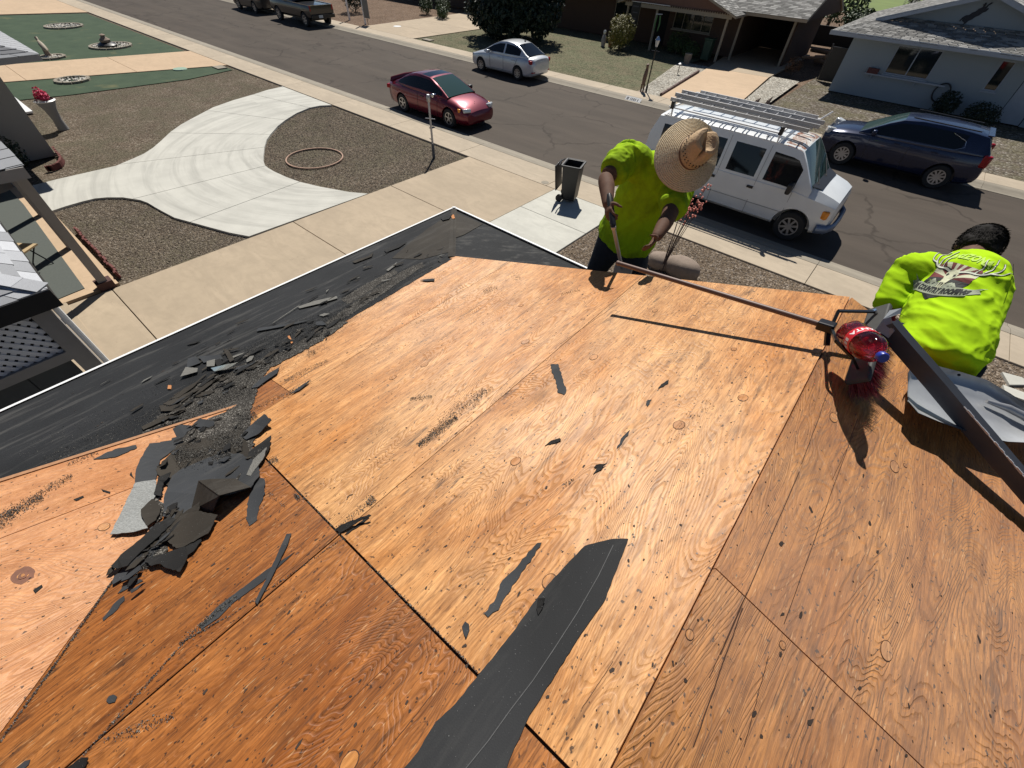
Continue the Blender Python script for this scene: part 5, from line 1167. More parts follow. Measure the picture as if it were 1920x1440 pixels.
# bucking horse and rider emblem, a flat metal cut-out on the gable
hz = [(0, .02), (.10, -.02), (.14, -.10), (.20, -.06), (.24, .04), (.33, .10), (.40, .20), (.50, .26), (.56, .36), (.66, .42), (.70, .52), (.64, .54), (.60, .50), (.62, .62), (.70, .70), (.66, .74), (.58, .68), (.54, .58), (.50, .56), (.52, .66), (.46, .72), (.40, .64), (.44, .56), (.34, .48), (.28, .38), (.20, .34), (.12, .24), (.02, .22), (-.06, .14), (-.10, .02), (-.06, -.02), (-.02, .08)]
hx = lambda p: Vector((-.62 + p[0] * .95, yw - .012, 3.10 + p[1] * .95))
b = MB(); b.prism([hx(p) for p in hz], (0, -.02, 0)); b.build('horse_emblem', simple('navy_emblem', (.01, .014, .025)), wh)
b = MB(); b.bar((-ER, 30.39, ZE - .03), (ER, 30.39, ZE - .03), .03, .16); b.build('fascia', M['trim_blue'], wh)
rebase(wh, (0, 36, 0))
# plants by the white house
def bush(label, x, y, w_, h_, mat, n, seed, group=None, name='bush', ls=.05):
    rt = empty(name, (x, y, -.04), label=label, cat='bush', group=group)
    b = MB(); b.tube([(0, 0, 0), (0, 0, h_ * .5)], [.05, .02], 6); b.build('stem', M['bark'], rt)
    leafcloud('foliage', [((0, 0, h_ * .55), (w_ / 2, w_ / 2, h_ * .5)), ((w_ * .18, -w_ * .1, h_ * .45), (w_ * .36, w_ * .36, h_ * .42)), ((-w_ * .2, .05, h_ * .4), (w_ * .34, w_ * .34, h_ * .38))], n, ls, mat, rt, seed); return rt
bush('round dark shrub against the white wall, left of the doorway', .75, 30.5, .95, .95, M['leaf_dark'], 2600, 11)
bush('wide low dark shrub at the right edge in front of the white wall', 2.15, 30.2, 1.3, .8, M['leaf_dark'], 2800, 12)
r_ = empty('garden_hose', (.3, WY0 - .12, .72), label='dark hose loop hanging on the white wall', cat='hose')
b = MB(); b.tube([(.30 * math.cos(a), 0, .36 * math.sin(a)) for a in [i * .3 for i in range(1, 20)]], .03, 8); b.build('loop', M['black'], r_); b = MB(); b.tube([(.28, 0, .1), (.3, .1, .1)], .03, 6); b.build('hook', M['black'], r_)
# ================================================================ brown house with carport
bh = empty('neighbouring_house', label='brown house with a dark open carport, shingle roof and scalloped porch beam', cat='house')
wall_holes('wall', -30.0, -11.2, 0, 2.4, 35.2, [(-15.6, -12.95, .98, 1.92), (-16.9, -16.0, 0, 2.0), (-20.2, -18.2, .95, 2.0)], 'stucco_brown', bh)
window(-15.6, -12.95, .98, 1.92, 35.2, bh, 'trim_beige', 3); window(-20.2, -18.2, .95, 2.0, 35.2, bh, 'trim_beige', 1)
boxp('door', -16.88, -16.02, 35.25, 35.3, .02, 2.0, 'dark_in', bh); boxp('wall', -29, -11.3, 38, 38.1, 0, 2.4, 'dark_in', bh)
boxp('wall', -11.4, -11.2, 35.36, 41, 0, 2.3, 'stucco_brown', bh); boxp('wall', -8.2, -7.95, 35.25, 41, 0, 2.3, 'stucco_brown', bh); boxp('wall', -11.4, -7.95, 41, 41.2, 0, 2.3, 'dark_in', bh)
for x, y in ((-11.0, 34.6), (-11.35, 33.15), (-8.08, 35.12), (-15.9, 33.1), (-18.0, 33.1)): boxp('post', x - .06, x + .06, y - .06, y + .06, -.03, 2.2, 'trim_beige', bh)
boxp('porch_beam', -18.2, -11.1, 32.95, 33.05, 2.03, 2.27, 'trim_beige', bh)
b = MB()
for i in range(46): b.box((-18.15 + i * .152, 32.93, 2.25), (.09, .03, .07))
tag(b.build('scalloped_trim', M['stucco_brown'], bh), kind='stuff')
b = MB(); b.prism([(-18.2, 33.02, 2.28), (-11.1, 33.02, 2.28), (-14.65, 33.02, 3.5)], (0, .08, 0)); b.build('gable_wall', simple('brown_siding', (.17, .09, .065), .8), bh)
rp('roof', [(-18.6, 32.6, 2.22), (-14.65, 32.6, 3.57), (-14.65, 44, 3.57), (-18.6, 44, 2.22)], bh, 'trim_beige', .1)
rp('roof', [(-10.75, 32.6, 2.22), (-10.75, 44, 2.22), (-14.65, 44, 3.57), (-14.65, 32.6, 3.57)], bh, 'trim_beige', .1)
rp('roof', [(-11.7, 34.2, 2.33), (-7.32, 34.2, 2.33), (-7.32, 38.6, 3.8), (-13, 38.6, 3.8)], bh, 'trim_beige', .14)
rp('roof', [(-13, 38.6, 3.8), (-7.32, 38.6, 3.8), (-7.32, 43, 2.33), (-13, 43, 2.33)], bh, 'trim_beige', .14)
rp('roof', [(-30.4, 34.4, 2.3), (-18.6, 34.4, 2.3), (-18.6, 38.6, 3.75), (-30.4, 38.6, 3.75)], bh, 'trim_beige', .14)
shingles('shingles', [Vector((-11.7, 34.18, 2.33)) + up, Vector((-7.32, 34.18, 2.33)) + up, Vector((-7.32, 38.6, 3.8)) + up, Vector((-13, 38.6, 3.8)) + up], sf, bh, .4, .16, seed=8)
shingles('shingles', [Vector((-10.75, 32.6, 2.22)) + up, Vector((-10.75, 44, 2.22)) + up, Vector((-14.65, 44, 3.57)) + up, Vector((-14.65, 32.6, 3.57)) + up], sf, bh, .4, .16, seed=9)
b = MB(); b.prism([(-7.4, 34.3, 2.2), (-7.4, 43, 2.2), (-7.4, 38.6, 3.68)], (-.1, 0, 0)); b.build('gable_wall', M['stucco_brown'], bh)
rebase(bh, (-15, 36, 0))
# ================================================================ house at the top with grey garage door
h3 = empty('neighbouring_house', label='dim house with a grey garage door behind the big dark tree', cat='house')
wall_holes('wall', -46, -26.5, 0, 2.5, 36.2, [(-33.2, -28.4, 0, 2.2), (-40, -38, 1, 2)], 'stucco_brown', h3); window(-40, -38, 1, 2, 36.2, h3, 'trim_beige')
for k in range(4): boxp('garage_door_panel', -33.2, -28.4, 36.26, 36.3, .01 + k * .55, .54 + k * .55, 'trim_beige', h3)
boxp('post', -30.9, -30.75, 36.1, 36.24, 0, 2.2, 'trim_beige', h3)
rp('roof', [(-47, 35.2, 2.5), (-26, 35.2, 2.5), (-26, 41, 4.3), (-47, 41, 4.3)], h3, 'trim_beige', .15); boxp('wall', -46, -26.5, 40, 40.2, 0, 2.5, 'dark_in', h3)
rebase(h3, (-36, 38, 0))
# ================================================================ trees and shrubs across the street
tree('broad_tree', 'huge dark tree with drooping skirt at the top centre, shading the pale green yard', 'tree', (-24.0, 28.9, -.04),
     [((0, 0, 2.6), (3.2, 2.9, 2.2)), ((-1.5, -.6, 1.4), (1.9, 1.8, 1.25)), ((1.6, -.5, 1.5), (1.9, 1.9, 1.3)), ((.2, -1.6, 1.45), (2.2, 1.5, 1.3)), ((0, 0, 4.4), (2.3, 2.2, 1.5))], 30000, .15, M['leaf_dark'], 1.9, .2, 21)
bush('tall yellow-green shrub with orange tips beside the brown porch', -17.2, 31.3, 1.7, 1.75, M['leaf_yellow'], 5200, 31, ls=.055)
bush('dim green shrub below the brown house window', -14.2, 33.6, 1.5, 1.1, M['leaf_mid'], 2600, 32)
bush('second dim shrub nearer the carport post', -13.0, 33.0, 1.1, .8, M['leaf_mid'], 1800, 33)
bush('bright round shrub beside the second far driveway, leftmost of three', -35.6, 31.0, 1.2, 1.1, M['leaf_mid'], 1800, 34, ls=.06)
bush('dark round shrub in the middle of three by the far driveway', -33.6, 31.0, 1.3, 1.25, M['leaf_mid'], 1800, 35, ls=.06)
bush('smallest of three round shrubs by the far driveway', -32.8, 30.2, .9, .8, M['leaf_mid'], 1200, 36, ls=.06)
bush('dark shrub behind the white posts at the top edge', -39.6, 26.8, 2.0, 2.2, M['leaf_dark'], 2600, 37, ls=.08)
bush('low dry reddish shrub at the corner of the brown carport', -6.9, 33.6, .9, .8, simple('dry_leaf', (.11, .06, .03), .8), 900, 38)
for i, (x, y, h_, lb) in enumerate(((-9.5, 52, 4.2, 'leafy tree behind the brown house, left of the grass gap'), (-3.2, 49, 3.2, 'dark hedge tree behind the white house'), (-6.6, 47, 2.2, 'bushy green tree between the two houses'), (2.5, 54, 4.6, 'tall tree rising behind the white house roof'))):
    tree('garden_tree', lb, 'tree', (x, y, -.05), [((0, 0, h_ * .6), (h_ * .5, h_ * .5, h_ * .42)), ((h_ * .25, -.4, h_ * .45), (h_ * .35, h_ * .35, h_ * .3))], 2600, .14, M['leaf_mid'] if i != 1 else M['leaf_dark'], h_ * .4, .12, 50 + i)
# back yard clutter between the houses
r_ = empty('log_pile', (-6.0, 39.2, -.04), label='pile of logs and junk between the brown and white houses', cat='pile')
rr = random.Random(3)
lg = simple('pale_log', (.34, .22, .14), .8)
for i in range(16):
    b = MB(); a = rr.uniform(-.6, .6); L = rr.uniform(.5, 1.1); b.tube([(-L * math.cos(a), -L * math.sin(a), 0), (L * math.cos(a) * .2, L * .2 * math.sin(a), .05), (L * math.cos(a), L * math.sin(a), 0)], rr.uniform(.07, .13), 8); o = b.build('log', lg, r_); o.location = (rr.uniform(-1, 1.1), rr.uniform(-1.2, 1.4), .1 + .14 * (i // 5))
o = tag(boxp('block_wall', -30, 20, 46, 46.15, -.05, 1.1, 'dark_in', None), 'dark low wall closing the gap between the two houses', 'wall')
def gate():
    r = empty('side_gate', (-4.9, 33.4, 0), label='black gate leaf beside the left end of the white house', cat='gate'); 
    b = MB(); b.box((0, 0, .75), (.9, .05, 1.5)); b.build('leaf', M['black'], r); b = MB(); b.box((-.5, 0, .8), (.07, .07, 1.6)); b.build('post', M['black'], r)
gate()
# ================================================================ street furniture and yard ornaments
def lamp_post():
    r = empty('lamp_post', (-10.84, 23.25, -.03), label='black garden lamp post with a glass lantern at the edge of the pale green yard', cat='lamp post')
    b = MB(); b.tube([(0, 0, 0), (0, 0, .25), (0, 0, .27), (0, 0, 1.75)], [.05, .05, .03, .03], 10); b.build('pole', M['black_metal'], r)
    b = MB(); b.bar((-.2, 0, 1.62), (.2, 0, 1.62), .025, .025); b.build('crossbar', M['black_metal'], r)
    b = MB(); b.lathe([(.06, 1.78), (.11, 2.02), (.0, 2.02)], 6); b.build('lantern_glass', simple('lantern_glass', (.6, .6, .56), .2), r)
    b = MB(); b.lathe([(.13, 2.02), (.05, 2.14), (0, 2.17)], 6); b.build('lantern_cap', M['chrome'], r)
lamp_post()
def animal():
    r = empty('yard_figure', (-11.0, 23.1, -.03), label='brown carved animal figure leaning on the lamp post', cat='statue')
    m = simple('carved_wood', (.14, .085, .06), .7, var=.5, scale=12); b = MB()
    b.tube([(0, 0, .30), (.0, 0, .55), (.02, 0, .80), (.03, 0, .98)], [(.10, .07), (.13, .09), (.11, .08), (.06, .06)], 10); b.build('body', m, r, 60)
    b = MB(); b.tube([(.03, -.02, .98), (.05, -.06, 1.1), (.06, -.14, 1.1)], [.06, .075, .03], 8); b.build('head', m, r, 60)
    for s in (-.06, .06): b = MB(); b.tube([(s, 0, 0), (s, 0, .34)], [.035, .05], 8); b.build('leg', m, r)
    b = MB(); b.box((0, 0, -.0), (.36, .26, .05)); b.build('base', M['stone'], r)
animal()
def planter(label, x, y, s, h_):
    r = empty('planter', (x, y, -.03), label=label, cat='planter'); b = MB(); b.lathe([(0, 0), (s * .7, 0), (s, h_ * .6), (s * .9, h_), (s * .8, h_), (s * .75, h_ * .8), (0, h_ * .8)], 16); b.build('pot', M['stone'], r, 40); b = MB(); b.lathe([(s * .92, h_ * .9), (s * 1.02, h_ * .95), (s * .9, h_ * 1.02)], 16); b.build('rim', M['trim_beige'], r)
planter('pale rimmed barrel planter at the end of the white stone strip', -12.35, 31.2, .22, .5)
r_ = empty('path_light', (-11.5, 28.2, -.03), label='small path light with flat cap on the white stone strip', cat='garden light')
b = MB(); b.tube([(0, 0, 0), (0, 0, .42)], .02, 8); b.build('stake', M['black_metal'], r_); b = MB(); b.lathe([(0, .52), (.1, .47), (.1, .44), (.03, .4)], 12); b.build('cap', M['alu'], r_)
r_ = empty('log_edging', (-10.7, 26, -.03), label='row of dark edging logs between white stones and the far driveway', cat='edging')
for i in range(7):
    y0 = 23.2 + i * .92; x0 = -9.98 - (y0 - 23) * .135; b = MB(); b.tube([(0, 0, .06), (-.11, .86, .06)], .07, 8); o = b.build('log', simple('edging_log', (.12, .07, .06), .8, var=.4) if i == 0 else o_m, r_); o_m = o.data.materials[0]; o.location = (x0 + 10.7, y0 - 26, 0)
r_ = empty('rock_ornament', (-5.92, 25.0, -.03), label='flat red rock with two pointed stones standing on the white stone strip', cat='rocks')
b = MB(); b.lathe([(0, 0), (.34, .02), (.33, .1), (0, .12)], 14); b.build('flat_rock', simple('red_rock', (.15, .07, .05), .9, var=.4), r_, 60)
for dx, dy, hh in ((-.22, .35, .3), (.28, .3, .45)): b = MB(); b.tube([(dx, dy, 0), (dx + .03, dy, hh * .6), (dx + .12, dy + .04, hh)], [.13, .08, .01], 6); b.build('pointed_stone', M['stone'], r_)
# number plate painted on the kerb: pale panel with worn dark marks
r_ = empty('kerb_number_plate', (-10.6, YF + .2, RZD + .05), label='white painted house number panel on the far kerb face', cat='number plate')
KM = Matrix.Rotation(math.radians(38), 3, 'X')
b = MB(); b.box((0, .02, .03), (.82, .24, .006), M=KM); b.build('panel', simple('worn_white', (.7, .7, .68), .6, var=.15, scale=12), r_)
b = MB()
for i, (dx, wd) in enumerate(((-.29, .1), (-.14, .035), (-.06, .05), (.03, .06), (.12, .05), (.24, .045))): b.box(Vector((dx, .02, .03)) + KM @ Vector((0, 0, .0045)), (wd, .12 if i else .13, .003), M=KM)
b.build('worn_digits', simple('worn_ink', (.16, .16, .17), .8, var=.5, scale=30), r_)
# white posts and hanging sign at the top
def sign():
    r = empty('yard_sign', (-33.9, 23.7, -.04), label='grey panel sign on a thin stake beside a tall white post', cat='sign')
    b = MB(); b.tube([(.15, 0, 0), (.15, 0, .4)], .02, 6); b.build('stake', M['black_metal'], r); b = MB(); b.box((.15, 0, .95), (.62, .04, 1.05)); b.build('panel', simple('grey_panel', (.2, .19, .17), .7), r); b = MB(); b.box((.15, 0, 1.52), (.7, .06, .05)); b.build('top_rail', M['white'], r)
sign()
for x, y, hh, lb in ((-34.35, 23.9, 2.6, 'white post right behind the grey panel sign'), (-36.6, 24.1, 2.6, 'lone white post left of the grey panel sign')):
    r_ = empty('white_post', (x, y, -.04), label=lb, cat='post'); b = MB(); b.box((0, 0, hh / 2), (.1, .1, hh)); b.build('shaft', M['white'], r_); b = MB(); b.lathe([(.08, hh), (.08, hh + .03), (0, hh + .08)], 8); b.build('cap', M['white'], r_)
r_ = empty('stepping_stone', (-32.2, 25.1, -.03), label='small white disc on the dirt beside the second far driveway', cat='stone'); b = MB(); b.lathe([(0, 0), (.3, 0), (.28, .04), (0, .05)], 16); b.build('disc', M['white'], r_)
r_ = empty('door_banner', (-17.35, 32.9, 1.3), label='dark banner with faint grey lettering hanging from the brown porch', cat='banner'); b = MB(); b.box((0, 0, .2), (.6, .02, 1.5)); b.build('cloth', M['black'], r_)
b = MB()
for i, (z_, w_) in enumerate(((.75, .4), (.45, .36), (.1, .3), (-.1, .26), (-.3, .36), (-.45, .4))): b.box((0, -.014, z_), (w_, .004, .05 if i != 2 else .18))
b.build('print', simple('faint_print', (.09, .09, .1)), r_)
b = MB(); b.tube([(-.35, 0, .97), (2.3, 0, .97)], .02, 6); b.build('rod', M['white'], r_)
r_ = empty('hanging_ornament', (-15.5, 32.6, 1.3), label='green frilly ornament hanging beside the dark banner', cat='ornament')
b = MB(); b.tube([(-.18, 0, .55), (.22, 0, .58)], .02, 6); b.build('hanger', M['white'], r_)
for s in (-1, 1): b = MB(); b.tube([(s * .1, 0, .5), (s * .16, .02, .1), (s * .12, 0, -.25)], [.04, .05, .03], 6); b.build('streamer', simple('green_fabric', (.1, .22, .08)), r_)
for x, y, lb, cc in ((-18.6, 31.6, 'small pale garden figure left of the yellow-green shrub', (.3, .28, .27)), (-18.2, 31.9, 'small red and white garden figure by the brown wall', (.3, .08, .07))):
    r_ = empty('garden_figure', (x, y, -.03), label=lb, cat='figure'); b = MB(); b.lathe([(.0, 0), (.13, 0), (.16, .35), (.08, .62), (0, .66)], 10); b.build('body', simple('figure_paint', cc, var=.4, scale=9), r_, 60); b = MB(); b.lathe([(0, .62), (.09, .68), (.09, .8), (0, .88)], 10); b.build('head', M['white'], r_, 60)
r_ = empty('wheelie_bin', (-12.1, 33.4, -.03), label='dim green bin with pale handle beside the carport post', cat='bin')
b = MB(); b.box((0, 0, .5), (.5, .5, 1.0)); bevel(b.build('body', simple('dark_green_bin', (.03, .06, .035)), r_), .04); b = MB(); b.box((0, 0, 1.03), (.56, .58, .05)); b.build('lid', simple('bin_lid', (.05, .09, .05)), r_)
# ================================================================ near side yard things
r_ = empty('water_pipe', (-11.72, 9.97, -.04), label='grey metal standpipe with two crossbars in the teardrop gravel bed', cat='pipe')
b = MB(); b.tube([(0, 0, 0), (0, 0, 1.62)], .033, 12); b.build('pipe', M['galv'], r_, 40); b = MB(); b.lathe([(.04, 1.60), (.06, 1.63), (.06, 1.76), (.045, 1.80), (0, 1.81)], 12); b.build('valve_head', M['alu'], r_, 40)
b = MB(); b.tube([(-.19, -.03, 1.13), (.19, .03, 1.17)], .014, 8); b.build('crossbar', M['alu'], r_); b = MB(); b.tube([(-.12, 0, .55), (.03, 0, .55)], .012, 6); b.build('crossbar', M['black_metal'], r_)
b = MB(); b.lathe([(.04, .0), (.05, .0), (.045, .4), (.036, .42)], 12); b.build('sleeve', simple('dark_sleeve', (.08, .09, .11)), r_)
gx, gy = g(590, 295); ra = math.dist(g(538, 295), g(642, 295)) / 2; rb = math.dist(g(590, 281), g(590, 311)) / 2
r_ = empty('garden_ring', (gx, gy, -.03), label='coral coloured ring lying on the teardrop gravel bed', cat='ring')
b = MB(); b.lathe([(ra - .022, 0), (ra - .018, .028), (ra + .018, .028), (ra + .022, 0)], 56); b.build('hoop', simple('coral_ring', (.38, .24, .17), .8, var=.25, scale=2), r_, 60)
b = MB(); b.lathe([(ra - .04, -.01), (ra - .036, .004)], 56); b.build('foot', M['gravel_brown'], r_)
def tree_ring(label, px, py, rx, stuff='white'):
    x, y = g(px, py); r = empty('stone_ring', (x, y, -.03), label=label, cat='stone ring'); R = math.dist(g(px - rx, py), g(px + rx, py)) / 2
    n = max(8, int(2 * math.pi * R / .3)); proto = None
    for i in range(n):
        a = 2 * math.pi * i / n
        if proto is None: b = MB(); b.box((0, 0, .03), (.13, 2 * math.pi * R / n * .92, .10)); proto = b.mesh('edging_stone'); o = link('edging_stone', proto, M['red_brick'] if stuff == 'red' else M['kerb'], r)
        else: o = link('edging_stone', proto, [], r)
        o.location = (R * math.cos(a), R * math.sin(a), 0); o.rotation_euler = (0, 0, a)
    rr = random.Random(int(px)); b = MB()
    for i in range(int(R * R * 220)):
        a = rr.uniform(0, 6.28); q = R * .9 * math.sqrt(rr.random()); s = rr.uniform(.03, .07); b.box((q * math.cos(a), q * math.sin(a), .03), (s * 1.4, s, s), M=Matrix.Rotation(rr.uniform(0, 3), 3, Vector((rr.random(), rr.random(), 1)).normalized()))
    tag(b.build('white_rocks', pebm, r), kind='stuff'); return r
pebm = pebmat('white_rocks', [(.25, .22, .18), (.7, .67, .6), (.5, .45, .38), (.8, .78, .72)])
tree_ring('stone ring with white rocks on the turf, farthest', 120, 49, 33); tree_ring('stone ring with white rocks around the stacked stone ornament', 208, 86, 36)
tree_ring('half hidden stone ring under the pale statue', 97, 107, 22); tree_ring('round bed of white rocks on the lower turf strip', 136, 150, 28)
x, y = g(203, 88); r_ = empty('stacked_ornament', (x, y, -.02), label='stacked stone ornament on the turf ring', cat='ornament')
b = MB(); b.lathe([(0, 0), (.42, 0), (.45, .12), (.3, .22), (0, .24)], 14); b.build('bowl', M['black'], r_, 50); b = MB(); b.lathe([(0, .22), (.24, .24), (.26, .34), (.12, .44), (.1, .5), (.14, .54), (0, .6)], 12); b.build('cap_stone', M['stone'], r_, 50)
x, y = g(92, 106); r_ = empty('yard_statue', (x, y, -.02), label='pale animal statue beside the grey roof corner', cat='statue')
b = MB(); b.tube([(0, 0, 0), (.02, 0, .35)], [.14, .1], 8); b.build('stump', M['stone'], r_); b = MB(); b.tube([(-.3, 0, .62), (-.05, 0, .48), (.28, 0, .34), (.42, 0, .3)], [.05, .12, .11, .03], 8); b.build('body', M['trim_beige'], r_, 60); b = MB(); b.tube([(-.28, 0, .6), (-.36, 0, .72), (-.46, 0, .70)], [.05, .07, .02], 8); b.build('head', M['trim_beige'], r_, 60)
x, y = g(337, 129); r_ = empty('utility_cover', (x, y, -.02), label='small pale green cover on the narrow turf strip', cat='cover'); b = MB(); b.lathe([(0, .03), (.3, .03), (.32, 0)], 14); b.build('lid', simple('pale_green_lid', (.25, .36, .27)), r_)
x, y = g(412, 126); r_ = empty('meter_box', (x, y, -.02), label='concrete meter box at the sidewalk end of the turf strip', cat='cover'); b = MB(); b.box((0, 0, .01), (.65, .45, .05)); b.build('lid', M['kerb'], r_)
x, y = g(882, 69); r_ = empty('meter_box', (-28.1 + 1, 23.5, -.02), label='flat concrete meter box by the second far driveway corner', cat='cover'); b = MB(); b.box((0, 0, .01), (.75, .4, .05)); b.build('lid', M['kerb'], r_)
x, y = g(118, 240); r_ = empty('flower_urn', (x, y, -.04), label='grey urn with bright pink flowers beside the house corner', cat='planter')
b = MB(); b.lathe([(0, 0), (.16, 0), (.13, .3), (.17, .6), (.27, .82), (.27, .86), (.23, .86), (.2, .78), (0, .78)], 18); b.build('urn', M['stucco_tan'], r_, 50); b = MB(); b.lathe([(.26, .83), (.30, .86), (.26, .89)], 18); b.build('rim', M['white'], r_, 50)
fl0 = leafcloud('flowers', [((-.05, .0, 1.0), (.24, .2, .14)), ((-.2, 0, 1.1), (.12, .1, .1)), ((.12, 0, .96), (.14, .12, .1))], 700, .045, simple('pink_petal', (.62, .05, .13), .6, var=.5, scale=20), r_, 5); fl0['kind'] = 'stuff'
b = MB(); b.tube([(0, 0, .8), (-.1, 0, 1.05)], .01, 5); b.build('stem', M['leaf_mid'], r_)
# wheelie bin at the kerb
bn = empty('wheelie_bin', (-6.53, 10.52, 0), math.radians(18), label='black wheelie bin standing open beside the sidewalk', cat='bin')
M['bin'] = simple('bin_plastic', (.010, .010, .011), .45, scale=10)
def frus(b, z0, z1, a0, a1, th=.02):
    o0, o1 = a0, a1; vs = []
    for z, (w_, d) in ((z0, o0), (z1, o1)):
        vs += [(-w_, -d, z), (w_, -d, z), (w_, d, z), (-w_, d, z)]
    for z, (w_, d) in ((z0 + .05, o0), (z1, o1)):
        w_ -= th; d -= th; vs += [(-w_, -d, z), (w_, -d, z), (w_, d, z), (-w_, d, z)]
    b.add(vs, [(3, 2, 1, 0)] + [(k, (k + 1) % 4, 4 + (k + 1) % 4, 4 + k) for k in range(4)] + [(8 + (k + 1) % 4, 8 + k, 12 + k, 12 + (k + 1) % 4) for k in range(4)] + [(8, 9, 10, 11)] + [(4 + k, 4 + (k + 1) % 4, 12 + (k + 1) % 4, 12 + k) for k in range(4)])
b = MB(); frus(b, .06, 1.0, (.19, .21), (.24, .27)); o = b.build('body', M['bin'], bn); bevel(o, .012, 2, 40)
b = MB()
for (x0, y0, x1, y1) in ((-.26, -.29, .26, -.29), (.26, -.29, .26, .29), (.26, .29, -.26, .29), (-.26, .29, -.26, -.29)): b.bar((x0, y0, .985), (x1, y1, .985), .035, .045)
b.build('rim', M['bin'], bn)
b = MB(); b.box((-.40, 0, .62), (.03, .56, .66), M=Matrix.Rotation(math.radians(-7), 3, 'Y')); o = b.build('lid', M['bin'], bn); bevel(o, .012, 2, 40)
b = MB(); b.tube([(-.33, -.26, .98), (-.36, 0, 1.0), (-.33, .26, .98)], .016, 8); b.build('handle', M['bin'], bn)
for s in (-1, 1): b = MB(); b.tube([(-.24, s * .22, .10), (-.24, s * .28, .10)], .10, 16); b.build('wheel', M['tyre'], bn)
# red yucca between two rounded boulders
def boulder(label, x, y, rx, ry, h_, seed):
    b = MB(); n, m_ = 20, 12; vs = []; rr = random.Random(seed)
    for i in range(m_ + 1):
        t = math.pi * i / m_
        for k in range(n):
            a = 2 * math.pi * k / n; d = Vector((math.sin(t) * math.cos(a), math.sin(t) * math.sin(a), math.cos(t))); q = 1 + .07 * mnoise.noise(d * 1.6 + Vector((seed, 0, 0))) + .025 * mnoise.noise(d * 6)
            sq = abs(d.z) ** .7 * (1 if d.z > 0 else -1); vs.append((d.x * rx * q, d.y * ry * q, h_ * .42 + sq * h_ * .56 * q))
    b.add(vs, [(i * n + k, (i + 1) * n + k, (i + 1) * n + (k + 1) % n, i * n + (k + 1) % n) for i in range(m_) for k in range(n)])
    o = b.build('boulder', M['stone'], None, 60); o.location = (x, y, -.05); return tag(o, label, 'boulder')
x, y = g(1236, 497); boulder('smaller rounded boulder behind the flowering stalks', x, y, .30, .26, .36, 1)
x, y = g(1275, 512); boulder('larger loaf-shaped boulder right of the flowering stalks', x, y, .42, .30, .44, 2)
x, y = g(1240, 508); yc = empty('flowering_plant', (x, y, -.04), label='thin dark stalks with coral flowers growing between two boulders', cat='plant')
rr = random.Random(2)
fm = simple('coral_flower', (.62, .2, .15), .6)
for i in range(9):
    L = rr.uniform(1.5, 2.15); dx, dy = rr.uniform(-.12, .36), rr.uniform(-.2, .25)
    pts = [(rr.uniform(-.06, .06), rr.uniform(-.05, .05), 0)] + [(dx * t ** 1.4 + rr.uniform(-.012, .012), dy * t ** 1.4, L * t) for t in (.25, .5, .75, 1)]
    b = MB(); b.tube(pts, [.011, .009, .008, .006, .004], 6); o = b.build('stalk', simple('purple_stalk', (.05, .03, .03)) if i == 0 else sm_, yc); sm_ = o.data.materials[0]
    b = MB()
    for k in range(12): t = rr.uniform(.82, 1.02); p = Vector((dx * t ** 1.4, dy * t ** 1.4, L * t)) + Vector((rr.gauss(0, .035), rr.gauss(0, .035), rr.gauss(0, .03))); b.box(p, (.022, .022, .03), rz=rr.random() * 3)
    tag(b.build('flowers', fm, yc), kind='stuff')
for q, lb in ((((1878, 698), (1915, 708), (1935, 722), (1892, 722)), 'pale square stepping stone at the right edge, farther one'), (((1880, 722), (1950, 748), (1960, 765), (1884, 738)), 'pale stepping stone at the right edge, nearer one')):
    pts = [g(*p) for p in q]; b = MB(); b.prism([(x, y, .012) for x, y in pts], (0, 0, -.06)); tag(b.build('stepping_stone', M['light_conc']), lb, 'stepping stone')
x, y = g(1022, 342); b = MB(); b.lathe([(0, .006), (.11, .006), (.12, .001)], 18, (x, y, 0)); tag(b.build('drain_cover', M['kerb']), 'round iron cover in the concrete left of the black bin', 'cover')
# ================================================================ neighbour's house on the left
nb = empty('neighbouring_house', label='grey neighbour house at the left edge with porch posts, lattice and pale shingles', cat='house')
for x in (-11.02, -13.3, -15.55, -18.0):
    boxp('post', x - .08, x + .08, .18, .33, 0, 2.45, 'grey_trim', nb)
    if x > -12: boxp('post_base', x - .12, x + .12, .12, .40, 0, .16, simple('dark_red_base', (.07, .03, .025), .8), nb)
boxp('patio_slab', -18.6, -11.0, -3.0, .46, -.05, .012, 'tan_conc2', nb)
pc = [g(*q) for q in ((-60, 390), (20, 358), (45, 384), (160, 542), (104, 565), (40, 590), (-60, 560))]
b = MB(); b.prism([(x, y, .026) for x, y in pc], (0, 0, -.012)); b.build('outdoor_carpet', simple('green_grey_carpet', (.085, .095, .085), .95, scale=30, var=.2), nb)
rp('roof', [(-10.2, .37, 2.55), (-10.2, -3, 2.62), (-19.5, -3, 2.62), (-19.5, .37, 2.55)], nb, 'grey_trim', .16)
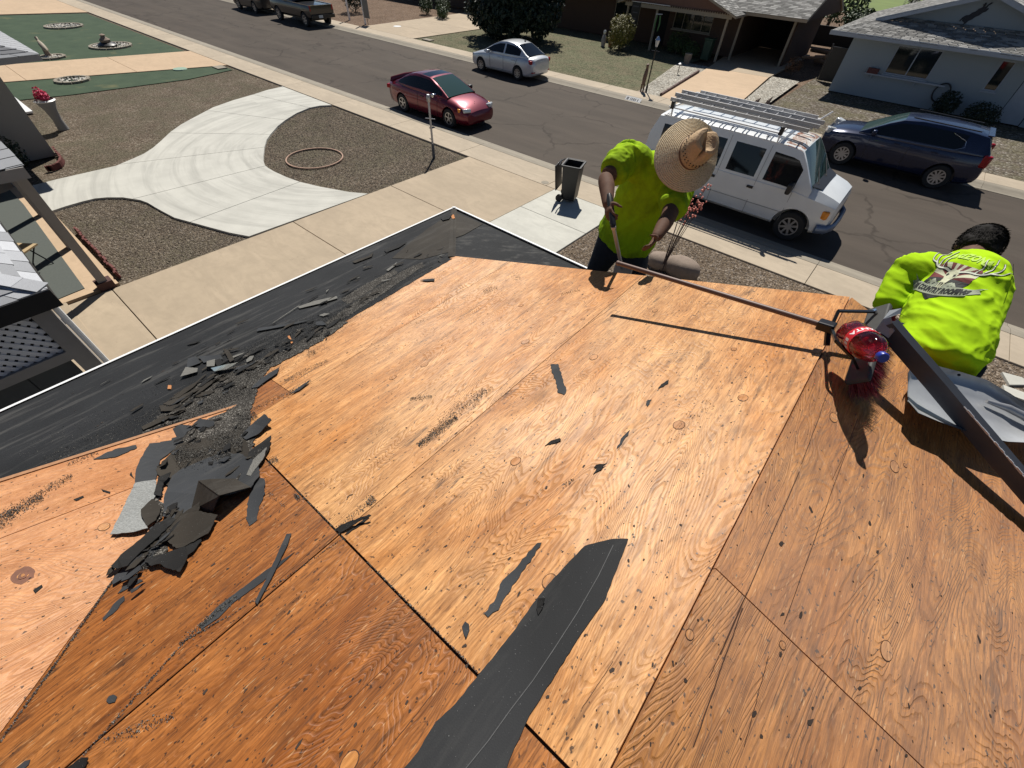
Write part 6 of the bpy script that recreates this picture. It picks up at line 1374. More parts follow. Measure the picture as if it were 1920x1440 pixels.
# far corner of the house: wall and upper roof
boxp('wall', -26, -19.8, -8, 1.6, 0, 2.55, 'stucco_tan', nb)
rp('roof', [(-18.25, 2.5, 2.62), (-18.25, -8, 2.62), (-21, -8, 3.5), (-21, -.4, 3.5)], nb, 'grey_trim', .12); rp('roof', [(-18.25, 2.5, 2.62), (-21, -.4, 3.5), (-28, -.4, 3.5), (-28, 2.5, 2.62)], nb, 'grey_trim', .12)
sn = [M['shin_near']]
shingles('shingles', [Vector((-18.25, -1.5, 2.62)) + up, Vector((-18.25, 2.5, 2.62)) + up, Vector((-20.0, .65, 3.18)) + up, Vector((-20.0, -1.5, 3.18)) + up], [M['shin_near'], shingle_mat('pale_tone', (.46, .47, .49)), shingle_mat('dark_tone', (.27, .275, .29))], nb, .45, .2, seed=21)
shingles('shingles', [Vector((-27, 2.5, 2.62)) + up, Vector((-18.25, 2.5, 2.62)) + up, Vector((-20.0, .65, 3.18)) + up, Vector((-27, .65, 3.18)) + up], [M['shin_near']], nb, .45, .2, seed=22)
shingles('shingles', [Vector((-19, .39, 2.56)) + up, Vector((-10.18, .39, 2.56)) + up, Vector((-10.18, -1.2, 2.60)) + up, Vector((-19, -1.2, 2.60)) + up], [M['shin_near']], nb, .45, .2, seed=23)
# nearer carport wing
CXe, CYe, CZ = -6.27, -.30, 2.5
rp('roof', [(CXe, CYe, CZ), (CXe, -6, CZ), (CXe - 2.2, -6, CZ + .73), (CXe - 2.2, CYe - 1.9, CZ + .73)], nb, 'grey_trim', .11)
rp('roof', [(CXe, CYe, CZ), (CXe - 2.2, CYe - 1.9, CZ + .73), (-14, CYe - 1.9, CZ + .73), (-14, CYe, CZ)], nb, 'grey_trim', .11)
shingles('shingle', [Vector((-9.6, CYe, CZ)) + up, Vector((CXe - .0, CYe, CZ)) + up, Vector((CXe - 1.0, CYe - .86, CZ + .33)) + up, Vector((-9.6, CYe - .86, CZ + .33)) + up], sn, nb, .32, .145, seed=24, single=True)
shingles('shingle', [Vector((CXe, -1.5, CZ)) + up, Vector((CXe, CYe, CZ)) + up, Vector((CXe - 1.0, CYe - .86, CZ + .33)) + up, Vector((CXe - 1.0, -1.5, CZ + .33)) + up], sn, nb, .32, .145, seed=25, single=True)
for i in range(6):
    t = i * .17; p = Vector((CXe, CYe, CZ)).lerp(Vector((CXe - 1.0, CYe - .86, CZ + .33)), t) + Vector((0, 0, .03)); q_ = Vector((CXe, CYe, CZ)).lerp(Vector((CXe - 1.0, CYe - .86, CZ + .33)), t + .21) + Vector((0, 0, .026))
    b = MB(); b.bar(p + (q_ - p) * .12, q_, .17, .006); b.build('hip_shingle', M['shin_near'], nb)
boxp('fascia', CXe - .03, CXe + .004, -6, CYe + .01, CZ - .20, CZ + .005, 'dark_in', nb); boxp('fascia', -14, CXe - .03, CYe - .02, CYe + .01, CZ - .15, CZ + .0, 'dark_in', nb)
# lattice above the opening
b = MB(); lx = -6.42
for k in range(-14, 26):
    for s in (1, -1):
        y0 = -.62 - k * .105; b_ = (y0, 1.72); e_ = (y0 - s * .56, 2.28)
        ya, za = b_; yb_, zb_ = e_
        # clip to the panel
        if max(ya, yb_) < -2.6 or min(ya, yb_) > -.6: continue
        def cl(y, z, y2, z2):
            for lim, sg in ((-.6, 1), (-2.6, -1)):
                if (y - lim) * sg > 0: t = (lim - y) / (y2 - y); y, z = lim, z + (z2 - z) * t
            return y, z
        ya2, za2 = cl(ya, za, yb_, zb_); yb2, zb2 = cl(yb_, zb_, ya, za)
        b.bar((lx + .006 * s, ya2, za2), (lx + .006 * s, yb2, zb2), .042, .010, (1, 0, 0)) if False else b.bar((lx + .006 * s, ya2, za2), (lx + .006 * s, yb2, zb2), .010, .045, (0, 0, 1))
b.build('lattice', simple('pale_lattice', (.62, .64, .68), .7), nb)
boxp('lattice_shade_board', lx - .16, lx - .14, -2.7, -.6, 1.60, 2.38, 'dark_in', nb); boxp('beam', lx - .05, lx + .05, -2.7, -.6, 1.60, 1.72, 'grey_trim', nb); boxp('beam', lx - .05, lx + .05, -2.7, -.6, 2.28, 2.38, 'grey_trim', nb)  # near-black board added to stand for the shade seen through the lattice
boxp('pilaster', lx - .12, lx + .05, -.60, -.42, 0, 2.38, 'grey_trim', nb)
b = MB(); b.tube([(-6.36, -.37, 0), (-6.36, -.37, 2.4), (-6.33, -.33, 2.47)], .032, 10); b.build('downspout', M['white'], nb)
for k in range(5): boxp('gate_board', lx - .03, lx, -.64 - (k + 1) * .42, -.62 - k * .42 - .012, .0, 1.58, simple('dark_gate_board', (.045, .05, .055), .8), nb)
b = MB(); b.bar((lx + .02, -.68, 1.3), (lx + .02, -1.7, .2), .03, .10, (1, 0, 0)); b.build('gate_brace', M['grey_trim'], nb)
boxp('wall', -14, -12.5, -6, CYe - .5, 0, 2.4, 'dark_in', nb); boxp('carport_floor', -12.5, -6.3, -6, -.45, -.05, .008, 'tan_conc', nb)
rebase(nb, (-12, -2, 0))
r_ = empty('folding_chair', (*g(70, 505), .03), .7, label='tan folding chair on the dark patio carpet', cat='chair')
b = MB(); b.box((0, 0, .45), (.45, .42, .03)); b.build('seat', simple('tan_cloth', (.42, .31, .17), .8), r_); b = MB(); b.box((-.2, 0, .72), (.03, .42, .35)); b.build('backrest', simple('tan_cloth2', (.42, .31, .17), .8), r_)
for sx in (-1, 1):
    for sy in (-1, 1): b = MB(); b.tube([(sx * .22, sy * .2, 0), (-sx * .16, sy * .2, .45)], .013, 8); b.build('leg', M['black_metal'], r_)
rr = random.Random(9); k = 0
r_ = empty('brick_edging', (-12.6, .56, -.03), label='row of red scalloped edging bricks along the neighbour patio', cat='edging')
proto = None
for i in range(24):
    if proto is None: b = MB(); b.box((0, 0, .07), (.10, .045, .15)); proto = b.mesh('brick'); o = link('brick', proto, M['red_brick'], r_)
    else: o = link('brick', proto, [], r_)
    o.location = (-1.4 + i * .118, 0, rr.uniform(-.01, .01)); o.rotation_euler = (rr.uniform(-.15, .15), 0, rr.uniform(-.15, .15))
r_ = empty('brick_edging', (*g(112, 300), -.03), label='curved run of red bricks by the far porch corner', cat='edging')
pts = [g(*q) for q in ((104, 283), (109, 290), (115, 296), (118, 302), (116, 308), (111, 313), (104, 316), (97, 318), (90, 319))]; ox, oy = g(112, 300)
for (xa, ya), (xb, yb) in zip(pts[:-1], pts[1:]):
    for t in (0, .5):
        o = link('brick', proto, [], r_); o.location = (lerp(xa, xb, t) - ox, lerp(ya, yb, t) - oy, 0); o.rotation_euler = (0, 0, math.atan2(yb - ya, xb - xa)); o.scale = (1.3, 1.3, 1)
bush('dark plant with red flowers against the neighbour grey wall', -19.2, .55, .9, .9, M['leaf_dark'], 1500, 71)
q_ = [g(*p) for p in ((29, 184), (63, 211), (50, 213))]
b = MB(); b.prism([(x, y, .05) for x, y in q_], (0, 0, -.06)); tag(b.build('white_board', M['white']), 'white triangular board on the ground beside the grey wall', 'board')
# ================================================================ people
def reach(px, py, ref, L, near=True):
    d = ray(px, py); o = Vector(ref) - CAM; b_ = d.dot(o); disc = b_ * b_ - (o.dot(o) - L * L)
    t = b_ if disc <= 0 else (b_ - math.sqrt(disc) if near else b_ + math.sqrt(disc)); return CAM + d * t
def etube(b, pts, radii, side, n=20):
    pts = [Vector(p) for p in pts]; vs = []; fs = []; m_ = len(pts)
    for i, p in enumerate(pts):
        t = (pts[min(i + 1, m_ - 1)] - pts[max(i - 1, 0)]).normalized(); s = Vector(side[i] if isinstance(side, list) else side); s = (s - t * s.dot(t)).normalized(); f = t.cross(s)
        r = radii[i]; rx, ry = r if isinstance(r, tuple) else (r, r)
        for k in range(n):
            a = 2 * math.pi * k / n; vs.append(p + s * math.cos(a) * rx + f * math.sin(a) * ry)
    for i in range(m_ - 1):
        for k in range(n): fs.append((i * n + k, i * n + (k + 1) % n, (i + 1) * n + (k + 1) % n, (i + 1) * n + k))
    c0, c1 = len(vs), len(vs) + 1; vs += [pts[0] - (pts[1] - pts[0]).normalized() * .2 * (radii[0][1] if isinstance(radii[0], tuple) else radii[0]), pts[-1] + (pts[-1] - pts[-2]).normalized() * .5 * (radii[-1][1] if isinstance(radii[-1], tuple) else radii[-1])]
    fs += [(k, c0, (k + 1) % n) for k in range(n)] + [((m_ - 1) * n + k, (m_ - 1) * n + (k + 1) % n, c1) for k in range(n)]
    # flip to outward
    b.add(vs, [f[::-1] for f in fs])
def cat(pts, k=4):     # smooth a polyline (Catmull-Rom) together with radii
    out = []; P = [Vector(p) for p, r in pts]; R = [r if isinstance(r, tuple) else (r, r) for p, r in pts]; n = len(P)
    for i in range(n - 1):
        p0, p1, p2, p3 = P[max(0, i - 1)], P[i], P[i + 1], P[min(n - 1, i + 2)]
        for j in range(k):
            t = j / k; q = .5 * ((2 * p1) + (p2 - p0) * t + (2 * p0 - 5 * p1 + 4 * p2 - p3) * t * t + (3 * p1 - p0 - 3 * p2 + p3) * t ** 3)
            out.append((q, (lerp(R[i][0], R[i + 1][0], t), lerp(R[i][1], R[i + 1][1], t))))
    out.append((P[-1], R[-1])); return out
def organic(name, tubes, voxel, mat, parent=None, smooth=6, disp=None, sph=()):
    b = MB()
    for tb in tubes:
        pts, side = tb; sm = cat(pts); etube(b, [p for p, r in sm], [r for p, r in sm], side)
    for c, r, M_ in sph:
        n = 16; vs = [];
        prof = [(math.sin(math.pi * i / 10) , -math.cos(math.pi * i / 10)) for i in range(11)]
        for q, z in prof:
            for k in range(n): a = 2 * math.pi * k / n; v = Vector((q * math.cos(a) * r[0], q * math.sin(a) * r[1], z * r[2])); vs.append(Vector(c) + (M_ @ v))
        b.add(vs, [(i * n + k, i * n + (k + 1) % n, (i + 1) * n + (k + 1) % n, (i + 1) * n + k) for i in range(10) for k in range(n)])
    me = b.mesh('tmp'); bm = bmesh.new(); bm.from_mesh(me); bmesh.ops.remove_doubles(bm, verts=bm.verts, dist=1e-5); bmesh.ops.recalc_face_normals(bm, faces=bm.faces); bm.to_mesh(me); bm.free()
    o = bpy.data.objects.new('tmp', me); C.objects.link(o)
    md = o.modifiers.new('r', 'REMESH'); md.mode = 'VOXEL'; md.voxel_size = voxel
    ms = o.modifiers.new('s', 'SMOOTH'); ms.iterations = smooth; ms.factor = .5
    dg = bpy.context.evaluated_depsgraph_get(); me2 = bpy.data.meshes.new_from_object(o.evaluated_get(dg)); bpy.data.objects.remove(o)
    if disp:
        co_ = np.empty(len(me2.vertices) * 3); me2.vertices.foreach_get('co', co_); no = np.empty_like(co_); me2.vertices.foreach_get('normal', no); co_ = co_.reshape(-1, 3); no = no.reshape(-1, 3)
        d_ = np.array([disp(Vector(p), Vector(q)) for p, q in zip(co_, no)]); co_ += no * d_[:, None]; me2.vertices.foreach_set('co', co_.ravel()); me2.update()
    return link(name, me2, mat, parent, 180)
def recenter(root, child_list, loc):
    root.location = loc
    for c in child_list: c.matrix_parent_inverse = Matrix.Translation(-Vector(loc))
def hand(tubes, wrist, dirv, palmn, curl=.5, size=1.0, thumb=1, side=None):
    """adds palm and five fingers; dirv = forearm direction, palmn = palm facing, thumb side sign"""
    d = Vector(dirv).normalized(); n = Vector(palmn); n = (n - d * n.dot(d)).normalized(); s = d.cross(n).normalized() * thumb; w = Vector(wrist); q = size
    tubes.append(([(w - d * .03, (.026 * q, .019 * q)), (w + d * .02, (.030 * q, .018 * q)), (w + d * .055, (.040 * q, .016 * q)), (w + d * .09, (.039 * q, .014 * q))], s))
    for k, (off, L) in enumerate(((.030, .072), (.010, .080), (-.010, .075), (-.029, .058))):
        p = w + d * .085 + s * off * q; dd = d.copy(); pts = [(p - d * .02, .0095 * q)]
        for j in range(3):
            a = curl * (.55 + .45 * j); dd = (dd * math.cos(a) + n * math.sin(a)).normalized(); p = p + dd * L * q * (.42, .33, .25)[j]; pts.append((p.copy(), (.0088, .0082, .0070)[j] * q))
        tubes.append((pts, s))
    p = w + d * .03 + s * .03 * q; a1 = (d * .62 + s * .7 + n * .35).normalized(); p2 = p + a1 * .04 * q; a2 = (d * .8 + s * .25 + n * (.3 + curl)).normalized(); p3 = p2 + a2 * .032 * q; p4 = p3 + (a2 + n * curl * .8).normalized() * .024 * q
    tubes.append(([(p - a1 * .012, .013 * q), (p2, .0125 * q), (p3, .0105 * q), (p4, .0085 * q)], n))
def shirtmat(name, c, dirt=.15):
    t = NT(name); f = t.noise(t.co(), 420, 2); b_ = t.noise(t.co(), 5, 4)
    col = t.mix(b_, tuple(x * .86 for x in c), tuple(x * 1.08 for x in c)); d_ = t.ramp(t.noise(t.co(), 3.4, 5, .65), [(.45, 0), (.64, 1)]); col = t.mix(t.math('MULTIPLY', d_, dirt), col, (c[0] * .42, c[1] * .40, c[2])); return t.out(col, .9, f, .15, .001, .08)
M['lime'] = shirtmat('hi_vis_shirt', (.40, .66, .012)); M['lime_shaded'] = shirtmat('shaded_hi_vis_shirt', (.35, .56, .012), .75); M['skin'] = simple('skin', (.12, .062, .040), .75, var=.3, scale=22, spec=.25); M['denim'] = simple('navy_denim', (.012, .017, .026), .85, var=.3, scale=30, bump=.3)  # straw-hat man's shirt: lime darkened for the shade on his front, plus sweat blotches
M['boot'] = simple('boot', (.07, .05, .035), .7); M['hair'] = simple('black_hair', (.008, .006, .005), .8, spec=.2, scale=30, var=.4)
def folds(seedv, dirs, amp, freq):
    sv_ = Vector(seedv)
    def f(p, n):
        v = 0
        for (d, a, fr) in dirs:
            q = p.copy(); d = Vector(d).normalized(); q = q - d * q.dot(d) * .82
            v += a * (1 - abs(mnoise.noise(q * fr + sv_)) * 2.2)
        return v * amp + .004 * mnoise.noise(p * 4 + sv_)
    return f
# ---- man 1: straw hat, leaning over his tool
aty_ = lambda px, py, y: CAM + ray(px, py) * (y / ray(px, py).y)
Hh = aty_(1170, 450, 3.26)
Nk = aty_(1252, 302, 3.10); Ch = Hh.lerp(Nk, .66)
Rs = reach(1176, 294, Nk, .22, False) ; Ls = reach(1268, 362, Nk, .20, True)
side1 = (Ls - Rs).normalized()
Re = reach(1137, 334, Rs, .28, True); Rh = reach(1140, 386, Re, .27, True)
Le = reach(1254, 406, Ls, .27, True); Lh = reach(1230, 446, Le, .24, True)
hipside = Vector((.9, .35, 0)).normalized()
up1 = (Nk - Hh).normalized(); fw1 = side1.cross(up1)
HC = reach(1290, 292, Nk, .18, True)
def leg(hip, foot, bend, r0=.088):
    k = hip.lerp(foot, .5) + Vector(bend); return [(hip + Vector((0, 0, .02)), (r0 * 1.12, r0 * 1.2)), (hip.lerp(k, .5), (r0 * .95, r0)), (k, (.062, .066)), (k.lerp(foot, .4), (.058, .062)), (foot + Vector((0, 0, .1)), (.042, .046))], k
f1, f2_ = PFp(-1.62, 3.36), PFp(-1.10, 3.36)
hR, hL = Hh - hipside * .10 + Vector((0, 0, -.03)), Hh + hipside * .10 + Vector((0, 0, -.03))
lr, kR = leg(hR, f1, (-.02, -.10, 0)); ll, kL = leg(hL, f2_, (.02, -.10, 0))
tubes = [([(Hh + Vector((0, 0, -.06)), (.18, .13)), (Hh.lerp(Ch, .5), (.17, .125)), (Ch, (.18, .13)), (Nk - up1 * .05, (.14, .10))], side1),
         ([(Nk - up1 * .06, .07), (Nk + (HC - Nk) * .5, .058), (HC, .06)], side1),
         ([(Rs - side1 * -.06, .07), (Rs, .072), (Rs.lerp(Re, .5), .062), (Re, .052), (Re.lerp(Rh, .35), .053), (Rh, .033)], fw1),
         ([(Ls + side1 * -.06, .07), (Ls, .072), (Ls.lerp(Le, .5), .062), (Le, .052), (Le.lerp(Lh, .35), .053), (Lh, .033)], fw1)]
tubes += [(lr, hipside), (ll, hipside)]
d_t = (reach(1160, 470, Rh, .34, True) - Rh).normalized()
hand(tubes, Rh - (Rh - Re).normalized() * .02, (Rh - Re), (d_t.cross(Rh - Re)).cross(Rh - Re) * -1 + side1 * .6, 1.05, 1.0, 1)
hand(tubes, Lh, (Lh - Le) + Vector((-.02, 0, 0)), -side1 + fw1 * .2, .35, .95, -1)
face = (HC - Nk).normalized()
hd = Vector(F_) * -.2 + Vector((.35, -.75, -.75)); hd.normalize()    # he looks down towards the roof
cr = reach(1324, 270, HC, .19, True); hax = (cr - HC).normalized()     # hat axis
Mh = Matrix((hax.orthogonal().normalized(), hax.cross(hax.orthogonal().normalized()), hax)).transposed()
fd_ = Vector((-.1, -.5, -1)); fd_ = (fd_ - hax * fd_.dot(hax)).normalized(); sd_ = hax.cross(fd_)
Mf = Matrix((sd_, fd_, hax)).transposed()
sph = [(HC, (.075, .095, .115), Mf), (HC - hax * .10 + fd_ * .025, (.052, .06, .05), Mf), (HC + fd_ * .098 - hax * .02, (.014, .018, .03), Mf), (HC + sd_ * .078 - hax * .01, (.012, .022, .034), Mf), (HC - sd_ * .078 - hax * .01, (.012, .022, .034), Mf)]
p1 = organic('person', tubes, .0085, M['skin'], None, 5, None, sph)
tag(p1, 'worker in wide straw hat and sweat-stained lime shirt bending over a long handled tool', 'person')
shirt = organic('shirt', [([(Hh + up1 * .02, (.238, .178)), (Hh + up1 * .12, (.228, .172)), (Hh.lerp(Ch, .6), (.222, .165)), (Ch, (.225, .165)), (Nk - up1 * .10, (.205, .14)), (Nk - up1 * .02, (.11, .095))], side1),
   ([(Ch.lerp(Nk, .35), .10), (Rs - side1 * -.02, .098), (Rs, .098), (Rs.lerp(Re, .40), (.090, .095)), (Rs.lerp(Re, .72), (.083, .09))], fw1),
   ([(Ch.lerp(Nk, .35), .10), (Ls - side1 * .02, .098), (Ls, .098), (Ls.lerp(Le, .42), (.086, .092)), (Ls.lerp(Le, .70), (.084, .092))], fw1)], .0075, M['lime_shaded'], p1, 5,
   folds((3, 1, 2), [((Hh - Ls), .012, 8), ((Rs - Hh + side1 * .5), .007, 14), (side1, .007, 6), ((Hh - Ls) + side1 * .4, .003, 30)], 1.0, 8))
trou = organic('trousers', [([(Hh + Vector((0, 0, .05)), (.175, .135)), (Hh + Vector((0, 0, -.08)), (.185, .14)), (Hh + Vector((0, 0, -.15)), (.16, .12))], hipside), ([(p, (r[0] * 1.3, r[1] * 1.3)) for p, r in lr], hipside), ([(p, (r[0] * 1.3, r[1] * 1.3)) for p, r in ll], hipside)], .013, M['denim'], p1, 4, folds((5, 5, 2), [((0, .3, 1), .006, 10)], 1, 9))
for f in (f1, f2_):
    b = MB(); etube(b, [f + Vector((0, .07, .05)), f + Vector((0, -.02, .055)), f + Vector((0, -.12, .04)), f + Vector((0, -.19, .03))], [(.045, .05), (.05, .055), (.05, .038), (.038, .028)], Vector((1, 0, 0)), 12); b.build('boot', M['boot'], p1, 60)
# straw hat: coiled brim with rolled edge and a dented crown
def strawmat():
    t = NT('woven_straw'); vo = t.n('TexVoronoi'); vo.inputs['Scale'].default_value = 130; t.l(t.co(), vo.inputs['Vector'])
    col = t.ramp(vo.outputs['Distance'], [(0, (.84, .74, .54)), (.5, (.72, .60, .40)), (.9, (.28, .19, .10))]); col = t.mix(t.noise(t.co(), 6, 3), col, (.58, .43, .25)); return t.out(col, .8, vo.outputs['Distance'], .5, .003)
M['straw'] = strawmat()
bx = Mh.col[0].copy(); by = Mh.col[1].copy()
# orient brim so that its local x is across the head
bx = sd_; by = fd_
base = HC + hax * .045
def hatpt(r, a, z, k=1.0):
    return base + bx * math.cos(a) * r * .94 + by * math.sin(a) * r * 1.06 + hax * z
b = MB(); n = 64; rings = []
R_in, R_out = .100, .222; NR = 52
for i in range(NR + 1):
    t = i / NR; r = R_in + (R_out - R_in) * t; coil = .0022 * math.sin(i * math.pi * 2 / 4); rings.append([hatpt(r, 2 * math.pi * k / n, coil - .055 * t ** 1.3 * (1 + .25 * math.cos(2 * 2 * math.pi * k / n + .4)) + .03 * t * math.cos(2 * math.pi * k / n)) for k in range(n)])
rings.append([p - hax * .006 for p in rings[-1]])
for i in range(NR, -1, -1): rings.append([p - hax * .005 for p in rings[i]])
vs = [p for r in rings for p in r]; b.add(vs, [(i * n + k, (i + 1) * n + k, (i + 1) * n + (k + 1) % n, i * n + (k + 1) % n) for i in range(len(rings) - 1) for k in range(n)])
hat = b.build('straw_hat', M['straw'], p1, 50)
b = MB(); prof = [(.1005, -.002), (.100, .02), (.098, .05), (.096, .085), (.092, .118), (.083, .136), (.063, .139), (.035, .130), (0, .124)]; rings = []
dense = []
for (r0, z0), (r1_, z1) in zip(prof[:-1], prof[1:]):
    m_ = max(2, int(math.hypot(r1_ - r0, z1 - z0) / .0035))
    for j in range(m_): t = j / m_; dense.append((lerp(r0, r1_, t), lerp(z0, z1, t)))
dense.append(prof[-1])
for i, (r, z) in enumerate(dense):
    q = .0016 * math.sin(i * math.pi / 1.5); ring = []
    for k in range(n):
        a = 2 * math.pi * k / n; top = max(0, (z - .06) / .05); x = math.cos(a) * r; pin = 1 - .30 * top * (max(0, math.sin(a)) ** 2) * (1 if abs(math.cos(a)) > .15 else .8)
        dent = -.034 * top * math.exp(-(x / .018) ** 2) ; ring.append(hatpt((r + q) * (pin if r > .03 else 1), a, z * 1.15 + dent))
    rings.append(ring)
vs = [p for r in rings for p in r]; b.add(vs, [(i * n + k, i * n + (k + 1) % n, (i + 1) * n + (k + 1) % n, (i + 1) * n + k) for i in range(len(rings) - 1) for k in range(n)])
crown = b.build('hat_crown', simple('darker_straw', (.46, .31, .17), .8, var=.35, scale=90, bump=.5), hat, 60)
b = MB(); b.lathe([(.1010, 0), (.1030, .004), (.1030, .010), (.1005, .014)], 40, (0, 0, 0)); b.v = [tuple(hatpt(math.hypot(x, y), math.atan2(y, x), z + .004)) for x, y, z in b.v]; b.build('hat_band', simple('brown_cord', (.13, .06, .03), .7), hat)
b = MB()
for k in range(26):
    a = 2 * math.pi * k / 26
    for zz in (.046, .062):
        p = hatpt(.099 if zz < .05 else .098, a + (.06 if zz > .05 else 0), zz * 1.15); o_ = (p - base); o_ = (o_ - hax * o_.dot(hax)).normalized(); b.box(p + o_ * .0015, (.007, .007, .004), rz=a)
tag(b.build('vent_holes', M['crumb'], hat), kind='stuff')
b = MB(); wv = (Lh - Le).normalized(); etube(b, [Lh - wv * .012, Lh - wv * .002], [.030, .030], fw1, 16); b.build('wristband', M['chrome'], p1)
# the tool he holds: black grip and grey shaft down to the deck
tr_ = empty('shingle_remover', tuple(Rh), label='tool with black grip and grey shaft held by the worker in the straw hat', cat='tool')
a0 = reach(1143, 372, Rh, .03) ; a1 = reach(1150, 425, a0, .20, True); a2 = (lambda d: CAM + d * (2.66 / d.y))(ray(1166, 503))
def rel(*ps): return [p - Rh for p in ps]
dg_ = (a1 - a0).normalized()
b = MB(); b.tube(rel(a0 - dg_ * .03, a0, a1 - dg_ * .01, a1), [.014, .021, .019, .015], 12); b.build('grip', M['black'], tr_, 50)
b = MB(); b.tube(rel(a1, a2), .0125, 10); b.build('shaft', M['galv'], tr_, 50)
b = MB(); b.tube(rel(a1 - dg_ * .004, a1 + (a2 - a1) * .04), .017, 10); b.build('collar', M['galv'], tr_, 50)
a2 = (lambda d: CAM + d * (2.66 / d.y))(ray(1166, 503)); bl_ = a2 + Vector((0, .03, -.05))
b = MB(); b.box(bl_ - Rh, (.14, .012, .11)); b.build('blade', M['alu'], tr_)

# ---- man 2: lime shirt with printed back, dark hair, turned away
W2 = CAM + ray(1762, 648) * 2.98; Nk2 = reach(1814, 490, W2, .56, False); up2 = (Nk2 - W2).normalized()
Ls2 = reach(1712, 505, Nk2, .185, True); Rs2 = reach(1818, 518, Nk2, .175, True); side2 = (Rs2 - Ls2).normalized(); bk2 = side2.cross(up2)   # toward his back (camera side) sign below
if bk2.dot(CAM - W2) < 0: bk2 = -bk2
Le2 = reach(1668, 578, Ls2, .25, True); Lh2 = reach(1640, 640, Le2, .24, False)
Re2 = reach(1834, 596, Rs2, .25, False); Rh2 = reach(1805, 645, Re2, .22, False)
HC2 = reach(1832, 466, Nk2, .17, False); hax2 = ((HC2 - Nk2).normalized() + Vector((0, 0, .25))).normalized()
fd2 = Vector((.2, 1, -.5)); fd2 = (fd2 - hax2 * fd2.dot(hax2)).normalized(); sdh = hax2.cross(fd2); Mf2 = Matrix((sdh, fd2, hax2)).transposed()
hs2 = Vector((1, .15, 0)).normalized(); W2b = W2 + Vector((0, .03, -.10))
g1_, g2_ = PFp(.66, 3.10), PFp(1.08, 3.12)
lr2, _ = leg(W2b - hs2 * .10, g1_, (-.05, .06, 0)); ll2, _ = leg(W2b + hs2 * .10, g2_, (.05, .06, 0))
tubes = [([(W2b, (.165, .12)), (W2, (.155, .115)), (W2.lerp(Nk2, .6), (.17, .12)), (Nk2 - up2 * .05, (.13, .09))], side2), ([(Nk2 - up2 * .06, .07), (Nk2.lerp(HC2, .5), .06), (HC2, .06)], side2),
  ([(Ls2 + side2 * .06, .06), (Ls2, .062), (Le2, .044), (Le2.lerp(Lh2, .4), .043), (Lh2, .028)], bk2), ([(Rs2 - side2 * .06, .06), (Rs2, .062), (Re2, .044), (Re2.lerp(Rh2, .4), .043), (Rh2, .028)], bk2), (lr2, hs2), (ll2, hs2)]
hand(tubes, Lh2, Lh2 - Le2, Vector((.3, .3, -1)), .5, 1.0, 1); hand(tubes, Rh2, Rh2 - Re2, Vector((-.3, .3, -1)), .5, 1.0, -1)
sph = [(HC2, (.078, .098, .118), Mf2), (HC2 - hax2 * .09 + fd2 * .03, (.05, .055, .05), Mf2), (HC2 + fd2 * .10 - hax2 * .02, (.014, .018, .03), Mf2), (HC2 + sdh * .08 - hax2 * .015, (.012, .022, .032), Mf2), (HC2 - sdh * .08 - hax2 * .015, (.012, .022, .032), Mf2)]
p2 = organic('person', tubes, .0085, M['skin'], None, 5, None, sph)
tag(p2, 'bareheaded dark haired worker seen from behind, lime shirt with a printed skull emblem', 'person')
def hairdisp(p, n): return .005 * mnoise.noise(p * 70) + .010 * mnoise.noise(p * 22) + .012 * mnoise.noise(p * 9)
hr = organic('hair', [([(HC2 - hax2 * .07 - fd2 * .055, (.062, .035)), (HC2 - hax2 * .02 - fd2 * .05, (.085, .06)), (HC2 + hax2 * .03 - fd2 * .01, (.092, .09)), (HC2 + hax2 * .07 + fd2 * .01, (.08, .085))], sdh)], .006, M['hair'], p2, 3, hairdisp, [(HC2 + hax2 * .022 - fd2 * .008, (.094, .108, .118), Mf2)])
def strands(parent):
    rr = random.Random(5); b = MB()
    for _ in range(2600):
        d = Vector((rr.gauss(0, 1), rr.gauss(-.5, 1), rr.gauss(.5, .8))).normalized(); p = HC2 + hax2 * .02 + sdh * d.x * .096 + fd2 * d.y * .108 + hax2 * d.z * .12
        t = (sdh * d.x * .3 - fd2 * .8 - hax2 * .5 + Vector((rr.gauss(0, .35),) * 3)).normalized(); n_ = (p - HC2).normalized(); t = (t - n_ * n_.dot(t) * .85).normalized(); L = rr.uniform(.025, .055); s = t.cross(n_).normalized() * .0016
        q = p + t * L * .6 + n_ * .002; m_ = p + t * L * .3 + n_ * .004; b.add([p - s, p + s, m_ + s, m_ - s], [(0, 1, 2, 3)]); b.add([m_ - s, m_ + s, q], [(0, 1, 2)])
    tag(b.build('hair_strands', M['hair'], parent), kind='stuff')
strands(hr)
sh2 = organic('shirt', [([(W2 - up2 * .13, (.150, .14)), (W2 - up2 * .04, (.175, .155)), (W2.lerp(Nk2, .3), (.172, .145)), (W2.lerp(Nk2, .6), (.180, .135)), (Nk2 - up2 * .09, (.165, .115)), (Nk2 - up2 * .015, (.10, .085))], side2),
  ([(W2.lerp(Nk2, .72), .11), (Ls2 + side2 * .02, .092), (Ls2, .088), (Ls2.lerp(Le2, .5), (.078, .082)), (Ls2.lerp(Le2, .95), (.072, .078))], bk2),
  ([(W2.lerp(Nk2, .72), .11), (Rs2 - side2 * .02, .092), (Rs2, .088), (Rs2.lerp(Re2, .5), (.078, .082)), (Rs2.lerp(Re2, .95), (.072, .078))], bk2)], .0075, M['lime'], p2, 4,
  folds((8, 1, 5), [(side2 - up2 * .45, .009, 10), (side2 - up2 * .25, .006, 19), (Ls2 - W2, .005, 7), (side2 - up2 * .6, .0022, 36)], 1.0, 8))
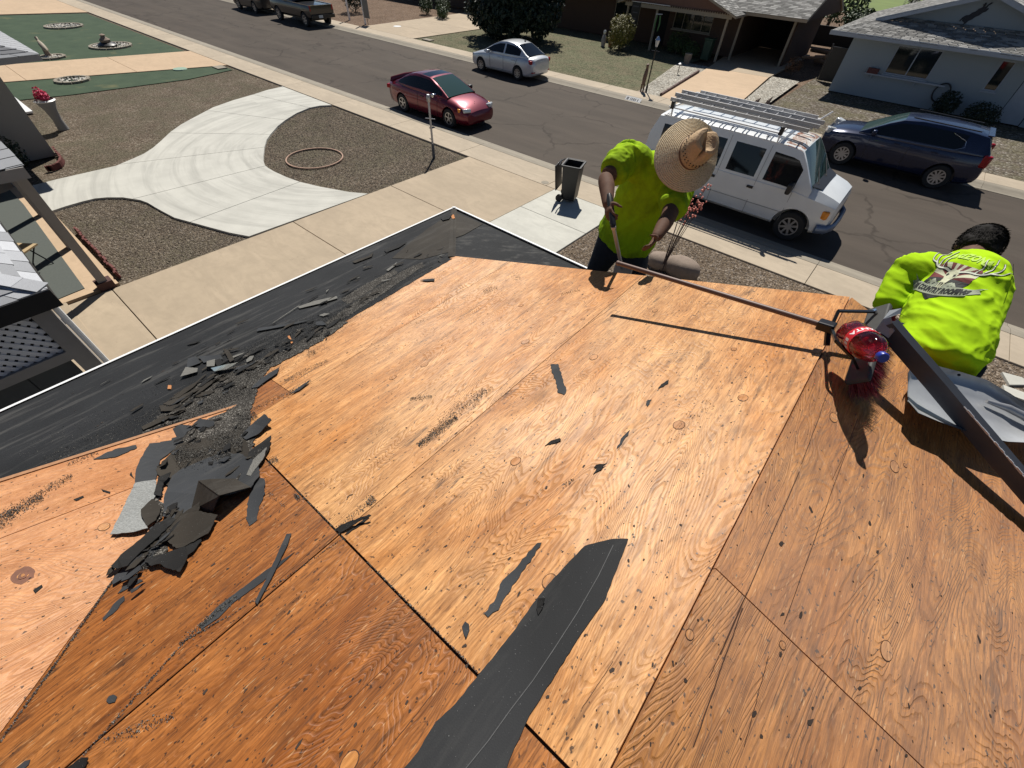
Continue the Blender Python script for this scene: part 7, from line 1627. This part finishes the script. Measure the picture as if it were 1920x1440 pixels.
organic('trousers', [([(W2b + Vector((0, 0, .07)), (.175, .135)), (W2b + Vector((0, 0, -.06)), (.185, .14)), (W2b + Vector((0, 0, -.14)), (.16, .12))], hs2), ([(p, (r[0] * 1.3, r[1] * 1.3)) for p, r in lr2], hs2), ([(p, (r[0] * 1.3, r[1] * 1.3)) for p, r in ll2], hs2)], .013, M['denim'], p2, 4)
for f in (g1_, g2_):
    b = MB(); etube(b, [f + Vector((0, -.07, .05)), f + Vector((0, .02, .055)), f + Vector((0, .12, .04)), f + Vector((0, .19, .03))], [(.045, .05), (.05, .055), (.05, .038), (.038, .028)], Vector((1, 0, 0)), 12); b.build('boot', M['boot'], p2, 60)
# ---- printed emblem on his back: flat print laid onto the cloth
def back_print():
    bm = bmesh.new(); bm.from_mesh(sh2.data); bvh = BVHTree.FromBMesh(bm); bm.free()
    # print frame on the back: origin and axes found from where the emblem sits in the photograph
    dcen = ray(1780, 520); hit = bvh.ray_cast(CAM, dcen); O = hit[0]
    xa = (bvh.ray_cast(CAM, ray(1850, 542))[0] - O).normalized(); nn = (CAM - O).normalized() * .4 + bk2 * .6; nn = (nn - xa * nn.dot(xa)).normalized(); ya = nn.cross(xa).normalized()
    if ya.dot(up2) < 0: ya = -ya
    W_ = .30 # metres for one print unit width 1.0
    def proj(me, mat, nm, lift):
        bm = bmesh.new(); bm.from_mesh(me); bmesh.ops.triangulate(bm, faces=bm.faces)
        for _ in range(3):
            es = [e for e in bm.edges if e.calc_length() > .035]
            if not es: break
            bmesh.ops.subdivide_edges(bm, edges=es, cuts=1, use_grid_fill=False); bmesh.ops.triangulate(bm, faces=bm.faces)
        for v in bm.verts:
            src = O + xa * v.co.x * W_ + ya * v.co.y * W_ * 1.5 + nn * .35; h = bvh.ray_cast(src, -nn)
            v.co = (h[0] + h[1] * lift * (1 if h[1].dot(nn) > 0 else -1)) if h[0] else src - nn * .35
        bm.normal_update(); bm.to_mesh(me); bm.free(); o = link(nm, me, mat, sh2); return o
    def poly(pts): b = MB(); b.add([(x, y, 0) for x, y in pts], [tuple(range(len(pts)))]); return b
    ink = {k: simple('print_' + k, c, .8, var=.08) for k, c in dict(maroon=(.16, .03, .03), cream=(.55, .56, .38), black=(.012, .014, .014), grey=(.30, .33, .24), pale=(.42, .62, .09), white=(.6, .62, .5)).items()}
    # sunburst shield
    b = MB(); c = (0, -.02); top = .20
    def edge(a):  # point on shield outline in direction a
        ca, sa = math.cos(a), math.sin(a); r = min(.30 / max(1e-6, abs(ca)), (.19 + .0 * ca) / max(1e-6, abs(sa))); return (c[0] + ca * r, c[1] + sa * r)
    N_ = 13; mm = MB(); cc = MB()
    for i in range(N_):
        a, e = math.pi * i / N_, math.pi * (i + 1) / N_; (mm if i % 2 == 0 else cc).add([(c[0], c[1], 0), (*edge(a), 0), (*edge((a + e) / 2), 0), (*edge(e), 0)], [(0, 1, 2, 3)])
    proj(mm.mesh('m'), ink['maroon'], 'print_rays', .0022); proj(cc.mesh('m'), ink['cream'], 'print_rays', .0022)
    proj(poly([(-.30, -.02), (.30, -.02), (.27, -.16), (.12, -.25), (0, -.31), (-.12, -.25), (-.27, -.16)]).mesh('m'), ink['black'], 'print_shield', .0022)
    proj(poly([(-.22, -.10), (-.16, -.04), (-.08, -.09), (-.02, -.05), (.05, -.10), (.13, -.05), (.22, -.11), (.2, -.13), (-.2, -.13)]).mesh('m'), ink['grey'], 'print_hills', .0027)
    # ribbon with the words
    rb = MB(); kk = 12
    for i in range(kk):
        x0, x1 = -.42 + .84 * i / kk, -.42 + .84 * (i + 1) / kk; f = lambda x: -.19 + .16 * (x / .42) ** 2 * .45
        rb.add([(x0, f(x0) - .055, 0), (x1, f(x1) - .055, 0), (x1, f(x1) + .055, 0), (x0, f(x0) + .055, 0)], [(0, 1, 2, 3)])
    for s in (-1, 1): rb.add([(s * .42, -.16, 0), (s * .52, -.08, 0), (s * .47, -.055, 0), (s * .53, .0, 0), (s * .42, -.06, 0)], [(0, 1, 2, 3, 4)])
    proj(rb.mesh('m'), ink['grey'], 'print_ribbon', .0034)
    def text(s, size, y, arc, mat, nm, lift, sx=1.0):
        cu = bpy.data.curves.new('t', 'FONT'); cu.body = s; cu.size = size; cu.align_x = 'CENTER'; cu.align_y = 'CENTER'; cu.resolution_u = 2; cu.space_character = 1.06; cu.offset = .006
        to = bpy.data.objects.new('t', cu); C.objects.link(to); dg = bpy.context.evaluated_depsgraph_get(); me = bpy.data.meshes.new_from_object(to.evaluated_get(dg)); bpy.data.objects.remove(to)
        for v in me.vertices: x = v.co.x * sx; v.co = Vector((x, v.co.y + y + arc * x * x, 0))
        proj(me, mat, nm, lift)
    text('RIM COUNTRY ROOFING', .088, -.19, .40, ink['black'], 'print_words', .0046, .78)
    text('ARIZONA', .13, .285, -.35, ink['pale'], 'print_words', .0030, .95)
    # skull
    sk = [(0, .10), (.05, .095), (.085, .05), (.075, .0), (.05, -.03), (.045, -.10), (.03, -.17), (.012, -.20), (0, -.17), (-.012, -.20), (-.03, -.17), (-.045, -.10), (-.05, -.03), (-.075, .0), (-.085, .05), (-.05, .095)]
    proj(poly(sk).mesh('m'), ink['cream'], 'print_skull', .0036)
    ey = MB()
    for s in (-1, 1): ey.add([(s * .03, .035, 0), (s * .06, .045, 0), (s * .068, .02, 0), (s * .045, .005, 0)], [(0, 1, 2, 3)]); ey.add([(s * .006, -.08, 0), (s * .026, -.09, 0), (s * .014, -.15, 0)], [(0, 1, 2)])
    proj(ey.mesh('m'), ink['black'], 'print_skull', .0044)
    for mt, gw, lf in ((ink['black'], .021, .0034), (ink['white'], .011, .0044)):
      for s in (-1, 1):
        an = MB()
        def ribbon(pts, w0, w1):
            P_ = [p for p, r in cat([((x, y, 0), 0) for x, y in pts], 5)]; m_ = len(P_)
            for i in range(m_ - 1):
                d = (P_[i + 1] - P_[i]).normalized(); s = Vector((-d.y, d.x, 0)); wa, wb = lerp(w0, w1, i / (m_ - 1)), lerp(w0, w1, (i + 1) / (m_ - 1)); an.add([P_[i] - s * wa, P_[i + 1] - s * wb, P_[i + 1] + s * wb, P_[i] + s * wa], [(0, 1, 2, 3)])
        if 1:
            ribbon([(s * .06, .07), (s * .16, .10), (s * .28, .11), (s * .38, .16), (s * .42, .26), (s * .36, .34)], gw, gw * .45)
            ribbon([(s * .22, .10), (s * .24, .20), (s * .19, .30)], gw * .8, gw * .35); ribbon([(s * .31, .12), (s * .33, .24), (s * .27, .36)], gw * .8, gw * .35); ribbon([(s * .38, .16), (s * .47, .19), (s * .52, .30)], gw * .7, gw * .3)
        proj(an.mesh('m'), mt, 'print_antlers', lf)
back_print()

# ================================================================ broom, bottle, flashing and scoop at the ridge end
ST = r1(1147, 590); E0 = ST + Vector((-.45, .62, 1)) * .235
E1 = r1(1548, 611, .10)
br = empty('push_broom', tuple(E1), label='push broom with brown handle, black bracket and dark red bristles on the ridge', cat='broom')
def lb(*ps): return [Vector(p) - E1 for p in ps]
b = MB(); b.tube(lb(E0, E1), .0125, 14); b.build('handle', simple('brown_handle', (.12, .06, .04), .5, 0), br, 50)
b = MB(); b.tube(lb(E0 - (E1 - E0).normalized() * .004, E0 + (E1 - E0).normalized() * .012), .0135, 12); b.build('handle_cap', M['rake'], br, 50)
hd_ = (E1 - E0).normalized()
b = MB(); b.bar(E1 * 0 - hd_ * .03, hd_ * .035, .045, .04); o = b.build('clamp', M['black_metal'], br); bevel(o, .006, 2)
A = r2(1646, 592, .125); B = r2(1613, 697, .085)
ax = (B - A).normalized(); cen = (A + B) / 2
nb_ = Vector((-.78, .05, .62)); nb_ = (nb_ - ax * nb_.dot(ax)).normalized(); wdir = nb_.cross(ax)
A2, B2 = A - ax * .06, B + ax * .06
b = MB(); Mx = Matrix((ax, wdir, nb_)).transposed(); b.box(cen - E1, ((B2 - A2).length, .085, .026), M=Mx); o = b.build('block', simple('grey_brush_block', (.045, .045, .042), .7, var=.3, scale=20), br); bevel(o, .008, 2)
b = MB()
p0 = hd_ * .02; a1 = r1(1572, 583, .14) - E1; a2 = A - E1 + nb_ * .024; 
b.bar(p0, a1, .013, .009); b.bar(a1, a1.lerp(a2, .3), .013, .009); b.bar(a1.lerp(a2, .3), a2, .013, .009)
c1_ = r2(1568, 640, .12) - E1; c2_ = r2(1600, 672, .12) - E1; c3_ = B - E1 + nb_ * .02
b.bar(p0, c1_, .013, .009); b.bar(c1_, c2_, .013, .009); b.bar(c2_, c3_, .013, .009); b.bar(p0 + Vector((0, 0, -.02)), r1(1550, 648, .03) - E1, .02, .012); b.build('bracket', M['black_metal'], br)
b = MB(); b.tube([a2 + nb_ * -.006, a2 + nb_ * .010], .009, 10); b.build('bolt', M['chrome'], br)
rr = random.Random(8); b = MB(); L_ = (B2 - A2).length
for i in range(3200):
    u = rr.uniform(-.5, .5) * L_; v = rr.uniform(-.5, .5) * .066; s = cen + ax * u + wdir * v - nb_ * .012 - E1; dr = (-nb_ + ax * rr.gauss(u * .9, .16) + wdir * (v * 5 + rr.gauss(-.15, .22))).normalized(); L = rr.uniform(.075, .10)
    q = s + dr * L; mdl = s + dr * L * .5 + Vector((0, 0, -.002)); sd = dr.cross(Vector((rr.random() - .5, rr.random() - .5, rr.random() - .5))).normalized() * .0010
    b.add([s - sd, s + sd, mdl + sd, mdl - sd], [(0, 1, 2, 3)]); b.add([mdl - sd, mdl + sd, q], [(0, 1, 2)])
tag(b.build('bristles', simple('dark_red_bristle', (.17, .012, .02), .5, var=.4, scale=50), br), kind='stuff')
# bottle
Bb = r1(1592, 622, .105); Bc = r2(1655, 670, .242); dB = (Bc - Bb).normalized()
bt = empty('soda_bottle', tuple(Bb), label='clear soda bottle with red drink, red label and blue cap lying on the broom', cat='bottle')
q_ = dB.to_track_quat('Z', 'Y'); bt.rotation_mode = 'QUATERNION'; bt.rotation_quaternion = q_
def bottlemat():
    t = NT('clear_plastic'); t.out((.92, .90, .90), .06); t.b.inputs['Transmission Weight'].default_value = 1.0; t.b.inputs['IOR'].default_value = 1.35; return t.m
def drinkmat():
    t = NT('red_drink'); t.out((.50, .008, .02), .05); t.b.inputs['Transmission Weight'].default_value = .75; t.b.inputs['IOR'].default_value = 1.33; return t.m
RB = .056
prof = [(0, .012), (.022, .004), (.040, 0), (.049, .012), (RB, .03), (RB * .985, .06), (RB * .94, .085), (RB * .94, .090), (RB * .965, .094), (RB * .965, .145), (RB * .94, .15), (RB * .97, .165), (RB * .94, .185), (RB * .80, .210), (RB * .56, .235), (.018, .250), (.0145, .262)]
b = MB(); n = 40; vs = []
for r, z in prof:
    for k in range(n):
        a = 2 * math.pi * k / n; rr_ = r + (.0018 * math.sin(a * 8) if .15 < z < .24 or z < .08 else 0) * (r > .03); vs.append((rr_ * math.cos(a), rr_ * math.sin(a), z))
b.add(vs, [(i * n + k, i * n + (k + 1) % n, (i + 1) * n + (k + 1) % n, (i + 1) * n + k) for i in range(len(prof) - 1) for k in range(n)])
b.build('plastic_body', bottlemat(), bt, 60)
loc = q_.inverted() @ Vector((0, 0, 1))     # world up in bottle space
b = MB(); vs = []; n2 = 40
lv = .012
pr2 = [(max(0, r - .003), z + (.002 if i < 3 else 0)) for i, (r, z) in enumerate(prof) if z < .235]
for r, z in pr2:
    for k in range(n2):
        a = 2 * math.pi * k / n2; p = Vector((r * math.cos(a), r * math.sin(a), z)); ex = loc.x * p.x + loc.y * p.y + loc.z * (p.z - .11) - lv
        h_ = math.hypot(loc.x, loc.y)
        if ex > 0: p.x -= loc.x / h_ / h_ * ex; p.y -= loc.y / h_ / h_ * ex
        if math.hypot(p.x, p.y) > r: s_ = r / math.hypot(p.x, p.y); p.x *= s_; p.y *= s_
        vs.append(p)
b.add(vs, [(i * n2 + k, i * n2 + (k + 1) % n2, (i + 1) * n2 + (k + 1) % n2, (i + 1) * n2 + k) for i in range(len(pr2) - 1) for k in range(n2)] + [tuple(range(n2))[::-1], tuple((len(pr2) - 1) * n2 + k for k in range(n2))])
b.build('drink', drinkmat(), bt, 60)
b = MB(); b.lathe([(RB * .968 + .0006, .096), (RB * .972 + .001, .098), (RB * .972 + .001, .143), (RB * .968 + .0006, .145)], 48); lbl = b.build('label_band', simple('red_label', (.55, .012, .025), .35, var=.08), bt, 60)
b = MB(); b.lathe([(.015, .258), (.0185, .259), (.0185, .278), (.016, .281), (0, .281)], 24); b.build('cap', simple('blue_cap', (.010, .028, .28), .35), bt, 50)
def wraptext(s, size, zc, ac, mat, up=1):
    cu = bpy.data.curves.new('t', 'FONT'); cu.body = s; cu.size = size; cu.align_x = 'CENTER'; cu.align_y = 'CENTER'; cu.resolution_u = 3; cu.offset = .0006
    to = bpy.data.objects.new('t', cu); C.objects.link(to); dg = bpy.context.evaluated_depsgraph_get(); me = bpy.data.meshes.new_from_object(to.evaluated_get(dg)); bpy.data.objects.remove(to)
    bm = bmesh.new(); bm.from_mesh(me); bmesh.ops.triangulate(bm, faces=bm.faces)
    for _ in range(2): bmesh.ops.subdivide_edges(bm, edges=[e for e in bm.edges if e.calc_length() > .006], cuts=1)
    R_b = RB * .972 + .0018
    for v in bm.verts: a = ac + v.co.x / R_b * up; v.co = Vector((R_b * math.cos(a), R_b * math.sin(a), zc + v.co.y * up))
    bm.to_mesh(me); bm.free(); link('label_words', me, mat, lbl)
# direction in bottle space that faces the camera
cdir = q_.inverted() @ (CAM - (Bb + dB * .12)); aC = math.atan2(cdir.y, cdir.x)
lw = simple('label_white', (.85, .85, .85), .5)
wraptext('FANTA', .030, .121, aC - .75, lw, 1)
b = MB()
for da in (.35, .55, .75): b.box((0, 0, 0), (.0006, .011, .022)); 
me = b.mesh('m')
for i, v in enumerate(me.vertices): k = i // 8; a = aC + .45 + .28 * k + v.co.y / (RB) ; v.co = Vector(((RB * .972 + .0016) * math.cos(a), (RB * .972 + .0016) * math.sin(a), .121 + v.co.z))
link('label_print', me, lw, lbl)
# bent sheet metal flashing running off to the right
def findbar(spx, spy, bpx, bpy_):
    s = r2(spx, spy); best = min((abs_(s, t, bpx, bpy_), t) for t in [i * .004 for i in range(120)]); return s + Vector((-.48, .66, 1)) * best[1]
def projpx(P):
    v = P - CAM; return 960 + FPX * v.dot(R_) / v.dot(F_), 720 - FPX * v.dot(U_) / v.dot(F_)
def abs_(s, t, x, y): p = projpx(s + Vector((-.48, .66, 1)) * t); return math.hypot(p[0] - x, p[1] - y)
Ta = CAM + ray(1657, 612) * ((r2(1657, 612, .17) - CAM).length); Tb = CAM + ray(1875, 868) * ((r2(1875, 868, .085) - CAM).length)
dd = (Tb - Ta).normalized(); Tc = Ta + dd * 1.6
fl_ = empty('metal_flashing', tuple(Ta), label='long dark bent metal flashing crossing the ridge end above its own shadow', cat='flashing')
wv_ = (CAM + ray(1700, 640) * (Ta - CAM).length - Ta); wv_ = (wv_ - dd * wv_.dot(dd)).normalized(); nv_ = dd.cross(wv_); nv_ = nv_ if nv_.dot(CAM - Ta) > 0 else -nv_
b = MB(); k = 26; vs = []
for i in range(k + 1):
    t = i / k * 1.6; wob = .0025 * mnoise.noise(Vector((t * 5, 0, 0)))
    c = dd * t + nv_ * wob; w_ = .036
    vs += [c - wv_ * w_, c + wv_ * w_, c + wv_ * (w_ + .006) - nv_ * .028, c + wv_ * (w_ + .003) - nv_ * .028, c + wv_ * (w_ - .002) - nv_ * .002, c - wv_ * w_ - nv_ * .002]
b.add(vs, [(i * 6 + a, (i + 1) * 6 + a, (i + 1) * 6 + (a + 1) % 6, i * 6 + (a + 1) % 6) for i in range(k) for a in range(6)] + [(0, 1, 2, 3, 4, 5), tuple(k * 6 + a for a in range(6))])
o = b.build('strip', simple('dark_grey_metal', (.085, .092, .105), .45, .35, var=.25, scale=10), fl_); fix(o.data)
b = MB(); rr = random.Random(1)
for i in range(60):
    t = .42 + i * .0165; w0 = rr.uniform(.001, .0045); b.box(dd * t + wv_ * (.0365 + w0 * .4) + nv_ * .0012, (.016, w0 * 2, .003), M=Matrix((dd, wv_, nv_)).transposed())
tag(b.build('bare_edge', simple('bare_edge', (.7, .7, .7), .35, .4), fl_), kind='stuff')
# crumpled top end
b = MB(); T0 = Vector()
q1 = lambda x, y, o=0: CAM + ray(x, y) * ((Ta - CAM).length + o) - Ta
vsF = [q1(1642, 618), q1(1656, 598, -.01), q1(1668, 582, .01), q1(1690, 578, .02), q1(1688, 588, .015), q1(1670, 594, -.01), q1(1666, 634, 0), q1(1672, 602, -.015), q1(1696, 606, .01), q1(1676, 622, -.01), q1(1684, 578, .03)]
b.add(vsF, [(0, 1, 5, 6), (1, 2, 3, 4), (1, 4, 5), (5, 7, 9, 6), (7, 8, 9)]); b.add([v + nv_ * -.0015 for v in vsF], [(6, 5, 1, 0), (4, 3, 2, 1), (5, 4, 1), (6, 9, 7, 5), (9, 8, 7)]); b.build('crumpled_end', simple('bright_metal', (.34, .36, .38), .5, .4), fl_)
# aluminium scoop
top = [(1703, 700), (1712, 682), (1750, 684), (1800, 697), (1850, 712), (1895, 738), (1935, 765), (1990, 800)]; bot = [(1703, 752), (1722, 774), (1760, 790), (1805, 806), (1850, 820), (1890, 828), (1935, 830), (1990, 850)]
sc_ = empty('scoop_shovel', tuple(r2(1820, 760, .04)), label='dull aluminium scoop shovel blade lying at the right edge of the roof', cat='shovel'); O_ = sc_.location.copy()
b = MB(); nu, nv = 29, 15; vs = []
for i in range(nu):
    t = i / (nu - 1) * (len(top) - 1); k = min(int(t), len(top) - 2); f = t - k
    a = Vector((*top[k], 0)).lerp(Vector((*top[k + 1], 0)), f); c = Vector((*bot[k], 0)).lerp(Vector((*bot[k + 1], 0)), f)
    for j in range(nv):
        v = j / (nv - 1); q = a.lerp(c, v); lip = abs(2 * v - 1) ** 3; back = (i / (nu - 1)) ** 2
        rib = .004 * (math.exp(-((v - .30) / .035) ** 2) + math.exp(-((v - .55) / .035) ** 2)) * (1 if .25 < i / nu < .85 else 0)
        hgt = .035 + .045 * lip + .03 * back + rib * 1.6 - (.02 if v > .6 else 0) * 0; vs.append(r2(q.x, q.y, hgt) - O_)
top_ = len(vs); vs += [v - N2 * .0025 for v in vs]
fs = [(i * nv + j, (i + 1) * nv + j, (i + 1) * nv + j + 1, i * nv + j + 1) for i in range(nu - 1) for j in range(nv - 1)]; fs += [tuple(x + top_ for x in f[::-1]) for f in fs]
b.add(vs, fs); b.build('blade', simple('dull_aluminium', (.44, .45, .46), .5, .55, var=.4, scale=7), sc_, 60)
b = MB(); b.tube([r2(1850, 752, .065) - O_, r2(1890, 765, .08) - O_, r2(1960, 800, .10) - O_, r2(2100, 900, .14) - O_], [.008, .016, .019, .019], 12); b.build('socket', M['alu'], sc_, 60)
b = MB(); b.tube([(r2(1798, 703, .08)) - O_, (r2(1798, 703, .086)) - O_], .006, 8); b.build('rivet', M['black_metal'], sc_)
